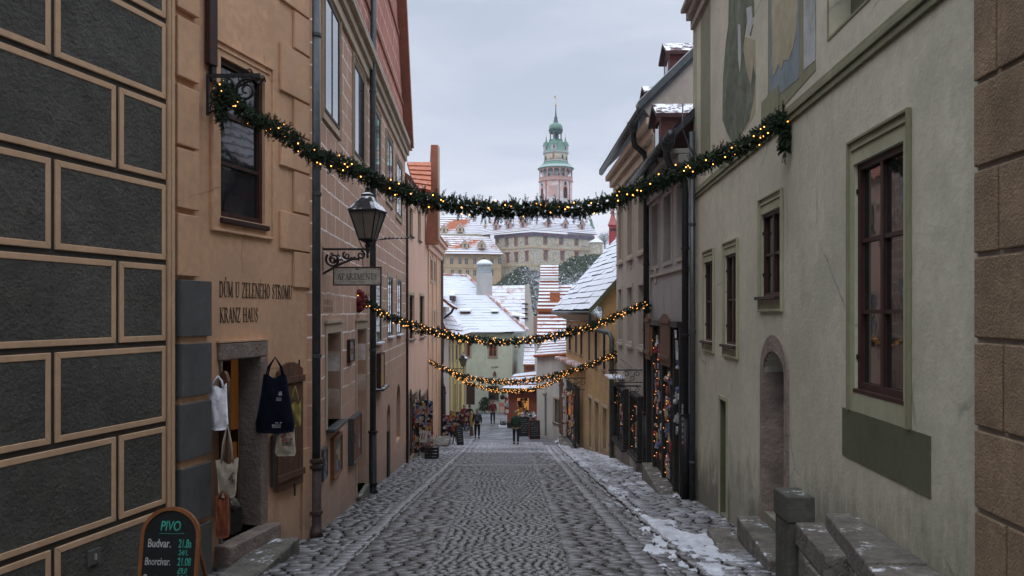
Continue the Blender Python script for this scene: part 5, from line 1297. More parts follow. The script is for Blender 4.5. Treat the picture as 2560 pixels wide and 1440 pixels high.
# body under roof beyond the low front part
f = lambda s: WO.P(s, 0, 0)
N_, F_ = PX(1472, 775, 33.2), PX(1380, 775, 45.2)
rg = 4.6
mb = MB(); g0 = WO.P(2.6, 0, -.02)
mb.prism([(g0.x-.02, 33.45, -.6), (g0.x-.02, 33.45, .2), (g0.x-.32, 33.45, .35), (g0.x+rg-.4, 33.45, 5.15), (g0.x+rg+2, 33.45, 3), (g0.x+rg+2, 33.45, -.6)], (0, .3, 0)); mb.build('gable_wall', OCHRE, oh)
TN_ = N_+Vector((rg, 0, rg*1.12)); TF_ = F_+Vector((rg, 0, rg*1.12))
roof(oh, [N_, F_, TF_, TN_], 18, [SR_FULL, SLATE], th=.028, jag=.8, wav=9)
roof(oh, [TN_, TF_, TF_+Vector((rg, 0, -rg)), TN_+Vector((rg, 0, -rg))], 6, [SR_FULL, SLATE], name='rear_roof')
mb = MB(); mb.prism([N_+Vector((0, -.05, -.22)), N_+Vector((0, -.05, .02)), TN_+Vector((0, -.05, .02)), TN_+Vector((0, -.05, -.25))], (0, .12, 0)); mb.build('verge_board', GREEND, oh)
mb = MB(); a = N_+Vector((.02, .1, -.12)); b = F_+Vector((.02, -.1, -.12)); mb.tube([a, b], .08, 8); mb.build('gutter', ZINC, oh, smooth=True)
mb = MB(); mb.prism([N_+Vector((.0, .3, -.10)), F_+Vector((0, -.1, -.10)), F_+Vector((.7, -.1, -.45)), N_+Vector((.8, .3, -.45))], (0, 0, -.08)); mb.build('eaves_soffit', TRIM, oh)
pipe(oh, [N_+Vector((.05, .3, -.1)), N_+Vector((.08, .3, -.5)), N_+Vector((.4, .5, -.75))], .08, ZINC, name='gutter_outlet')
mb = MB(); a, b = sx(WO, 1465), sx(WO, 1409); z = WO.px(1440, 905)[1]; mb.wprism(WO, [(a, z-.1), (b, z-.1), (b, z+.06), (a, z+.06)], 0, .5); mb.build('ledge_roof', SR_HALF, oh, bevel=.03)
g = gz(31); dp = root('downpipe', 'grey downpipe where the ochre house meets the grey-brown house', 'drainpipe', (3.85, 31, g))
pipe(dp, [(3.86, 31.0, g), (3.86, 31.0, -1.0), (3.78, 31.1, -.8), (3.45, 31.8, -.72)], .09, ZINC, [(3.86, 31, -2), (3.86, 31, g+.6)])
# souvenir shop on its far half
sv = root('souvenir_shop', 'open wooden shop doors hung with goods on the ochre house', 'shopfront', (3.2, 41, gz(41)))
for x0, x1, t in ((1413, 1421, .3), (1437, 1441, .1), (1449, 1458, .35)):
    a, b = sx(WO, x1), sx(WO, x0); shutter(WO, a, b, gz(41)+.2, -3.6, t, sv, arch=False, mat=WOODS if x0 < 1440 else BLACKW)
a, b = sx(WO, 1449), sx(WO, 1419); mb = MB(); mb.wb(WO, a, b, gz(42), -3.7, 0, .05); mb.build('shop_opening', DARK, sv)
mb = MB(); mb.wb(WO, sx(WO, 1430), sx(WO, 1426), gz(41)+.8, -4.2, .06, .1); mb.build('lit_pane', AMBER, sv)
a, b = sx(WO, 1449), sx(WO, 1420); goods(sv, WO, a, b, gz(41)+.6, -3.8, .25, 60, 21, lights=14, size=.09)
a, b = sx(WO, 1458), sx(WO, 1450); goods(sv, WO, a, b, gz(39)+.5, -3.8, .42, 24, 22, lights=10, size=.08)
iron_sign('thin wrought iron sign above the souvenir shop on the ochre house', WO, 1463, 945, 1.0, .55, False, 9)
block('stone_step', 'dark stone slab step before the souvenir shop on the ochre house', 'step', [(2.55, 43.6), (2.45, 40.5), (3.1, 40.4), (3.1, 43.6)], gz(42)+.22, .8)
block('stone_step', 'small stone step under the dark door leaf of the ochre house', 'step', [(2.85, 40.2), (2.9, 38.6), (3.3, 38.5), (3.3, 40.2)], gz(39.3)+.15, .8)
# ---- little white house
ww = W(PX(1416, 0, 44.6).xy, PX(1342, 0, 48.2).xy)
wh = root('white_house', 'small white house with one framed window and snowy tiled hip roof', 'house', (2.2, 46, gz(46)))
wn = ww.rect(1385, 1403, 998, 1058); nar = ww.rect(1361, 1366, 990, 1090)
wall(wh, ww, 0, ww.L, gz(48)-1, (HY-886)/F*45.5, WHITEP, [wn+(.12,), nar+(.1,)], depth=4)
window(wh, ww, wn, rec=.08, cols=2, rows=1, fr=.06, mat=WOODS, gmat=GLASSC, sill=STONE); surround(wh, ww, wn, .1, .03, TRIM, ogee=False)
mb = MB(); mb.wb(ww, *nar, -.1, -.07); mb.build('slit_window', DARK, wh)
e0, e1 = PX(1419, 884, 44.2), PX(1336, 889, 48.0)
roof(wh, [e0, e1, PX(1362, 850, 51.5), PX(1419, 845, 48)], 6, [SR_MOST, TERRA], th=.05)
mb = MB(); mb.tube([e0+Vector((0, -.03, -.03)), e1+Vector((0, -.03, -.03))], .08, 8); mb.build('gutter', TERRA, wh)
mb = MB(); mb.bar(PX(1357, 973, 46.8), PX(1367, 973, 46.2), .03, .03); mb.lathe(PX(1362, 983, 46.4), [(.02, -.18), (.13, -.1), (.16, 0), (.03, .16)], 8); tag(mb.build('wall_lamp', CREAM), 'small pale lamp on the white house wall', 'lamp')
# ---- stacked terracotta roofs behind
tr = root('terracotta_house', 'tall house with stacked snowy terracotta roofs behind the white house', 'house', (3, 54, gz(54)))
mb = MB(); a = PX(1343, 855, 54); b = PX(1420, 855, 54); mb.box(a.x, b.x+1.5, 54, 60, gz(54)-1, a.z+.2); mb.build('wall', WHITEP, tr)
roof(tr, [PX(1342, 852, 52.5), PX(1420, 852, 52.5), PX(1414, 786, 56.5), PX(1344, 786, 56.5)], 7, [SR_MOST, TERRA], th=.12, jag=.3, wav=1)
mb = MB(); a = PX(1346, 786, 56.6); b = PX(1398, 770, 56.6); mb.box(a.x, b.x, 56.6, 60, a.z-.6, b.z+.1); mb.build('brick_wall', TERRA, tr)
roof(tr, [PX(1343, 775, 56.3), PX(1398, 775, 56.3), PX(1396, 705, 60.5), PX(1350, 705, 60.5)], 8, [SR_FULL, TERRA], th=.12, wav=1)
roof(tr, [PX(1396, 775, 57.5), PX(1445, 775, 57.5), PX(1439, 712, 61), PX(1397, 712, 61)], 7, [SR_MOST, TERRA], th=.10, wav=1)
mb = MB(); a = PX(1350, 706, 60.4); b = PX(1396, 667, 60.4); mb.box(a.x, b.x, 60.4, 63, a.z-.5, b.z-.8); mb.build('upper_wall', WHITEP, tr)
roof(tr, [PX(1350, 705, 60.3), PX(1396, 705, 60.3), PX(1396, 663, 62.5), PX(1351, 663, 62.5)], 6, [SR_MOST, TERRA], th=.10, wav=1)
mb = MB(); a = PX(1396, 745, 57.4); mb.box(a.x-.6, a.x+.1, 57.3, 57.8, a.z-.6, a.z+.4); mb.build('chimney', TERRA, tr)
# ---- red kiosk shop
kd = 55.0
ks = root('red_kiosk', 'small rust red corner shop with lit display window and snowy roof', 'shop', (0.8, kd, gz(kd)))
WK = W(PX(1268, 0, 55.0).xy, PX(1342, 0, 55.0).xy)
kw = WK.rect(1290, 1325, 992, 1062); 
wall(ks, WK, 0, WK.L, gz(55)-.5, (HY-968)/F*55, KIOSK, [kw+(.25,)], depth=3.5)
mb = MB(); mb.wb(WK, kw[0], kw[1], kw[2], kw[3], -.6, -.56); mb.build('shop_interior', AMBERK, ks)
mb = MB(); frame_ring(mb, WK, *kw, .09, -.1, .04); mb.wb(WK, (kw[0]+kw[1])/2-.03, (kw[0]+kw[1])/2+.03, kw[2], kw[3], -.1, 0); mb.build('display_frame', KIOSK, ks)
goods(ks, WK, kw[0]+.1, kw[1]-.1, kw[2]+.1, kw[3]-.15, -.35, 40, 31, size=.11, lights=14, pal=[PAL[5], PAL[7], PAL[4], WOODD, WOODD, BLACKW])
roof(ks, [WK.P(-.35, (HY-970)/F*55, .7), WK.P(WK.L+.1, (HY-972)/F*55, .7), WK.P(WK.L, (HY-928)/F*57.5, -2.4), WK.P(.5, (HY-935)/F*57.5, -2.4)], 4, [SR_FULL, TERRA], th=.08)
mb = MB(); mb.wb(WK, -.33, WK.L, (HY-978)/F*55, (HY-969)/F*55, .5, .68); mb.build('fascia', DARK, ks)
mb = MB(); mb.wb(WK, -.04, WK.L, gz(55)-.3, gz(55)+.35, 0, .05); mb.build('plinth', BLACKW, ks)
# ---- mint green house closing the street
WM = W(PX(1150, 0, 69).xy, PX(1280, 0, 68.3).xy)
mh = root('mint_house', 'mint green house with broad snow-covered roof closing the street', 'house', (-2, 70, gz(69)))
zE = (HY-833)/F*68.6
ws = [WM.rect(1159, 1176, 857, 892), WM.rect(1222, 1242, 857, 892)]; dn = [WM.rect(1158, 1187, 958, 1012), WM.rect(1221, 1247, 965, 1000)]
wall(mh, WM, -2.5, WM.L, gz(70)-1, zE, MINT, [r+(.12,) for r in ws+dn], depth=9)
for rc in ws: window(mh, WM, rc, rec=.06, cols=2, rows=2, fr=.08, bar=.05, mat=KIOSK, sill=CREAM); surround(mh, WM, rc, .12, .03, CREAM, ogee=False)
mb = MB(); mb.wb(WM, *dn[0], -.14, -.1); mb.build('wide_door', WOODD, mh)
window(mh, WM, dn[1], rec=.06, cols=2, rows=1, fr=.08, mat=WOODD, gmat=GLASS, sill=STONE)
WM2 = W(PX(1281, 0, 68.3).xy, PX(1312, 0, 76).xy)
ws = [WM2.rect(1285, 1288, 865, 885), WM2.rect(1292, 1295, 865, 885), WM2.rect(1300, 1303, 865, 885), WM2.rect(1286, 1289, 925, 950), WM2.rect(1296, 1299, 925, 950)]
wall(mh, WM2, 0, WM2.L, gz(76)-1, zE, MINT, [r+(.1,) for r in ws], depth=1, name='side_wall')
for rc in ws: window(mh, WM2, rc, rec=.05, cols=1, rows=2, mat=WOODD)
mb = MB(); mb.wb(WM, -2.6, WM.L+.2, zE, zE+.15, -.1, .4); mb.build('eaves', DARK, mh)
eL, eR = PX(1085, 831, 68.2), PX(1318, 829, 67.9); rL, rR = PX(1085, 687, 75), PX(1166, 690, 75)
roof(mh, [eL, eR, rR, rL], 22, [SR_MINT, SR_MINT], th=.010, wav=6, jag=.8)
mb = MB(); mb.face([eR, PX(1322, 822, 75), rR]); mb.build('hip_roof', SR_MOST, mh, recalc=False)
mb = MB(); mb.tube([eR+Vector((0, 0, .1)), rR+Vector((0, 0, .1))], .13, 6); mb.tube([rL+Vector((0, 0, .05)), rR+Vector((0, 0, .05))], .14, 6); mb.build('ridge_tiles', SR_HALF, mh)
for x, y, w_, h_, nm in ((1163, 790, 24, 22, 'roof_window'), (1237, 788, 16, 16, 'skylight'), (1130, 745, 12, 10, 'roof_vent')):
    d = 71.5; c = PX(x, y, d-1.4); mb = MB(); a = w_/F*d/2; h2 = h_/F*d
    mb.box(c.x-a, c.x+a, c.y, c.y+2, c.z-h2*.5, c.z+h2*.5); o = mb.build(nm, SALD if nm != 'skylight' else SLATE, mh)
    k = MB(); k.box(c.x-a*.55, c.x+a*.55, c.y-.03, c.y, c.z-h2*.3, c.z+h2*.3); k.build('pane', GLASSC, o)
    k = MB(); k.prism([(c.x-a*1.15, c.y-.15, c.z+h2*.5), (c.x+a*1.15, c.y-.15, c.z+h2*.5), (c.x+a*1.1, c.y+2, c.z+h2*.5+.5), (c.x-a*1.1, c.y+2, c.z+h2*.5+.5)], (0, 0, .1)); k.build('snow_cap', SNOW, o)
c = PX(1290, 802, 69.5); mb = MB(); mb.box(c.x-.22, c.x+.3, 69.2, 72, c.z-.5, c.z+.45); o = mb.build('dormer', CREAM, mh)
k = MB(); k.prism([(c.x-.35, 69.1, c.z+.45), (c.x+.8, 69.1, c.z+.3), (c.x+.8, 72, c.z+.5), (c.x-.35, 72, c.z+.7)], (0, 0, .08)); k.build('dormer_roof', SNOW, o)
k = MB(); k.box(c.x-.12, c.x+.2, 69.17, 69.2, c.z-.25, c.z+.3); k.build('dormer_window', DARK, o)
# wall ornaments: small iron sign and drawn bell
mb = MB(); c = WM.px(1237, 918); p = WM.P(c[0], c[1], .08); mb.tube([p-Vector((.3, 0, 0)), p+Vector((.3, 0, .05))], .03, 5); mb.lathe(p-Vector((0, 0, .5)), [(.16, -.2), (.12, 0), (.03, .2)], 8); mb.build('wall_ornament', SALD, mh)
# big pale chimney with glazed cap
cc = PX(1211, 740, 73); kx = 73/F
cm = root('chimney_turret', 'broad pale plastered chimney with snow-capped glazed top on the mint roof', 'chimney', cc)
P_ = lambda y: (HY-y)/F*73-cc.z
mb = MB(); mb.lathe(cc, [(19*kx, -1.5), (19*kx, P_(684)), (20.5*kx, P_(683)), (20.5*kx, P_(681))], 4, ph=math.pi/4*1.0, sx=1.25, sy=1.1); 
mb = MB(); h_ = 19*kx; mb.box(cc.x-h_, cc.x+h_, 72.4, 73.8, cc.z-1.6, cc.z+P_(683)); mb.build('chimney_stack', surf('pale_grey_plaster', (.48, .47, .47), .1, .9, 1.5, 20, .004, streak=.5), cm)
mb = MB(); mb.lathe((cc.x, 73.1, cc.z), [(20*kx, P_(683)), (20.5*kx, P_(680)), (18*kx, P_(679)), (18*kx, P_(665)), (21*kx, P_(664)), (21*kx, P_(662))], 8, ph=.39); mb.build('glazed_band', surf('bluish_panels', (.36, .40, .43), .15, .5, 3, 20, .002), cm)
mb = MB(); mb.lathe((cc.x, 73.1, cc.z), [(21.5*kx, P_(662)), (19*kx, P_(657)), (12*kx, P_(651.5)), (4*kx, P_(649)), (.1, P_(648.5))], 12); mb.build('snow_cap', SNOW, cm, smooth=True)
mb = MB(); mb.tube([(cc.x, 73.1, cc.z+P_(649)), (cc.x, 73.1, cc.z+P_(645))], .1, 5); mb.build('cap_knob', SLATE, cm)
# house behind with parapet gable
bhs = root('gable_house', 'pale house with snowy tiled roof and white parapet gable behind the mint house', 'house', (0.5, 84, gz(84)))
roof(bhs, [PX(1232, 825, 80), PX(1313, 825, 80), PX(1313, 713, 86), PX(1224, 715, 86)], 12, [SR_MOST, TERRA], th=.03, wav=4, jag=.5)
mb = MB(); mb.prism([PX(1312, 1000, 80), PX(1312, 712, 80), PX(1323, 710, 80), PX(1334, 800, 80), PX(1334, 1000, 80)], (0, .6, 0)); mb.build('parapet_gable', surf('cream_gable', (.50, .45, .40), .1), bhs)
mb = MB(); a = PX(1323, 780, 80.7); b = PX(1341, 1000, 80.7); mb.box(a.x, b.x+1, 80.7, 88, b.z, PX(0, 792, 80).z); mb.build('wall', surf('pinkish_wall', (.42, .26, .2), .15), bhs)
mb = MB()
for k in range(4): q = PX(1317, 760+k*12, 79.9); mb.box(q.x-.5, q.x+.1, 79.8, 79.95, q.z-.06, q.z+.06)
mb.build('roof_rung', DARK, bhs)
# row of smaller roofs between (right behind the kiosk)
sm = root('red_gable_house', 'small reddish house squeezed between the mint house and white house', 'house', (1.6, 66, gz(66)))
a = PX(1312, 860, 66); mb = MB(); mb.box(a.x, a.x+1.4, 66, 71, gz(66)-1, PX(0, 905, 66).z); mb.build('wall', surf('faded_red_wall', (.34, .13, .09), .2), sm)
roof(sm, [PX(1308, 912, 65.6), PX(1350, 912, 65.6), PX(1345, 850, 71), PX(1312, 850, 71)], 6, [SR_MOST, TERRA], th=.06)
# ================================================================== CASTLE AND HILL
def castle_mat(name):
    m, t, b = newmat(name); tcx = nd(t, 'ShaderNodeTexCoord').outputs['Object']
    n = nd(t, 'ShaderNodeTexNoise', i_Vector=tcx, i_Scale=.8, i_Detail=6.0, i_Roughness=.8, i_Distortion=1.0)
    n2 = nd(t, 'ShaderNodeTexNoise', i_Vector=tcx, i_Scale=1.5, i_Detail=4.0, i_Distortion=2.0)
    c = mixc(t, ramp(t, n.outputs[0], [(.42, 0), (.55, 1)]), (.50, .48, .45), (.54, .45, .27))
    c = mixc(t, ramp(t, n2.outputs[0], [(.50, 0), (.62, .8)]), c, (.20, .19, .21))
    c = mixc(t, ramp(t, n2.outputs[0], [(.36, .7), (.44, 0)]), c, (.62, .61, .58))
    t.links.new(c, b.inputs['Base Color']); b.inputs['Roughness'].default_value = .9; return m
CFR = castle_mat('frescoed_plaster')
CYEL = surf('old_yellow_plaster', (.56, .41, .25), .15, .9, .3, 4, .01, streak=.3)
CPINK = surf('pink_plaster', (.52, .32, .28), .15, .9, .3, 4, .01, streak=.3)
def tower_mat():
    m, t, b = newmat('painted_tower_plaster'); tcx = nd(t, 'ShaderNodeTexCoord').outputs['Object']
    n = nd(t, 'ShaderNodeTexNoise', i_Vector=tcx, i_Scale=.5, i_Detail=5.0, i_Roughness=.7, i_Distortion=.6)
    c = mixc(t, ramp(t, n.outputs[0], [(.50, 0), (.58, 1)]), (.52, .50, .50), (.50, .30, .27))
    n2 = nd(t, 'ShaderNodeTexNoise', i_Vector=tcx, i_Scale=1.6, i_Detail=4.0)
    c = mixc(t, ramp(t, n2.outputs[0], [(.52, 0), (.64, .5)]), c, (.33, .31, .22))
    t.links.new(c, b.inputs['Base Color']); b.inputs['Roughness'].default_value = .9; return m
TOWM = tower_mat(); TWHT = surf('tower_grey_plaster', (.46, .45, .45), .15, .9, .5, 5, .01, streak=.3)
CRED = surf('castle_red_trim', (.42, .13, .09), .2, .85, 1, 8, .005)
CGL = glass('castle_glass', (.05, .06, .075), .2)
CD = 228.0
A1, A2, A3 = PX(1332, 0, CD).xy, PX(1238, 0, CD+9).xy, PX(1484, 0, CD+13).xy
cs = root('castle_palace', 'large castle palace with frescoed walls and snowy hipped red roof on the hill', 'castle', (A1.x, A1.y, 8))
WCL, WCR = W(A2, A1), W(A1, A3)
zE = (HY-580)/F*CD
clx = []
for x, y0, y1 in ((1243, 592, 607), (1267, 594, 614), (1290, 594, 614), (1316, 590, 611), (1269, 634, 656), (1291, 633, 654), (1317, 630, 652)):
    clx.append((WCL, WCL.rect(x-3.2, x+3.2, y0, y1)))
for x, y0, y1 in ((1363, 589, 610), (1403, 590, 611), (1441, 592, 613), (1364, 628, 650), (1406, 630, 650), (1442, 631, 648)):
    clx.append((WCR, WCR.rect(x-4, x+4, y0, y1)))
wall(cs, WCL, 0, WCL.L, 2, zE, CFR, [r+(.4,) for w_, r in clx if w_ is WCL], depth=1)
wall(cs, WCR, 0, WCR.L, 2, zE, CFR, [r+(.4,) for w_, r in clx if w_ is WCR], depth=1)
for w_, rc in clx:
    window(cs, w_, rc, rec=.2, cols=2, rows=2, fr=.10, bar=.06, mat=CREAM, gmat=CGL); surround(cs, w_, rc, .18, .08, CRED, ogee=False)
    mb = MB(); mb.wb(w_, rc[0]-.4, rc[1]+.4, rc[3]+.25, rc[3]+.42, 0, .3); mb.build('window_hood', CRED, cs)
for w_ in (WCL, WCR):
    mb = MB(); mb.wb(w_, -.2, w_.L+.2, zE-1.1, zE, 0, .25); mb.build('painted_frieze', simple('frieze_blue_red', (.16, .13, .18), .9, .5, 1.2), cs)
    for y in (618, 663):
        z = w_.px(1332, y)[1]; mb = MB(); mb.wb(w_, 0, w_.L, z-.14, z+.14, 0, .15); mb.build('string_course', CYEL, cs)
# hipped roof: lower snowy, upper red
eA, eB, eC = PX(1334, 574, CD-1), PX(1203, 588, CD+9), PX(1494, 586, CD+13)
tA, tB, tC = PX(1350, 520, CD+7), PX(1252, 515, CD+13), PX(1432, 512, CD+15)
mA, mB_, mC = eA.lerp(tA, .30), eB.lerp(tB, .30), eC.lerp(tC, .30)
for q, nm in (((eB, eA, mA, mB_), 'lower'), ((eA, eC, mC, mA), 'lower')): roof(cs, list(q), 5, [SR_CASF, TERRA], th=.12)
for q in ((mB_, mA, tA, tB), (mA, mC, tC, tA)): roof(cs, list(q), 6, [SR_CAST, TERRA], th=.12)
mb = MB(); mb.face([tA, tC, tC+Vector((0, 14, 0)), tB]); mb.face([eC, eC+Vector((-8, 22, 0)), tC]); mb.build('roof_top', SR_CASF, cs, recalc=False)
for (a, b, c_, d_), fs in (((eB, eA, tA, tB), (.25, .5, .78)), ((eA, eC, tC, tA), (.22, .50, .78))):
    for f in fs:
        p = a.lerp(b, f).lerp(d_.lerp(c_, f), .12); h = 2.1; w_ = 1.5; wl = W(p.xy-(b-a).xy.normalized()*1, p.xy+(b-a).xy.normalized()*1)
        mb = MB(); mb.wprism(wl, [(-.0, p.z-.3), (2, p.z-.3), (2, p.z+1.7), (1, p.z+3.2), (0, p.z+1.7)], -3, 0); o = mb.build('dormer', CPINK, cs)
        k = MB()
        for sg_ in (-1, 1): k.wprism(wl, [(1, p.z+3.3), (1, p.z+3.55), (1+sg_*1.35, p.z+1.7), (1+sg_*1.35, p.z+1.4)], -3.4, .25)
        k.build('dormer_roof', SR_CASF, o); k = MB(); k.wb(wl, .65, 1.35, p.z+.2, p.z+1.6, 0, .05); k.build('dormer_window', CGL, o)
# west wing
WW = W(PX(1085, 0, CD-6).xy, PX(1253, 0, CD+2).xy); cw = root('castle_wing', 'yellow castle wing with rows of white windows and snowy roof left of the palace', 'castle', (WW.A.x, WW.A.y, 5))
zE = (HY-636)/F*(CD-2); wl = []
for x in (1107, 1129, 1150, 1166, 1187, 1210, 1230, 1249): wl.append(WW.rect(x-4.5, x+4.5, 645, 661))
for x in (1107, 1131, 1150, 1169, 1187, 1210, 1230): wl.append(WW.rect(x-4.5, x+4.5, 674, 690))
for x in (1107, 1131, 1150, 1169, 1187): wl.append(WW.rect(x-4.5, x+4.5, 702, 716))
wall(cw, WW, 0, WW.L, -6, zE, CYEL, [r+(.3,) for r in wl], depth=5)
for rc in wl: window(cw, WW, rc, rec=.1, cols=2, rows=2, fr=.16, bar=.10, mat=CREAM, gmat=CGL)
mb = MB(); mb.wb(WW, -1, WW.L+.5, zE, zE+.5, -.1, .6); mb.build('cornice', TRIM, cw)
z1 = (HY-669)/F*(CD-2); mb = MB(); mb.wb(WW, 0, WW.L, z1-.12, z1+.12, 0, .12); mb.build('string_course', TRIM, cw)
roof(cw, [PX(1085, 634, CD-7), PX(1258, 636, CD+1), PX(1222, 592, CD+8), PX(1085, 588, CD+4)], 9, [SR_CAST, TERRA], th=.14)
roof(cw, [PX(1085, 634.5, CD-7.3), PX(1258, 636.5, CD+.7), PX(1250, 626, CD+2.4), PX(1085, 623, CD-4.8)], 2, [SR_CASF, TERRA], th=.16)
roof(cw, [PX(1085, 586, CD+8), PX(1210, 586, CD+12), PX(1180, 540, CD+18), PX(1085, 538, CD+18)], 9, [SR_CASF, TERRA], th=.14, name='upper_roof')
roof(cw, [PX(1180, 588, CD+10), PX(1222, 588, CD+14), PX(1204, 560, CD+20), PX(1184, 556, CD+20)], 5, [SR_CAST, TERRA], th=.14, name='upper_roof')
mb = MB(); a = PX(1085, 590, CD+8); b = PX(1215, 590, CD+12); mb.prism([PX(1085, 596, CD+6), PX(1225, 596, CD+10), PX(1225, 584, CD+10), PX(1085, 584, CD+6)], (0, 3, 0)); mb.build('upper_wall', CFR, cw)
for x, y in ((1110, 573), (1150, 572), (1116, 613), (1162, 612), (1204, 612)):
    p = PX(x, y+3, CD-1 if y > 600 else CD+9); wl_ = W((p.x-.9, p.y), (p.x+.9, p.y+.05)); mb = MB(); mb.wprism(wl_, [(0, p.z-.6), (1.8, p.z-.6), (1.8, p.z+.6), (.9, p.z+1.7), (0, p.z+.6)], -3.5, 0); o = mb.build('dormer', CYEL, cw)
    k = MB()
    for sg_ in (-1, 1): k.wprism(wl_, [(.9, p.z+1.75), (.9, p.z+2.0), (.9+sg_*1.2, p.z+.6), (.9+sg_*1.2, p.z+.35)], -3.6, .2)
    k.build('dormer_roof', SR_CASF, o); k = MB(); k.wb(wl_, .6, 1.2, p.z-.4, p.z+.6, 0, .04); k.build('dormer_window', CGL, o)
for x, y, w_ in ((1188, 553, 5), (1213, 572, 8), (1107, 545, 8)):
    p = PX(x, y, CD+19); a = w_/F*CD/2; mb = MB(); mb.box(p.x-a, p.x+a, p.y, p.y+1.5, p.z-3, p.z+.8); mb.lathe((p.x, p.y+.7, p.z+.8), [(a*1.3, 0), (a*1.3, .2), (a*.5, .8), (.1, 1.6)], 6); mb.build('chimney', TRIM, cw)
# ------------------------------------------------------------------ the round castle tower
TD = 250.0; TX = (1389.5-1280)/F*TD; kx = TD/F; Z = lambda y: (HY-y)/F*TD
tw = root('castle_tower', 'tall round pink painted castle tower with arcaded gallery and green copper spire', 'tower', (TX, TD, 20))
def L(nm, prof, mat, n=24, x=None, y=None, par=None, sm=False, ph=0.0):
    mb = MB(); mb.lathe((TX if x is None else x, TD if y is None else y, 0), [(r*kx, Z(q)) for r, q in prof], n, ph=ph); return mb.build(nm, mat, par or tw, smooth=sm)
L('drum', [(41, 560), (41, 456)], TOWM, 32, sm=True)
L('gallery_floor', [(41, 456.5), (43.5, 455.5), (43.5, 453.5), (41, 453)], CPINK, 32)
L('gallery_core', [(31, 456), (31, 424)], TWHT, 24, sm=True)
L('gallery_parapet', [(41.5, 453.2), (41.5, 447), (42.3, 446.6), (42.3, 445.8), (40.3, 445.8), (40, 453)], CPINK, 32)
NB = 16
for k in range(NB):
    a = 2*math.pi*(k+.5)/NB; c, s_ = math.cos(a), math.sin(a); r = 40.6*kx
    if s_ > .55: continue
    mb = MB(); mb.lathe((TX+r*c, TD+r*s_, 0), [(1.5*kx, Z(446)), (1.1*kx, Z(444.5)), (1.0*kx, Z(434)), (1.6*kx, Z(432.5))], 8); mb.build('gallery_column', CPINK, tw)
# arched band: cylinder skin with arched openings
mb = MB(); M = 10; ro = 41.5*kx
for k in range(NB):
    a0 = 2*math.pi*(k+.5)/NB; a1 = 2*math.pi*(k+1.5)/NB
    for j in range(M):
        f0, f1 = j/M, (j+1)/M; b0, b1 = lerp(a0, a1, f0), lerp(a0, a1, f1)
        h = lambda f: Z(434)+(Z(426.5)-Z(434))*max(0, 1-abs(2*f-1)**2.2)**.5*(1 if .06 < f < .94 else 0)
        p = lambda a, z, q=ro: (TX+q*math.cos(a), TD+q*math.sin(a), z)
        mb.face([p(b0, h(f0)), p(b1, h(f1)), p(b1, Z(423.5)), p(b0, Z(423.5))]); mb.face([p(b0, h(f0)), p(b1, h(f1)), p(b1, h(f1), ro-.35), p(b0, h(f0), ro-.35)])
mb.build('gallery_arches', CPINK, tw, recalc=False)
L('gallery_roof', [(40, 424.5), (45, 424), (46, 422.5), (38, 415), (31, 408.5), (30, 407)], COPPER, 24)
L('gallery_roof_snow', [(46.2, 422.6), (45, 421), (39, 415.6), (39, 415.4)], simple('frosted_copper', (.36, .46, .44), .7), 24)
L('upper_drum', [(29.5, 408), (29.5, 385)], CFR, 24, sm=True); L('upper_cornice', [(29.5, 407.5), (31, 406.5), (31, 405), (29.5, 404)], TWHT, 24)
L('upper_cornice', [(29.5, 387), (32.5, 384.5), (32.5, 382.5), (29, 382)], TWHT, 24)
L('skirt_roof', [(32, 383), (31, 381), (24, 373), (19.5, 362), (17, 352.5), (16, 352)], COPPER, 12)
L('lantern_floor', [(16.5, 353), (17.5, 352), (17.5, 350.5), (14, 350)], COPPERD, 12)
for k in range(8):
    a = 2*math.pi*(k+.5)/8; r = 14.3*kx; L('lantern_column', [(1.5, 351), (1.2, 349), (1.2, 331), (1.8, 329)], COPPERD, 6, TX+r*math.cos(a), TD+r*math.sin(a))
L('lantern_core', [(5, 351), (5, 328)], COPPERD, 8)
L('lantern_ring', [(16.5, 333), (16.5, 328), (18.5, 327), (18.5, 325.5), (15, 325)], COPPERD, 12)
L('dome', [(16.8, 326), (17.2, 321), (16, 315), (12.5, 311), (8, 309), (6.5, 307.5)], COPPER, 16, sm=True)
L('spire', [(7, 309), (5.5, 304), (3.8, 297), (4.6, 295.5), (4.6, 294.5), (2.6, 292), (1.6, 283), (.8, 264)], COPPERD, 10)
mb = MB(); mb.ball((TX, TD, Z(262.5)), 2.6*kx, 10); mb.build('gilded_ball', GOLD, tw, smooth=True)
mb = MB(); mb.tube([(TX, TD, Z(262)), (TX, TD, Z(238))], .35*kx, 5); mb.prism([(TX, TD, Z(241)), (TX-4.5*kx, TD, Z(240)), (TX-4*kx, TD, Z(243)), (TX, TD, Z(246))], (0, .1, 0)); mb.build('weather_vane', GOLD, tw)
for a in (R(190), R(258), R(345)):
    mb = MB(); p = Vector((TX+15.5*kx*math.cos(a), TD+15.5*kx*math.sin(a), Z(318))); mb.ball(p, 1.5*kx, 6); mb.build('gilded_star', GOLD, tw)
for a, r in ((R(256), 25), (R(176), 24), (R(-2), 24), (R(75), 24)):
    x, y = TX+r*kx*math.cos(a), TD+r*kx*math.sin(a); 
    o = L('corner_turret', [(7.0, 381), (7.4, 365.5), (9, 364.5)], TWHT, 8, x, y); L('turret_roof', [(9.5, 365), (7.5, 361), (6.5, 357), (3, 354), (1.6, 351), (1.4, 347), (.6, 343)], COPPER, 8, x, y, o)
    mb = MB(); mb.ball((x, y, Z(343)), 1.3*kx, 6); mb.tube([(x, y, Z(343)), (x, y, Z(334))], .3*kx, 4); mb.build('turret_finial', GOLD, o)
    mb = MB(); mb.box(x-.16, x+.16, y-8.0*kx, y-6.6*kx, Z(376), Z(369)); mb.build('turret_window', DARK, o)
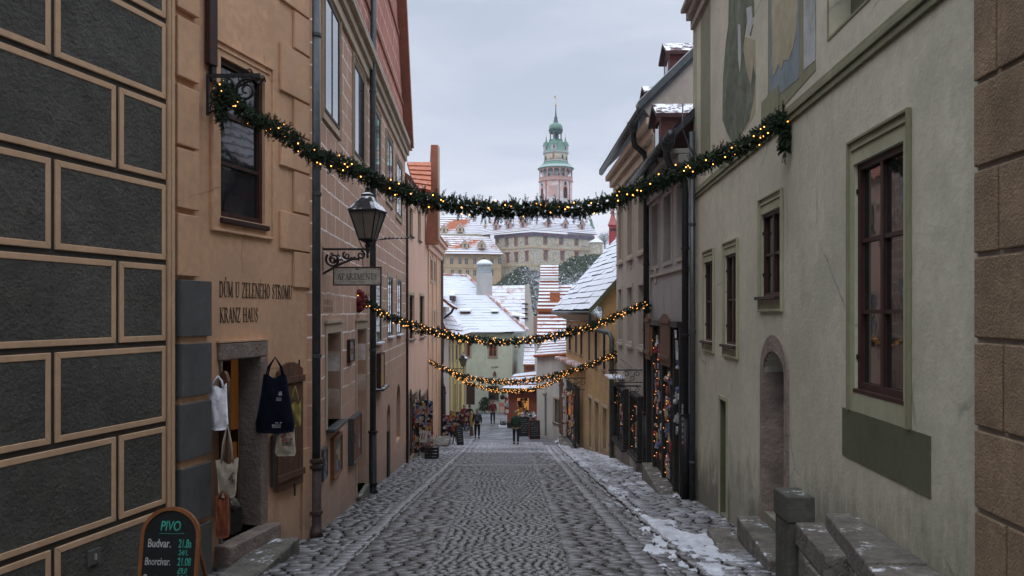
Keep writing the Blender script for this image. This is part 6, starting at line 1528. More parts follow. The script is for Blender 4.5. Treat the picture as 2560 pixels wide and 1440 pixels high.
def on_drum(nm, x, y0, y1, w_, r, mat, arch=True, dy=.0):
    dx = (x-1389.5)*kx; yy = TD-math.sqrt(max(.01, (r*kx)**2-dx*dx))-dy; mb = MB(); a = w_/2*kx; ang = math.atan2(-(yy-TD), dx); tx_ = Vector((math.sin(ang), math.cos(ang), 0)); cp = Vector((TX+dx, yy, 0)); N = 8
    pts = [cp-tx_*a+UZ*Z(y1), cp+tx_*a+UZ*Z(y1)]+[cp+tx_*a*math.cos(math.pi*k/N)+UZ*(Z(y0)-a+a*math.sin(math.pi*k/N)) for k in range(N+1)] if arch else [cp-tx_*a+UZ*Z(y1), cp+tx_*a+UZ*Z(y1), cp+tx_*a+UZ*Z(y0), cp-tx_*a+UZ*Z(y0)]
    nn = Vector((math.cos(ang), -math.sin(ang), 0)); mb.prism([p-nn*.3 for p in pts], nn*.42); return mb.build(nm, mat, tw)
for x, y0, y1, w_ in ((1354.5, 475, 500, 5.5), (1411, 473, 500, 9)): on_drum('window_surround', x, y0-2, y1, w_+3, 41, CRED); on_drum('tower_window', x, y0, y1, w_, 41.6, DARK)
for x, y0, y1, w_ in ((1354.5, 461.5, 469, 4), (1411, 459.5, 468.5, 6)): on_drum('round_window_surround', x, y0-1, y1+1, w_+2, 41, TWHT); on_drum('round_window', x, y0, y1, w_, 41.6, DARK)
for x in (1364, 1396, 1422): on_drum('painted_pilaster', x, 457, 560, 2.5, 41.2, CRED, False)
on_drum('painted_field', 1379, 469, 496, 19, 41.05, CPINK, False); on_drum('painted_field', 1391.5, 468, 496, 8, 41.05, TWHT, False)
for x, y0, y1, w_ in ((1364, 393, 404, 3), (1382, 388, 401, 4), (1405, 391, 402, 3), (1415.5, 393, 404, 2.5)): on_drum('tower_window', x, y0, y1, w_, 29.6, DARK if x != 1382 else CRED)
for x, h in ((1371, 6), (1382, 8), (1396, 7), (1406, 10)):
    dx = (x-1389.5)*kx; mb = MB(); mb.lathe((TX+dx, TD-36*kx, 0), [(1.5*kx, Z(447)), (2.4*kx, Z(444-h*.2)), (1.6*kx, Z(444-h*.6)), (.6*kx, Z(445-h))], 6); mb.build('gallery_bell', DARK, tw)
# two lesser towers
def small_tower(name, label, x, w_, y0, y1, d, wm, rm, ye):
    k = d/F; X = (x-1280)/F*d; zz = lambda y: (HY-y)/F*d; r = root(name, label, 'tower', (X, d, zz(y0))); h = w_/2
    mb = MB(); mb.lathe((X, d, 0), [(h*k, zz(y0)), (h*k, zz(y1)), (h*1.25*k, zz(y1-1)), (h*1.25*k, zz(y1-3))], 8, ph=.39); mb.build('tower_shaft', wm, r)
    mb = MB(); mb.lathe((X, d, 0), [(h*1.35*k, zz(y1-3)), (h*.9*k, zz(y1-(y1-ye)*.3)), (h*.55*k, zz(y1-(y1-ye)*.55)), (h*.15*k, zz(ye+2)), (.05, zz(ye))], 8, ph=.39); mb.build('tower_roof', rm, r)
    for dx in (-.35, .35):
        mb = MB(); mb.box(X+dx*h*k-.2, X+dx*h*k+.2, d-h*k*1.02, d-h*k*.8, zz(y1+12), zz(y1+6)); mb.build('tower_window', DARK, r)
    return r
small_tower('small_castle_tower', 'slim pink castle turret with pale green spire right of the palace', 1479, 13, 605, 574, 250, CPINK, COPPER, 546)
small_tower('red_turret', 'red turret showing above the steep snowy roof beside the grey-brown house', 1532, 20, 640, 566, 120, surf('red_turret_paint', (.36, .05, .05), .2), surf('pink_red_roof', (.40, .13, .12), .2, snow=.3), 520)
rb = root('round_bastion', 'low round castle bastion with snowy cap right of the palace', 'bastion', (PX(1492, 600, 232)))
mb = MB(); c = PX(1490, 0, 236); mb.lathe((c.x, 236, 0), [(2.0, 0), (2.0, (HY-607)/F*236)], 16); mb.build('bastion_wall', CFR, rb)
mb = MB(); mb.lathe((c.x, 236, 0), [(2.3, (HY-607)/F*236), (1.6, (HY-602)/F*236), (.2, (HY-596)/F*236)], 16); mb.build('bastion_roof', SNOW, rb)
# hill under the castle: one real terrain
def hill():
    V, Fc = [], []; xs = [-160+k*4 for k in range(81)]; ys = [92+k*4 for k in range(52)]
    def prof(x, y):
        # ridge heights set by what the slope looks like below the palace
        u = x/y*2000+1280; t = max(0, min(1, (y-95)/115)); t = t*t*(3-2*t)
        tops = [(700, 10), (1085, 3), (1225, 5), (1262, 8), (1305, 11.2), (1345, 9.6), (1385, 10.5), (1430, 13.4), (1480, 14.0), (1520, 14.5), (1600, 16), (2200, 14), (3500, 8)]
        hh = tops[0][1]
        for (a, ha), (b, hb) in zip(tops, tops[1:]):
            if u >= a: hh = lerp(ha, hb, min(1, (u-a)/(b-a)))
        return -9+(hh+9)*t+noise.noise(Vector((x*.05, y*.05, 0)))*1.4*t
    for y in ys:
        for x in xs: V.append((x, y, prof(x, y)))
    n = len(xs)
    for j in range(len(ys)-1):
        for i in range(n-1): Fc.append((j*n+i, j*n+i+1, (j+1)*n+i+1, (j+1)*n+i))
    me = bpy.data.meshes.new('hill'); me.from_pydata(V, [], Fc); me.polygons.foreach_set('use_smooth', [True]*len(Fc))
    m, t, b = newmat('hillside'); tcx = nd(t, 'ShaderNodeTexCoord').outputs['Object']
    nn = nd(t, 'ShaderNodeTexNoise', i_Vector=tcx, i_Scale=.5, i_Detail=9.0, i_Roughness=.75)
    c = mixc(t, ramp(t, nn.outputs[0], [(.42, 0), (.6, 1)]), (.05, .065, .035), (.40, .44, .47)); t.links.new(c, b.inputs['Base Color']); b.inputs['Roughness'].default_value = .9
    me.materials.append(m); o = bpy.data.objects.new('hill', me); COL.objects.link(o); struct(o)
    # frosted bushes and bare twigs covering it
    rnd = random.Random(4); V2, F2, M2 = [], [], []
    for _ in range(5200):
        y = rnd.uniform(105, 222); u = rnd.uniform(1090, 1560); x = (u-1280)/2000*y; z = prof(x, y)
        if y < 130 and rnd.random() < .3: continue
        R0 = rnd.uniform(.7, 1.6); evergreen = noise.noise(Vector((x*.09, y*.06, 5)))+(.45 if y > 172 else .10 if u < 1350 else -.45) > .0
        for k in range(14):
            a, e = rnd.uniform(0, 6.28), rnd.uniform(-.2, 1.3); rr_ = R0*rnd.uniform(.4, 1); c = Vector((x+rr_*math.cos(a)*math.cos(e), y+rr_*math.sin(a)*math.cos(e), z+rr_*math.sin(e)*.8))
            s = rnd.uniform(.12, .42); i = len(V2)
            p, q = Vector((rnd.gauss(0, 1), rnd.gauss(0, 1), rnd.gauss(0, 1))).normalized()*s, Vector((rnd.gauss(0, 1), rnd.gauss(0, 1), rnd.gauss(0, 1))).normalized()*s
            V2 += [tuple(c-p), tuple(c+q), tuple(c+p)]; F2.append((i, i+1, i+2)); M2.append(0 if (evergreen and rnd.random() < .82) else (1 if rnd.random() < .34 else 2))
    me = bpy.data.meshes.new('hillside_scrub'); me.from_pydata(V2, [], F2)
    for m_ in (surf('scrub_green', (.05, .078, .035), .4, .8, .3), surf('frost', (.48, .53, .57), .1, .8, .3), surf('bare_twigs', (.10, .09, .075), .3, .8, .3)): me.materials.append(m_)
    me.polygons.foreach_set('material_index', M2); o = bpy.data.objects.new('hillside_scrub', me); COL.objects.link(o)
    tag(o, 'frosted scrub and evergreen bushes covering the slope below the castle', 'scrub', kind='stuff')
hill()
# far tree on the right skyline
def far_tree(x, y, h, d, label):
    b = PX(x, y, d); r = root('bare_tree', label, 'tree', b); mb = MB(); H_ = h/F*d; mb.tube([b, b+UZ*H_*.7], [H_*.05, H_*.015], 6); rnd = random.Random(8)
    k = MB()
    for _ in range(60):
        z = rnd.uniform(.25, .95); a = rnd.uniform(0, 6.28); l = H_*.38*(1-abs(z-.5)); p = b+UZ*H_*z*.75; q = p+Vector((math.cos(a)*l, math.sin(a)*l, l*.6)); mb.tube([p, q], [.07, .03], 4, cap=False)
        for _ in range(5): c = p.lerp(q, rnd.uniform(.4, 1)); e = Vector((rnd.gauss(0, .5), rnd.gauss(0, .5), rnd.gauss(.2, .5))); k.tube([c, c+e], [.035, .02], 3, cap=False)
    mb.build('trunk', surf('frosted_bark', (.28, .28, .29), .2), r); k.build('crown', surf('frosted_twigs', (.4, .42, .44), .2), r)
far_tree(1512, 622, 48, 240, 'hazy bare tree on the skyline between the palace and the snowy roof')
# ================================================================== GARLANDS
def catmull(pts, n=12):
    P_ = [pts[0]*2-pts[1]]+pts+[pts[-1]*2-pts[-2]]; out = []
    for i in range(1, len(P_)-2):
        for k in range(n):
            t = k/n; a, b, c, d = P_[i-1], P_[i], P_[i+1], P_[i+2]
            out.append(.5*((2*b)+(-a+c)*t+(2*a-5*b+4*c-d)*t*t+(-a+3*b-3*c+d)*t**3))
    out.append(pts[-1]); return out
def resample(pts, st):
    out = [pts[0]]; acc = 0
    for a, b in zip(pts, pts[1:]):
        l = (b-a).length; p = 0
        while acc+l-p >= st: p += st-acc; acc = 0; out.append(a.lerp(b, p/l))
        acc += l-p
    return out
def garland(name, label, px, d0, d1, thick, sprig, step, nb, br, bmat, seed=1, tails=(), dens=1.0, extra=0, needle=.035):
    rnd = random.Random(seed); x0, x1 = px[0][0], px[-1][0]
    pts = [PX(x, y, lerp(d0, d1, (x-x0)/(x1-x0))) for x, y in px]
    line = resample(catmull(pts), step); r = root(name, label, 'garland', line[0])
    mb = MB(); mb.tube(line[::3]+[line[-1]], .012, 5); mb.build('cable', IRON, r)
    V, Fc = [], []
    def sprig_(p, dr, ln):
        dr = dr.normalized(); u = dr.orthogonal().normalized(); v = dr.cross(u); n = 7
        for k in range(n):
            f = .25+.75*k/n; b = p+dr*ln*f
            for j in range(4):
                a = rnd.uniform(0, 6.28); nl = needle*(1.1-.4*f)*rnd.uniform(.85, 1.1); q = (u*math.cos(a)+v*math.sin(a)+dr*.75).normalized()
                w = q.cross(dr).normalized()*needle*.20; i = len(V); V.extend([tuple(b-w), tuple(b+w), tuple(b+q*nl)]); Fc.append((i, i+1, i+2))
    def run(line, th, fall=1.0):
        m = int(dens*7)
        for k, p in enumerate(line):
            t = (line[min(k+1, len(line)-1)]-line[max(k-1, 0)]); t = t.normalized() if t.length > 1e-6 else Vector((1, 0, 0))
            u = t.cross(UZ); u = u.normalized() if u.length > .05 else Vector((1, 0, 0)); v = u.cross(t)
            swell = 1+.75*noise.noise(Vector((k*.09, seed, 0)))
            for _ in range(m):
                a = rnd.uniform(0, 6.28); o = (u*math.cos(a)+v*math.sin(a)); rr_ = th*.25*rnd.random()
                sprig_(p+o*rr_, o+t*rnd.uniform(-.9, .9)-UZ*.15, sprig*rnd.uniform(.6, 1.1)*swell)
            if rnd.random() < .11:
                for _ in range(3): sprig_(p+UZ*.02, UZ+t*rnd.uniform(-.5, .5)+u*rnd.uniform(-.3, .3), sprig*rnd.uniform(1.3, 1.8))
            if rnd.random() < .19:
                for _ in range(3): sprig_(p-UZ*.03, -UZ+t*rnd.uniform(-.3, .3)+u*rnd.uniform(-.2, .2), sprig*rnd.uniform(1.3, 1.8))
    run(line, thick)
    for tl in tails: run(resample(catmull([Vector(q) for q in tl]), step), thick*.7)
    me = bpy.data.meshes.new('fir_foliage'); me.from_pydata(V, [], Fc); me.materials.append(PINE)
    o = bpy.data.objects.new('fir_foliage', me); COL.objects.link(o); attach(o, r)
    bp = []
    for k in range(nb+extra):
        i = int(min(.999, max(0, (k+rnd.gauss(0, 2.2))/(nb+extra)))*(len(line)-1)); a = rnd.uniform(0, 6.28); rr_ = thick*rnd.uniform(.25, .62)
        bp.append(line[i]+Vector((rnd.uniform(-.02, .02), -abs(math.cos(a))*rr_, math.sin(a)*rr_)))
    for tl in tails[:1]: bp += [Vector(tl[0]).lerp(Vector(tl[-1]), f)+Vector((rnd.uniform(-.06, .06), -.08, 0)) for f in (.2,)]
    main, rest = (bp, []) if len(bp) <= 100 else (bp[:0], bp)
    if rest:
        idx = sorted(range(len(bp)), key=lambda i: bp[i].y)[:99]; main = [bp[i] for i in idx]; rest = [b for i, b in enumerate(bp) if i not in set(idx)]
    bulbs(r, main, br, bmat)
    if rest:
        mb = MB()
        for p in rest: mb.ball(p, br, 5)
        o = mb.build('bulb_cluster', bmat, r, recalc=False); o['kind'] = 'stuff'
    mb = MB()     # thin light string wound round the garland
    w = [line[i]+Vector((0, math.cos(i*.35)*thick*.38, math.sin(i*.35)*thick*.42)) for i in range(0, len(line), 3)]
    mb.tube(w, .004, 4); mb.build('light_string', IRON, r)
    return r
g1 = [(556, 215), (600, 268), (640, 300), (700, 325), (745, 365), (830, 402), (900, 430), (960, 462), (1000, 475), (1050, 497), (1100, 507), (1180, 518), (1250, 524), (1340, 522), (1440, 522), (1520, 506), (1600, 472), (1680, 440), (1750, 412), (1830, 378), (1880, 352), (1920, 318), (1958, 290)]
tl = PX(1958, 290, 10.45)
garland('fir_garland', 'thick near fir garland with warm lights hung between the bracket and green house', g1, 10.1, 10.5, .20, .105, .020, 99, .0085, BULB, 3,
        tails=([tl, tl+Vector((.02, 0, -.22)), tl+Vector((0, -.02, -.46))], [PX(556, 215, 10.1), PX(550, 250, 10.1), PX(556, 300, 10.05)]), dens=1.5, needle=.034)
g2 = [(897, 742), (925, 760), (960, 785), (1000, 803), (1040, 817), (1100, 833), (1150, 845), (1200, 851), (1260, 855), (1310, 852), (1370, 844), (1450, 825), (1500, 808), (1560, 782), (1620, 757)]
t2 = PX(1620, 757, 22.9)
garland('fir_garland', 'second fir garland, densely lit, from the dark red wreath to the black downpipe', g2, 17.6, 22.9, .19, .09, .035, 190, .0135, BULBF, 5,
        tails=([t2, t2+Vector((0, 0, -.3))],), dens=1.1, needle=.04)
g3 = [(1074, 903), (1090, 913), (1120, 926), (1150, 938), (1180, 946), (1220, 953), (1260, 955), (1310, 953), (1360, 945), (1400, 936), (1450, 921), (1500, 902), (1546, 881)]
t3_ = PX(1546, 881, 30.6)
garland('fir_garland', 'third fir garland with dense lights ending on the grey-brown house corner', g3, 37.8, 30.6, .22, .10, .05, 210, .017, BULBF, 7, tails=([t3_, t3_+Vector((0, 0, -.35))],), dens=1.0, needle=.05)
g4 = [(1118, 925), (1140, 941), (1170, 957), (1210, 969), (1260, 978), (1310, 976), (1350, 967), (1385, 953), (1413, 935)]
garland('fir_garland', 'lowest and farthest fir garland crossing in front of the red kiosk roof', g4, 46, 43.5, .22, .10, .06, 190, .019, BULBF, 9, dens=1.0, needle=.055)
# ================================================================== PEOPLE
def skin_mesh(name, V, E, Rr, mat, parent, sub=1):
    me = bpy.data.meshes.new(name); me.from_pydata(V, E, []); o = bpy.data.objects.new(name, me); COL.objects.link(o)
    o.modifiers.new('skin', 'SKIN'); 
    sv = me.skin_vertices[0].data
    for i, r in enumerate(Rr): sv[i].radius = r if isinstance(r, tuple) else (r, r)
    sv[0].use_root = True
    s = o.modifiers.new('sub', 'SUBSURF'); s.levels = s.render_levels = sub
    me.materials.append(mat); attach(o, parent); o.modifiers['skin'].use_smooth_shade = True
    return o
def chain(V, E, Rr, start, pts):
    for p, r in pts:
        V.append(p); Rr.append(r); E.append((start, len(V)-1)); start = len(V)-1
    return start
def person(label, px_, py_, d, face, coat, trs, hair, h=1.74, arms=(.0, .0), stride=.08, hat=None, group=None, elbow=(0, 0)):
    """face: heading in degrees, 0 = away from the camera"""
    b = PX(px_, 0, d); z0 = gz(d)
    r = root('person', label, 'person', (b.x, d, z0), group, local=True, rz=R(face)); k = h/1.74; r.scale = (k, k, k)
    V, E, Rr = [(0, 0, .95)], [], [(.135, .10)]
    c = chain(V, E, Rr, 0, [((0, .01, 1.12), (.125, .095)), ((0, .0, 1.33), (.15, .105)), ((0, -.01, 1.44), (.09, .07))]); chest = c-1
    c = chain(V, E, Rr, c, [((0, 0, 1.50), .052), ((0, .01, 1.56), .058), ((0, .02, 1.63), (.075, .092)), ((0, .015, 1.70), (.068, .08)), ((0, .01, 1.735), .04)])
    hands = []
    for s, ar, el in ((-1, arms[0], elbow[0]), (1, arms[1], elbow[1])):
        sh_ = (s*.17, -.01, 1.40); e = (s*.235, -.02+ar*.14, 1.13+ar*.02); w = (s*.25+(-s*.10*el), .04+ar*.2+el*.22, .90+ar*.03+el*.18); pm = (s*.25-s*.12*el, .07+ar*.22+el*.27, .84+el*.20)
        a = chain(V, E, Rr, chest, [(sh_, .062), (e, .046), (w, .030), (pm, (.036, .018))])
        for f in range(4): q = (pm[0], pm[1]-.028+f*.019, pm[2]-.055); chain(V, E, Rr, a, [(q, .0085), ((q[0]-s*.012, q[1]+.005, q[2]-.035-.006*(f in (1, 2))), .0075)])
        q = (pm[0]-s*.01, pm[1]+.035, pm[2]+.0); chain(V, E, Rr, a, [(q, .010), ((q[0]-s*.01, q[1]+.012, q[2]-.035), .008)])
    for s, st in ((-1, stride), (1, -stride)):
        chain(V, E, Rr, 0, [((s*.09, 0, .88), .095), ((s*.10, st*.5+.01, .50), .062), ((s*.105, st*1.0-.01, .10), .042), ((s*.115, st+.10, .04), (.04, .03))])
    skin_mesh('body', V, E, Rr, SKIN, r)
    # jacket: torso and sleeves, loose
    V, E, Rr = [(0, 0, .84)], [], [(.185, .145)]
    c = chain(V, E, Rr, 0, [((0, .0, 1.0), (.18, .14)), ((0, .0, 1.2), (.185, .14)), ((0, -.005, 1.36), (.18, .125)), ((0, -.005, 1.46), (.075, .07)), ((0, 0, 1.51), (.07, .07))])
    for s, ar, el in ((-1, arms[0], elbow[0]), (1, arms[1], elbow[1])):
        chain(V, E, Rr, 3, [((s*.18, -.01, 1.38), .085), ((s*.245, -.02+ar*.14, 1.13+ar*.02), .066), ((s*.25-s*.10*el, .035+ar*.2+el*.22, .90+ar*.03+el*.18), .054)])
    jk = skin_mesh('jacket', V, E, Rr, coat, r)
    V, E, Rr = [(0, 0, .90)], [], [(.15, .12)]
    for s, st in ((-1, stride), (1, -stride)):
        chain(V, E, Rr, 0, [((s*.095, 0, .80), .105), ((s*.105, st*.5+.01, .50), .078), ((s*.108, st*.95-.005, .12), .066)])
    skin_mesh('trousers', V, E, Rr, trs, r)
    for s, st in ((-1, stride), (1, -stride)):
        mb = MB(); y = st; mb.lathe((s*.11, y+.05, 0), [(.055, 0), (.06, .02), (.052, .06), (.035, .10), (.03, .13)], 10, sx=.85, sy=2.1); mb.build('shoe', BLACKW, r, smooth=True)
    mb = MB()
    mb.lathe((0, 0, 1.66), [(.094, -.10), (.104, -.04), (.103, .03), (.088, .08), (.05, .112), (.01, .122)], 12, sx=.86, sy=1.0)
    for i, v in enumerate(mb.v):
        if v[1] > .035 and v[2] < 1.70: mb.v[i] = (v[0]*.8, .03, v[2]+.0)
    mb.build('hair' if not hat else 'hat', hair if not hat else hat, r, smooth=True)
    mb = MB(); mb.tube([(0, .10, 1.655), (0, .135, 1.63), (0, .105, 1.615)], [.008, .016, .01], 6); mb.build('nose', SKIN, r, smooth=True)
    mb = MB(); mb.box(-.025, .025, .105, .112, 1.583, 1.592); mb.build('mouth', simple('lips', (.25, .08, .07)), r)
    for s in (-1, 1):
        mb = MB(); mb.ball((s*.032, .105, 1.657), .012, 6); mb.build('eye', simple('eye_dark', (.03, .02, .02)), r); mb = MB(); mb.lathe((s*.088, .0, 1.645), [(.008, -.03), (.02, -.01), (.022, .02), (.008, .035)], 6, sx=.5); mb.build('ear', SKIN, r)
    return r, jk
DKG = simple('dark_green_coat_cloth', (.022, .05, .028), .85); DKC = simple('charcoal_coat_cloth', (.03, .03, .032), .85); MAR = simple('maroon_coat_cloth', (.15, .022, .035), .8)
JEAN = simple('dark_jeans', (.025, .03, .045), .85); TRB = simple('black_trousers', (.014, .014, .016), .85); GRYH = simple('greying_hair', (.22, .19, .16), .8); BRH = simple('brown_hair', (.09, .05, .03), .8)
TANC = simple('tan_cloth', (.42, .25, .07), .8)
person('person in dark green jacket and dark trousers walking away near the chalkboards', 1290, 0, 42.6, -4, DKG, JEAN, GRYH, 1.76, elbow=(.35, .3), stride=.07)
pr, jk = person('person in charcoal coat with a grey backpack walking away on the left', 1193, 0, 46.8, 2, DKC, TRB, GRYH, 1.70, stride=.05, elbow=(.2, .1))
mb = MB(); mb.box(-.13, .13, -.27, -.14, 1.0, 1.42); mb.box(-.10, .10, -.31, -.27, 1.03, 1.22); tag(mb.build('backpack', simple('grey_nylon', (.05, .052, .058), .7), None, bevel=.03, origin=(0, 0, 0)), 'grey backpack worn by the person in the charcoal coat', 'backpack')
bp_ = bpy.data.objects['backpack']; bp_.location = (PX(1193, 0, 46.8).x, 46.8, gz(46.8))
person('person in maroon jacket and jeans standing in the middle of the far street', 1232, 0, 58.5, 182, MAR, JEAN, BRH, 1.72, stride=.02, arms=(.1, .1))
person('partly hidden person in dark red coat behind the left souvenir rack', 1160, 0, 54.0, 20, MAR, TRB, GRYH, 1.62, hat=PAL[9])
person('partly hidden person in black coat beside the left souvenir rack', 1174, 0, 53.0, -10, TRB, TRB, BRH, 1.66)
# ================================================================== STREET GOODS, BOARDS AND FURNITURE
# nearest chalkboard
cb = root('chalkboard', 'arched PIVO beer chalkboard in an orange wooden frame at lower left', 'sign board', (-3.45, 8.0, gz(8)))
o0 = PX(415, 1500, 8.0); u_ = Vector((1, -.06, 0)).normalized(); up_ = Vector((.0, .16, 1)).normalized(); nn_ = Vector((-.06, -1, .16)).normalized()
c0 = Vector((o0.x, 8.0, -3.05)); hw = .31; H_ = 1.08
def arch_poly(hw, H_, ins, n=14): 
    r_ = hw-ins; pts = [(-r_, ins), (r_, ins)]; zc = H_-hw*.95
    return pts+[(r_*math.cos(math.pi*k/n), zc+(r_*.95)*math.sin(math.pi*k/n)) for k in range(n+1)]
mp_ = lambda q, t: c0+u_*q[0]+up_*q[1]+nn_*t
mb = MB(); mb.prism([mp_(q, 0) for q in arch_poly(hw, H_, .03)], nn_*.012); mb.build('board_panel', BOARD, cb)
out_, inn_ = arch_poly(hw, H_, 0), arch_poly(hw, H_, .038); mb = MB(); n = len(out_)
for k in range(n):
    l = (k+1) % n; mb.prism([mp_(out_[k], -.01), mp_(out_[l], -.01), mp_(inn_[l], -.01), mp_(inn_[k], -.01)], nn_*.04)
mb.build('board_frame', FRAMEO, cb, smooth=False)
for s in (-1, 1):
    mb = MB(); mb.bar(mp_((s*hw*.94, H_*.62), -.01), mp_((s*hw*.94, .02), 0)+Vector((0, .45, 0)), .03, .035); mb.build('rear_leg', FRAMEO, cb)
bs_ = basis(u_, up_)
def chalk(t, x, y, size, m, sx_=.8, sh=.0): font_text(t, mp_((x, y), .014), bs_, size, m, cb, sx_, .001, 'chalk_text', shear=sh)
T = H_
chalk('PIVO', -.115, T-.235, .135, CHALKG, .72, .15)
mb = MB(); mb.tube([mp_((-.12, T-.265), .014), mp_((.03, T-.268), .014), mp_((.14, T-.262), .014)], .002, 4); mb.build('chalk_line', CHALKG, cb)
chalk('Budvar.', -.235, T-.40, .115, CHALKW, .70); chalk('21.8a', .085, T-.40, .115, CHALKG, .55, .1); chalk('24/1.', .09, T-.475, .075, CHALKG, .7, .2)
chalk('Bnorcivar.', -.255, T-.575, .105, CHALKW, .62, .15); chalk('21.08', .085, T-.575, .105, CHALKG, .6, .1); chalk('£9,0', .09, T-.655, .08, CHALKG, .7, .2)
chalk('Bavtnsy', -.265, T-.74, .105, CHALKW, .75, .15); chalk('30,9', .085, T-.745, .105, CHALKG, .65, .1); chalk('Kofola', -.24, T-.89, .10, CHALKW, .7)
# far chalkboards by the kiosk
def aboard(label, x, y, w_, h_, d, fm, seed, ang=0):
    b = PX(x, 0, d); z = gz(d); r = root('chalkboard', label, 'sign board', (b.x, d, z)); W2 = w_/F*d/2; H2 = h_/F*d; mb = MB(); u = Vector((math.cos(ang), math.sin(ang), 0)); n = Vector((math.sin(ang), -math.cos(ang), 0)); B = Vector((b.x, d, z+.03))
    mb.hexa([B-u*W2, B+u*W2, B+u*W2+UZ*H2-n*.2, B-u*W2+UZ*H2-n*.2]+[B-u*W2+n*.03, B+u*W2+n*.03, B+u*W2+UZ*H2-n*.17, B-u*W2+UZ*H2-n*.17]); mb.build('board_panel', BOARD, r)
    mb = MB()
    for s in (-1, 1): mb.bar(B+u*W2*s-UZ*.03, B+u*W2*s+UZ*(H2+.02)-n*.2, .05, .05)
    for q in (0, 1): mb.bar(B-u*W2+(UZ*H2-n*.2)*q, B+u*W2+(UZ*H2-n*.2)*q, .05, .05)
    for s in (-1, 1): mb.bar(B+u*W2*s-n*.6-UZ*.03, B+u*W2*s+UZ*(H2)-n*.22, .04, .04)
    mb.build('board_frame', fm, r); q = random.Random(seed); mb = MB()
    for i in range(7):
        z2 = H2*(.88-.115*i); x0 = -W2*q.uniform(.5, .75)
        while x0 < W2*.6:
            l = q.uniform(.03, .1); a = B+u*x0+UZ*z2-n*(.2*z2/H2-.035); mb.tube([a, a+u*l+UZ*q.uniform(-.02, .03)], .008, 4); x0 += l+q.uniform(.02, .07)
    mb.build('chalk_text', CHALKW, r)
aboard('black chalkboard menu standing behind the person in dark green', 1311, 0, 24, 46, 48, BLACKW, 1, .1)
aboard('black chalkboard menu with red side frame leaning by the white house', 1337, 0, 26, 44, 46.0, simple('red_brown_frame', (.22, .05, .03)), 2, .12)
# far street lantern on the yellow house
bl = PX(1158, 921, 55); lb2 = lantern(bl, 1.0, 'small distant street lantern beside the yellow house')
mb = MB(); mb.tube([(0, 0, -.02), (-.9, 0, -.03)], .025, 5); mb.tube([(0, 0, 0), (0, 0, -.35)], .03, 6); scroll(mb, Vector((-.5, 0, -.2)), .16, 1.2, Vector((1, 0, 0)), UZ, .018, 1); mb.build('lantern_bracket', IRON, lb2)
# souvenir displays left
def rack(label, cx, d, w_, h_, seed, n=24, ang=0.0, z0=0.25):
    b = PX(cx, 0, d); z = gz(d); r = root('souvenir_rack', label, 'display rack', (b.x, d, z)); wl = W((b.x-w_/2*math.cos(ang), d-w_/2*math.sin(ang)), (b.x+w_/2*math.cos(ang), d+w_/2*math.sin(ang))); mb = MB()
    for s in (0, wl.L): mb.wb(wl, s-.02, s+.02, z-.05, z+h_, -.04, 0)
    for k in range(4): zz = z+z0+(h_-z0)*k/3.2; mb.wb(wl, 0, wl.L, zz-.015, zz+.015, -.05, .04)
    mb.build('rack_frame', IRON, r); mb = MB(); mb.wb(wl, .02, wl.L-.02, z+z0, z+h_*.97, -.03, -.02); mb.build('rack_back', BLACKW, r)
    goods(r, wl, .02, wl.L-.02, z+z0+.05, z+h_, .03, n, seed, size=.06); return r
def wall_goods(label, w, x0, x1, yt, yb, t, n, seed, lights=0):
    rc = w.rect(x0, x1, yt, yb); r = root('goods_panel', label, 'goods display', w.P(rc[0], rc[2], 0)); mb = MB(); mb.wb(w, rc[0], rc[1], rc[2]-.1, rc[3]+.1, .01, .05); mb.build('panel_board', WOODD, r)
    goods(r, w, rc[0], rc[1], rc[2], rc[3], t, n, seed, lights=lights); return r
for x0, x1, tt, nm in ((1019, 1023, .25, 'dark open door leaf at the near side of the left souvenir shop'), (1041, 1045, .3, 'dark open door leaf in the middle of the left souvenir shop'), (1062, 1065, .25, 'dark open door leaf at the far side of the left souvenir shop')):
    a, b = sx(WP, x0), sx(WP, x1); r = root('wooden_shutter', nm, 'shutter', WP.P(a, gz(33), .2)); shutter(WP, a, b, WP.px(x0, 1140)[1], WP.px(x0, 975)[1], tt*.3, r, arch=True, mat=BLACKW)
wall_goods('board of postcards and pale trinkets at the near side of the left shop', WP, 1028, 1039, 1005, 1090, .1, 40, 41)
wall_goods('board of coloured trinkets at the far side of the left shop', WP, 1048, 1059, 1000, 1085, .1, 40, 42)

fp = root('framed_picture', 'white framed picture leaning outside the left souvenir shop', 'picture', PX(1055, 1100, 32.5)); c = PX(1055, 1091, 32.4)
mb = MB(); u = Vector((1, .25, -.12)).normalized(); v = Vector((.14, .3, 1)).normalized(); n_ = u.cross(v)
def sq(c, a, b, t0, t1): return [c-u*a-v*b+n_*t0, c+u*a-v*b+n_*t0, c+u*a+v*b+n_*t0, c-u*a+v*b+n_*t0, c-u*a-v*b+n_*t1, c+u*a-v*b+n_*t1, c+u*a+v*b+n_*t1, c-u*a+v*b+n_*t1]
mb.hexa(sq(c, .23, .26, 0, .03)); mb.build('frame', PAL[8], fp); mb = MB(); mb.hexa(sq(c, .20, .23, .03, .035)); o = mb.build('picture_panel', CREAM, fp)
for k in range(3): mb = MB(); q = c+u*(-.1+.09*k); mb.hexa(sq(q, .02, .12, .035, .04)); mb.build('image_patch', PAL[(0, 5, 0)[k]], o)
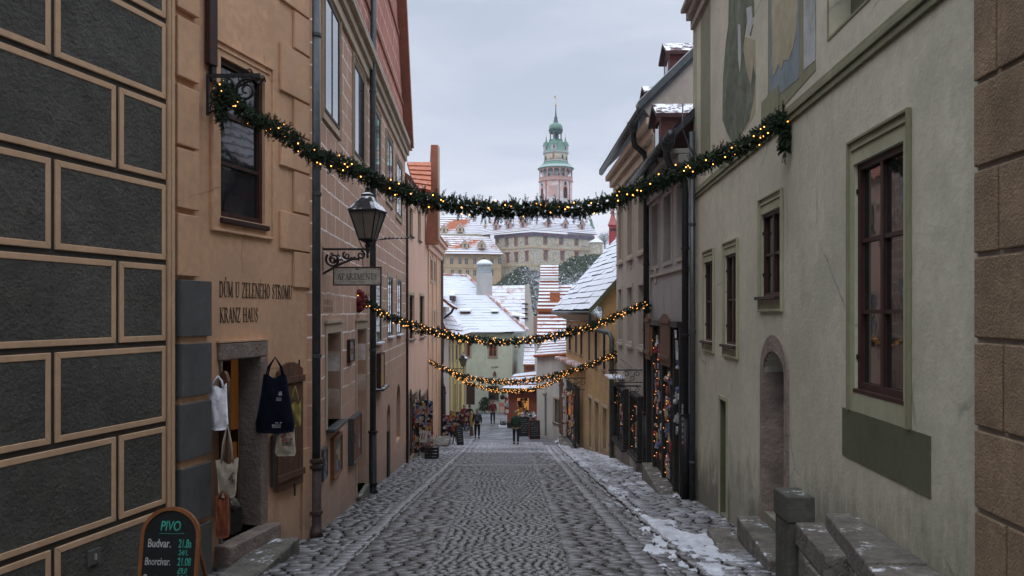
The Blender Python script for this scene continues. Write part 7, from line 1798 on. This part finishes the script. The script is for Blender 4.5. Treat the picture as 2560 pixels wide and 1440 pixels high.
def crate(label, cx, cy, d, w_, h_, mat=WOODS, chair=False):
    b = PX(cx, 0, d); z = gz(d); r = root('wooden_chair' if chair else 'wooden_crate', label, 'chair' if chair else 'crate', (b.x, d, z))
    if chair:
        for s in (-1, 1):
            for q in (-1, 1): mb = MB(); mb.bar((b.x+s*w_/2, d+q*w_/2, z), (b.x+s*w_/2*.95, d+q*w_/2*.95, z+(.95 if q > 0 else .45)), .045, .045); mb.build('leg', mat, r)
        mb = MB(); mb.box(b.x-w_*.55, b.x+w_*.55, d-w_*.55, d+w_*.55, z+.43, z+.47); mb.build('seat', mat, r); mb = MB()
        for k in range(3): mb.box(b.x-w_*.5, b.x+w_*.5, d+w_*.46, d+w_*.5, z+.58+.13*k, z+.66+.13*k)
        mb.build('backrest', mat, r); mb = MB()
        for zz in (.18, .3): mb.box(b.x-w_*.5, b.x+w_*.5, d-w_*.5, d-w_*.46, z+zz, z+zz+.03)
        mb.build('stretcher', mat, r)
    else:
        mb = MB()
        for k in range(4):
            zz = z+h_*k/4
            mb.box(b.x-w_/2, b.x+w_/2, d-w_/2, d-w_/2+.02, zz+.01, zz+h_/4-.01); mb.box(b.x+w_/2-.02, b.x+w_/2, d-w_/2, d+w_/2, zz+.01, zz+h_/4-.01); mb.box(b.x-w_/2, b.x-w_/2+.02, d-w_/2, d+w_/2, zz+.01, zz+h_/4-.01)
        for s in (-1, 1): mb.box(b.x+s*(w_/2-.02)-.02, b.x+s*(w_/2-.02)+.02, d-w_/2-.015, d-w_/2, z, z+h_)
        mb.build('crate_slats', mat, r)
    return r
crate('dark slatted crate by the first left souvenir shop', 1080, 0, 31.9, .52, .5, BLACKW)
rack('slim display of postcards by the near dark door leaf of the left shop', 1034, 31.8, .42, 2.2, 71, 80, .35)
rack('slim display of pale dolls between the dark door leaves of the left shop', 1049, 33.2, .40, 2.3, 72, 76, .3)
rack('hanging display of beige trinkets beside the far dark door leaf', 1069, 34.6, .42, 2.3, 73, 70, .3)
crate('small wooden crate of trinkets behind the dark chair', 1068, 0, 33.0, .45, .45)
w_ = W((PX(1060, 0, 32.7).x, 32.7), (PX(1082, 0, 32.7).x, 32.75)); tr_ = root('trinket_tray', 'tray of beige trinkets set on the wooden crate by the left shop', 'tray', PX(1070, 1100, 32.7))
mb = MB(); mb.box(w_.A.x, w_.B.x+.1, 32.6, 33.2, gz(33)+.48, gz(33)+.52); mb.build('tray_base', WOODS, tr_); goods(tr_, w_, 0, w_.L, gz(33)+.55, gz(33)+.8, .05, 22, 44, pal=[PAL[7], PAL[2], PAL[8]], size=.05)
block('stone_step', 'flat stone step before the first left souvenir shop', 'step', [(-3.95, 33.9), (-3.95, 31.2), (-3.45, 31.2), (-3.45, 33.9)], gz(32)+.12, .6)
block('stone_step', 'larger stone step before the second left souvenir shop', 'step', [(-4.1, 43.6), (-4.0, 40.6), (-3.25, 40.6), (-3.35, 43.6)], gz(41)+.15, .6)
for x0, x1, nm in ((1102, 1105, 'tall black door leaf at the second left souvenir shop'), (1106, 1110, 'second black door leaf beside the tall one')):
    d_ = 45.0; a = PX(x0, 940 if x0 < 1105 else 965, d_); b = PX(x1+2, 1100, d_); r = root('wooden_shutter', nm, 'shutter', b); wl = W((a.x, d_), (b.x, d_+.3)); shutter(wl, 0, wl.L, b.z, a.z, 0, r, mat=BLACKW)
rack('crowded rack of bright souvenirs near the second left step', 1124, 44.5, .7, 1.5, 51, 46, .2)
rack('souvenir rack with orange and purple toys before the yellow house', 1138, 46.5, .6, 1.6, 52, 46, -.1)
rack('rack of yellow and white printed magazines beside the backpack walker', 1166, 49.5, .75, 1.45, 53, 50, .1)
rack('low stand with orange baskets behind the magazine rack', 1150, 52, .8, 1.2, 54, 34, 0)
aboard('dark wooden sandwich board leaning before the second left step', 1151, 0, 16, 46, 42.0, WOODD, 5, .5)
fg = root('tall_figure', 'slim orange and brown wooden figure standing next to the magazine rack', 'statue', (PX(1179, 0, 48.6).x, 48.6, gz(48.6))); mb = MB(); mb.lathe((PX(1179, 0, 48.6).x, 48.6, gz(48.6)), [(.12, 0), (.1, .1), (.07, .5), (.11, .8), (.13, 1.1), (.06, 1.25), (.09, 1.35), (.07, 1.45), (.01, 1.5)], 10); mb.build('figure_body', TANC, fg, smooth=True)
mb = MB(); mb.lathe((PX(1179, 0, 48.6).x, 48.6, gz(48.6)), [(.135, 0), (.12, .1), (.085, .5), (.08, .62)], 10); mb.build('figure_base', WOODS, fg)
pl_ = root('snowy_planter', 'small low planter with dark twigs on snow left of the red kiosk', 'planter', (PX(1257, 0, 55).x, 55, gz(55))); x = PX(1257, 0, 55).x
mb = MB(); mb.box(x-.3, x+.3, 54.8, 55.2, gz(55)-.1, gz(55)+.14); mb.build('planter_box', SNOW, pl_, bevel=.03); mb = MB()
q = random.Random(3)
for k in range(24): a = q.uniform(0, 6.28); p = Vector((x+q.uniform(-.15, .15), 55, gz(55)+.12)); mb.tube([p, p+Vector((math.cos(a)*.12, math.sin(a)*.1, q.uniform(.15, .4)))], .015, 4)
mb.build('twigs', TRB, pl_)
bu = root('evergreen_bush', 'small dark bush against the mint house wall', 'bush', (PX(1212, 0, 67).x, 67.3, gz(67))); c = Vector((PX(1212, 0, 67).x, 67.3, gz(67)))
V, Fc = [], []
for k in range(900):
    a, e, r_ = q.uniform(0, 6.28), q.uniform(-.3, 1.5), q.uniform(.3, .75); p = c+Vector((r_*.8*math.cos(a)*math.cos(e), r_*.6*math.sin(a)*math.cos(e), .35+r_*1.6*math.sin(e)*.8)); s = .06; i = len(V)
    V += [tuple(p+Vector((q.gauss(0, s), q.gauss(0, s), q.gauss(0, s)))) for _ in range(3)]; Fc.append((i, i+1, i+2))
me = bpy.data.meshes.new('crown'); me.from_pydata(V, [], Fc); me.materials.append(PINE); o = bpy.data.objects.new('crown', me); COL.objects.link(o); attach(o, bu)
mb = MB(); mb.tube([c, c+UZ*.5], .05, 6); mb.build('trunk', WOODS, bu)
for k, (x, d_) in enumerate(((1254, 66.0), (1268, 64.5))):
    b = PX(x, 0, d_); r = root('folding_chair', ('pale red terrace chair left of the kiosk', 'pale red terrace chair closest to the kiosk side')[k], 'chair', (b.x, d_, gz(d_)), 'terrace chairs'); cm_ = simple('coral_paint', (.5, .16, .12)); z = gz(d_)
    for s in (-1, 1):
        for t_ in (-1, 1): mb = MB(); mb.bar((b.x+s*.2, d_+t_*.2, z), (b.x+s*.2, d_+t_*.2, z+(.9 if t_ > 0 else .45)), .04, .04); mb.build('leg', cm_, r)
    mb = MB(); mb.box(b.x-.22, b.x+.22, d_-.22, d_+.22, z+.43, z+.47); mb.build('seat', cm_, r); mb = MB(); mb.box(b.x-.2, b.x+.2, d_+.18, d_+.22, z+.6, z+.9); mb.build('backrest', cm_, r)
# hanging black basket on mint wall and striped ornaments by the kiosk corner
c = PX(1256, 993, 67.5); r = root('hanging_basket', 'round black hanging basket on the mint wall beside the kiosk', 'basket', c); mb = MB(); mb.ball(c, .22, 8); mb.build('basket_bowl', BLACKW, r, smooth=True); mb = MB(); mb.tube([c+UZ*.2, c+UZ*.5, c+UZ*.5+Vector((0, .7, 0))], .02, 5); mb.build('basket_hook', IRON, r)
r = root('goods_panel', 'strip of orange and white goods hung on the left side of the kiosk', 'goods display', PX(1268, 1030, 54.4)); w_ = W((PX(1262, 0, 54.3).x, 54.3), (PX(1271, 0, 54.3).x, 54.35)); mb = MB(); mb.wb(w_, 0, w_.L, gz(54)+.9, gz(54)+2.3, -.05, -.02); mb.build('panel_board', KIOSK, r); goods(r, w_, 0, w_.L, gz(54)+.95, gz(54)+2.25, .0, 20, 61, pal=[PAL[1], PAL[2], PAL[9]])
pt = root('plant_stand', 'dark stand with leafy pots and bottles before the lit kiosk window', 'plant stand', (PX(1322, 0, 52).x, 52, gz(52))); b = PX(1322, 0, 52); z = gz(52)
mb = MB(); mb.box(b.x-.45, b.x+.35, 51.8, 52.3, z-.1, z+.75); mb.build('stand_box', BLACKW, pt, bevel=.02)
for k in range(5):
    x = b.x-.38+.17*k; mb = MB(); mb.lathe((x, 52, z+.75), [(.05, 0), (.08, .15), (.085, .17)], 8); o = mb.build('pot', PAL[(9, 5, 2, 7, 5)[k]], pt); V, Fc = [], []
    for j in range(60): p = Vector((x+q.gauss(0, .07), 52+q.gauss(0, .07), z+1.05+q.gauss(0, .1))); i = len(V); V += [tuple(p+Vector((q.gauss(0, .04), q.gauss(0, .04), q.gauss(0, .04)))) for _ in range(3)]; Fc.append((i, i+1, i+2))
    me = bpy.data.meshes.new('plant'); me.from_pydata(V, [], Fc); me.materials.append(PINE if k % 2 else SNOW); o2 = bpy.data.objects.new('plant', me); COL.objects.link(o2); o2.parent = o
# haze between here and the castle
hz = MB(); hz.box(-400, 400, -20, 420, -26, 90); hb = hz.build('haze', newmat('haze_air')[0]); hb['kind'] = 'stuff'
hb['label'] = 'thin winter haze softening the castle'; hb['category'] = 'haze'
m = hb.data.materials[0]; t = m.node_tree; t.nodes.clear()
pv = nd(t, 'ShaderNodeVolumePrincipled'); pv.inputs['Color'].default_value = (.9, .93, 1, 1); pv.inputs['Density'].default_value = .00035; pv.inputs['Anisotropy'].default_value = .2
ou = nd(t, 'ShaderNodeOutputMaterial'); t.links.new(pv.outputs[0], ou.inputs['Volume'])
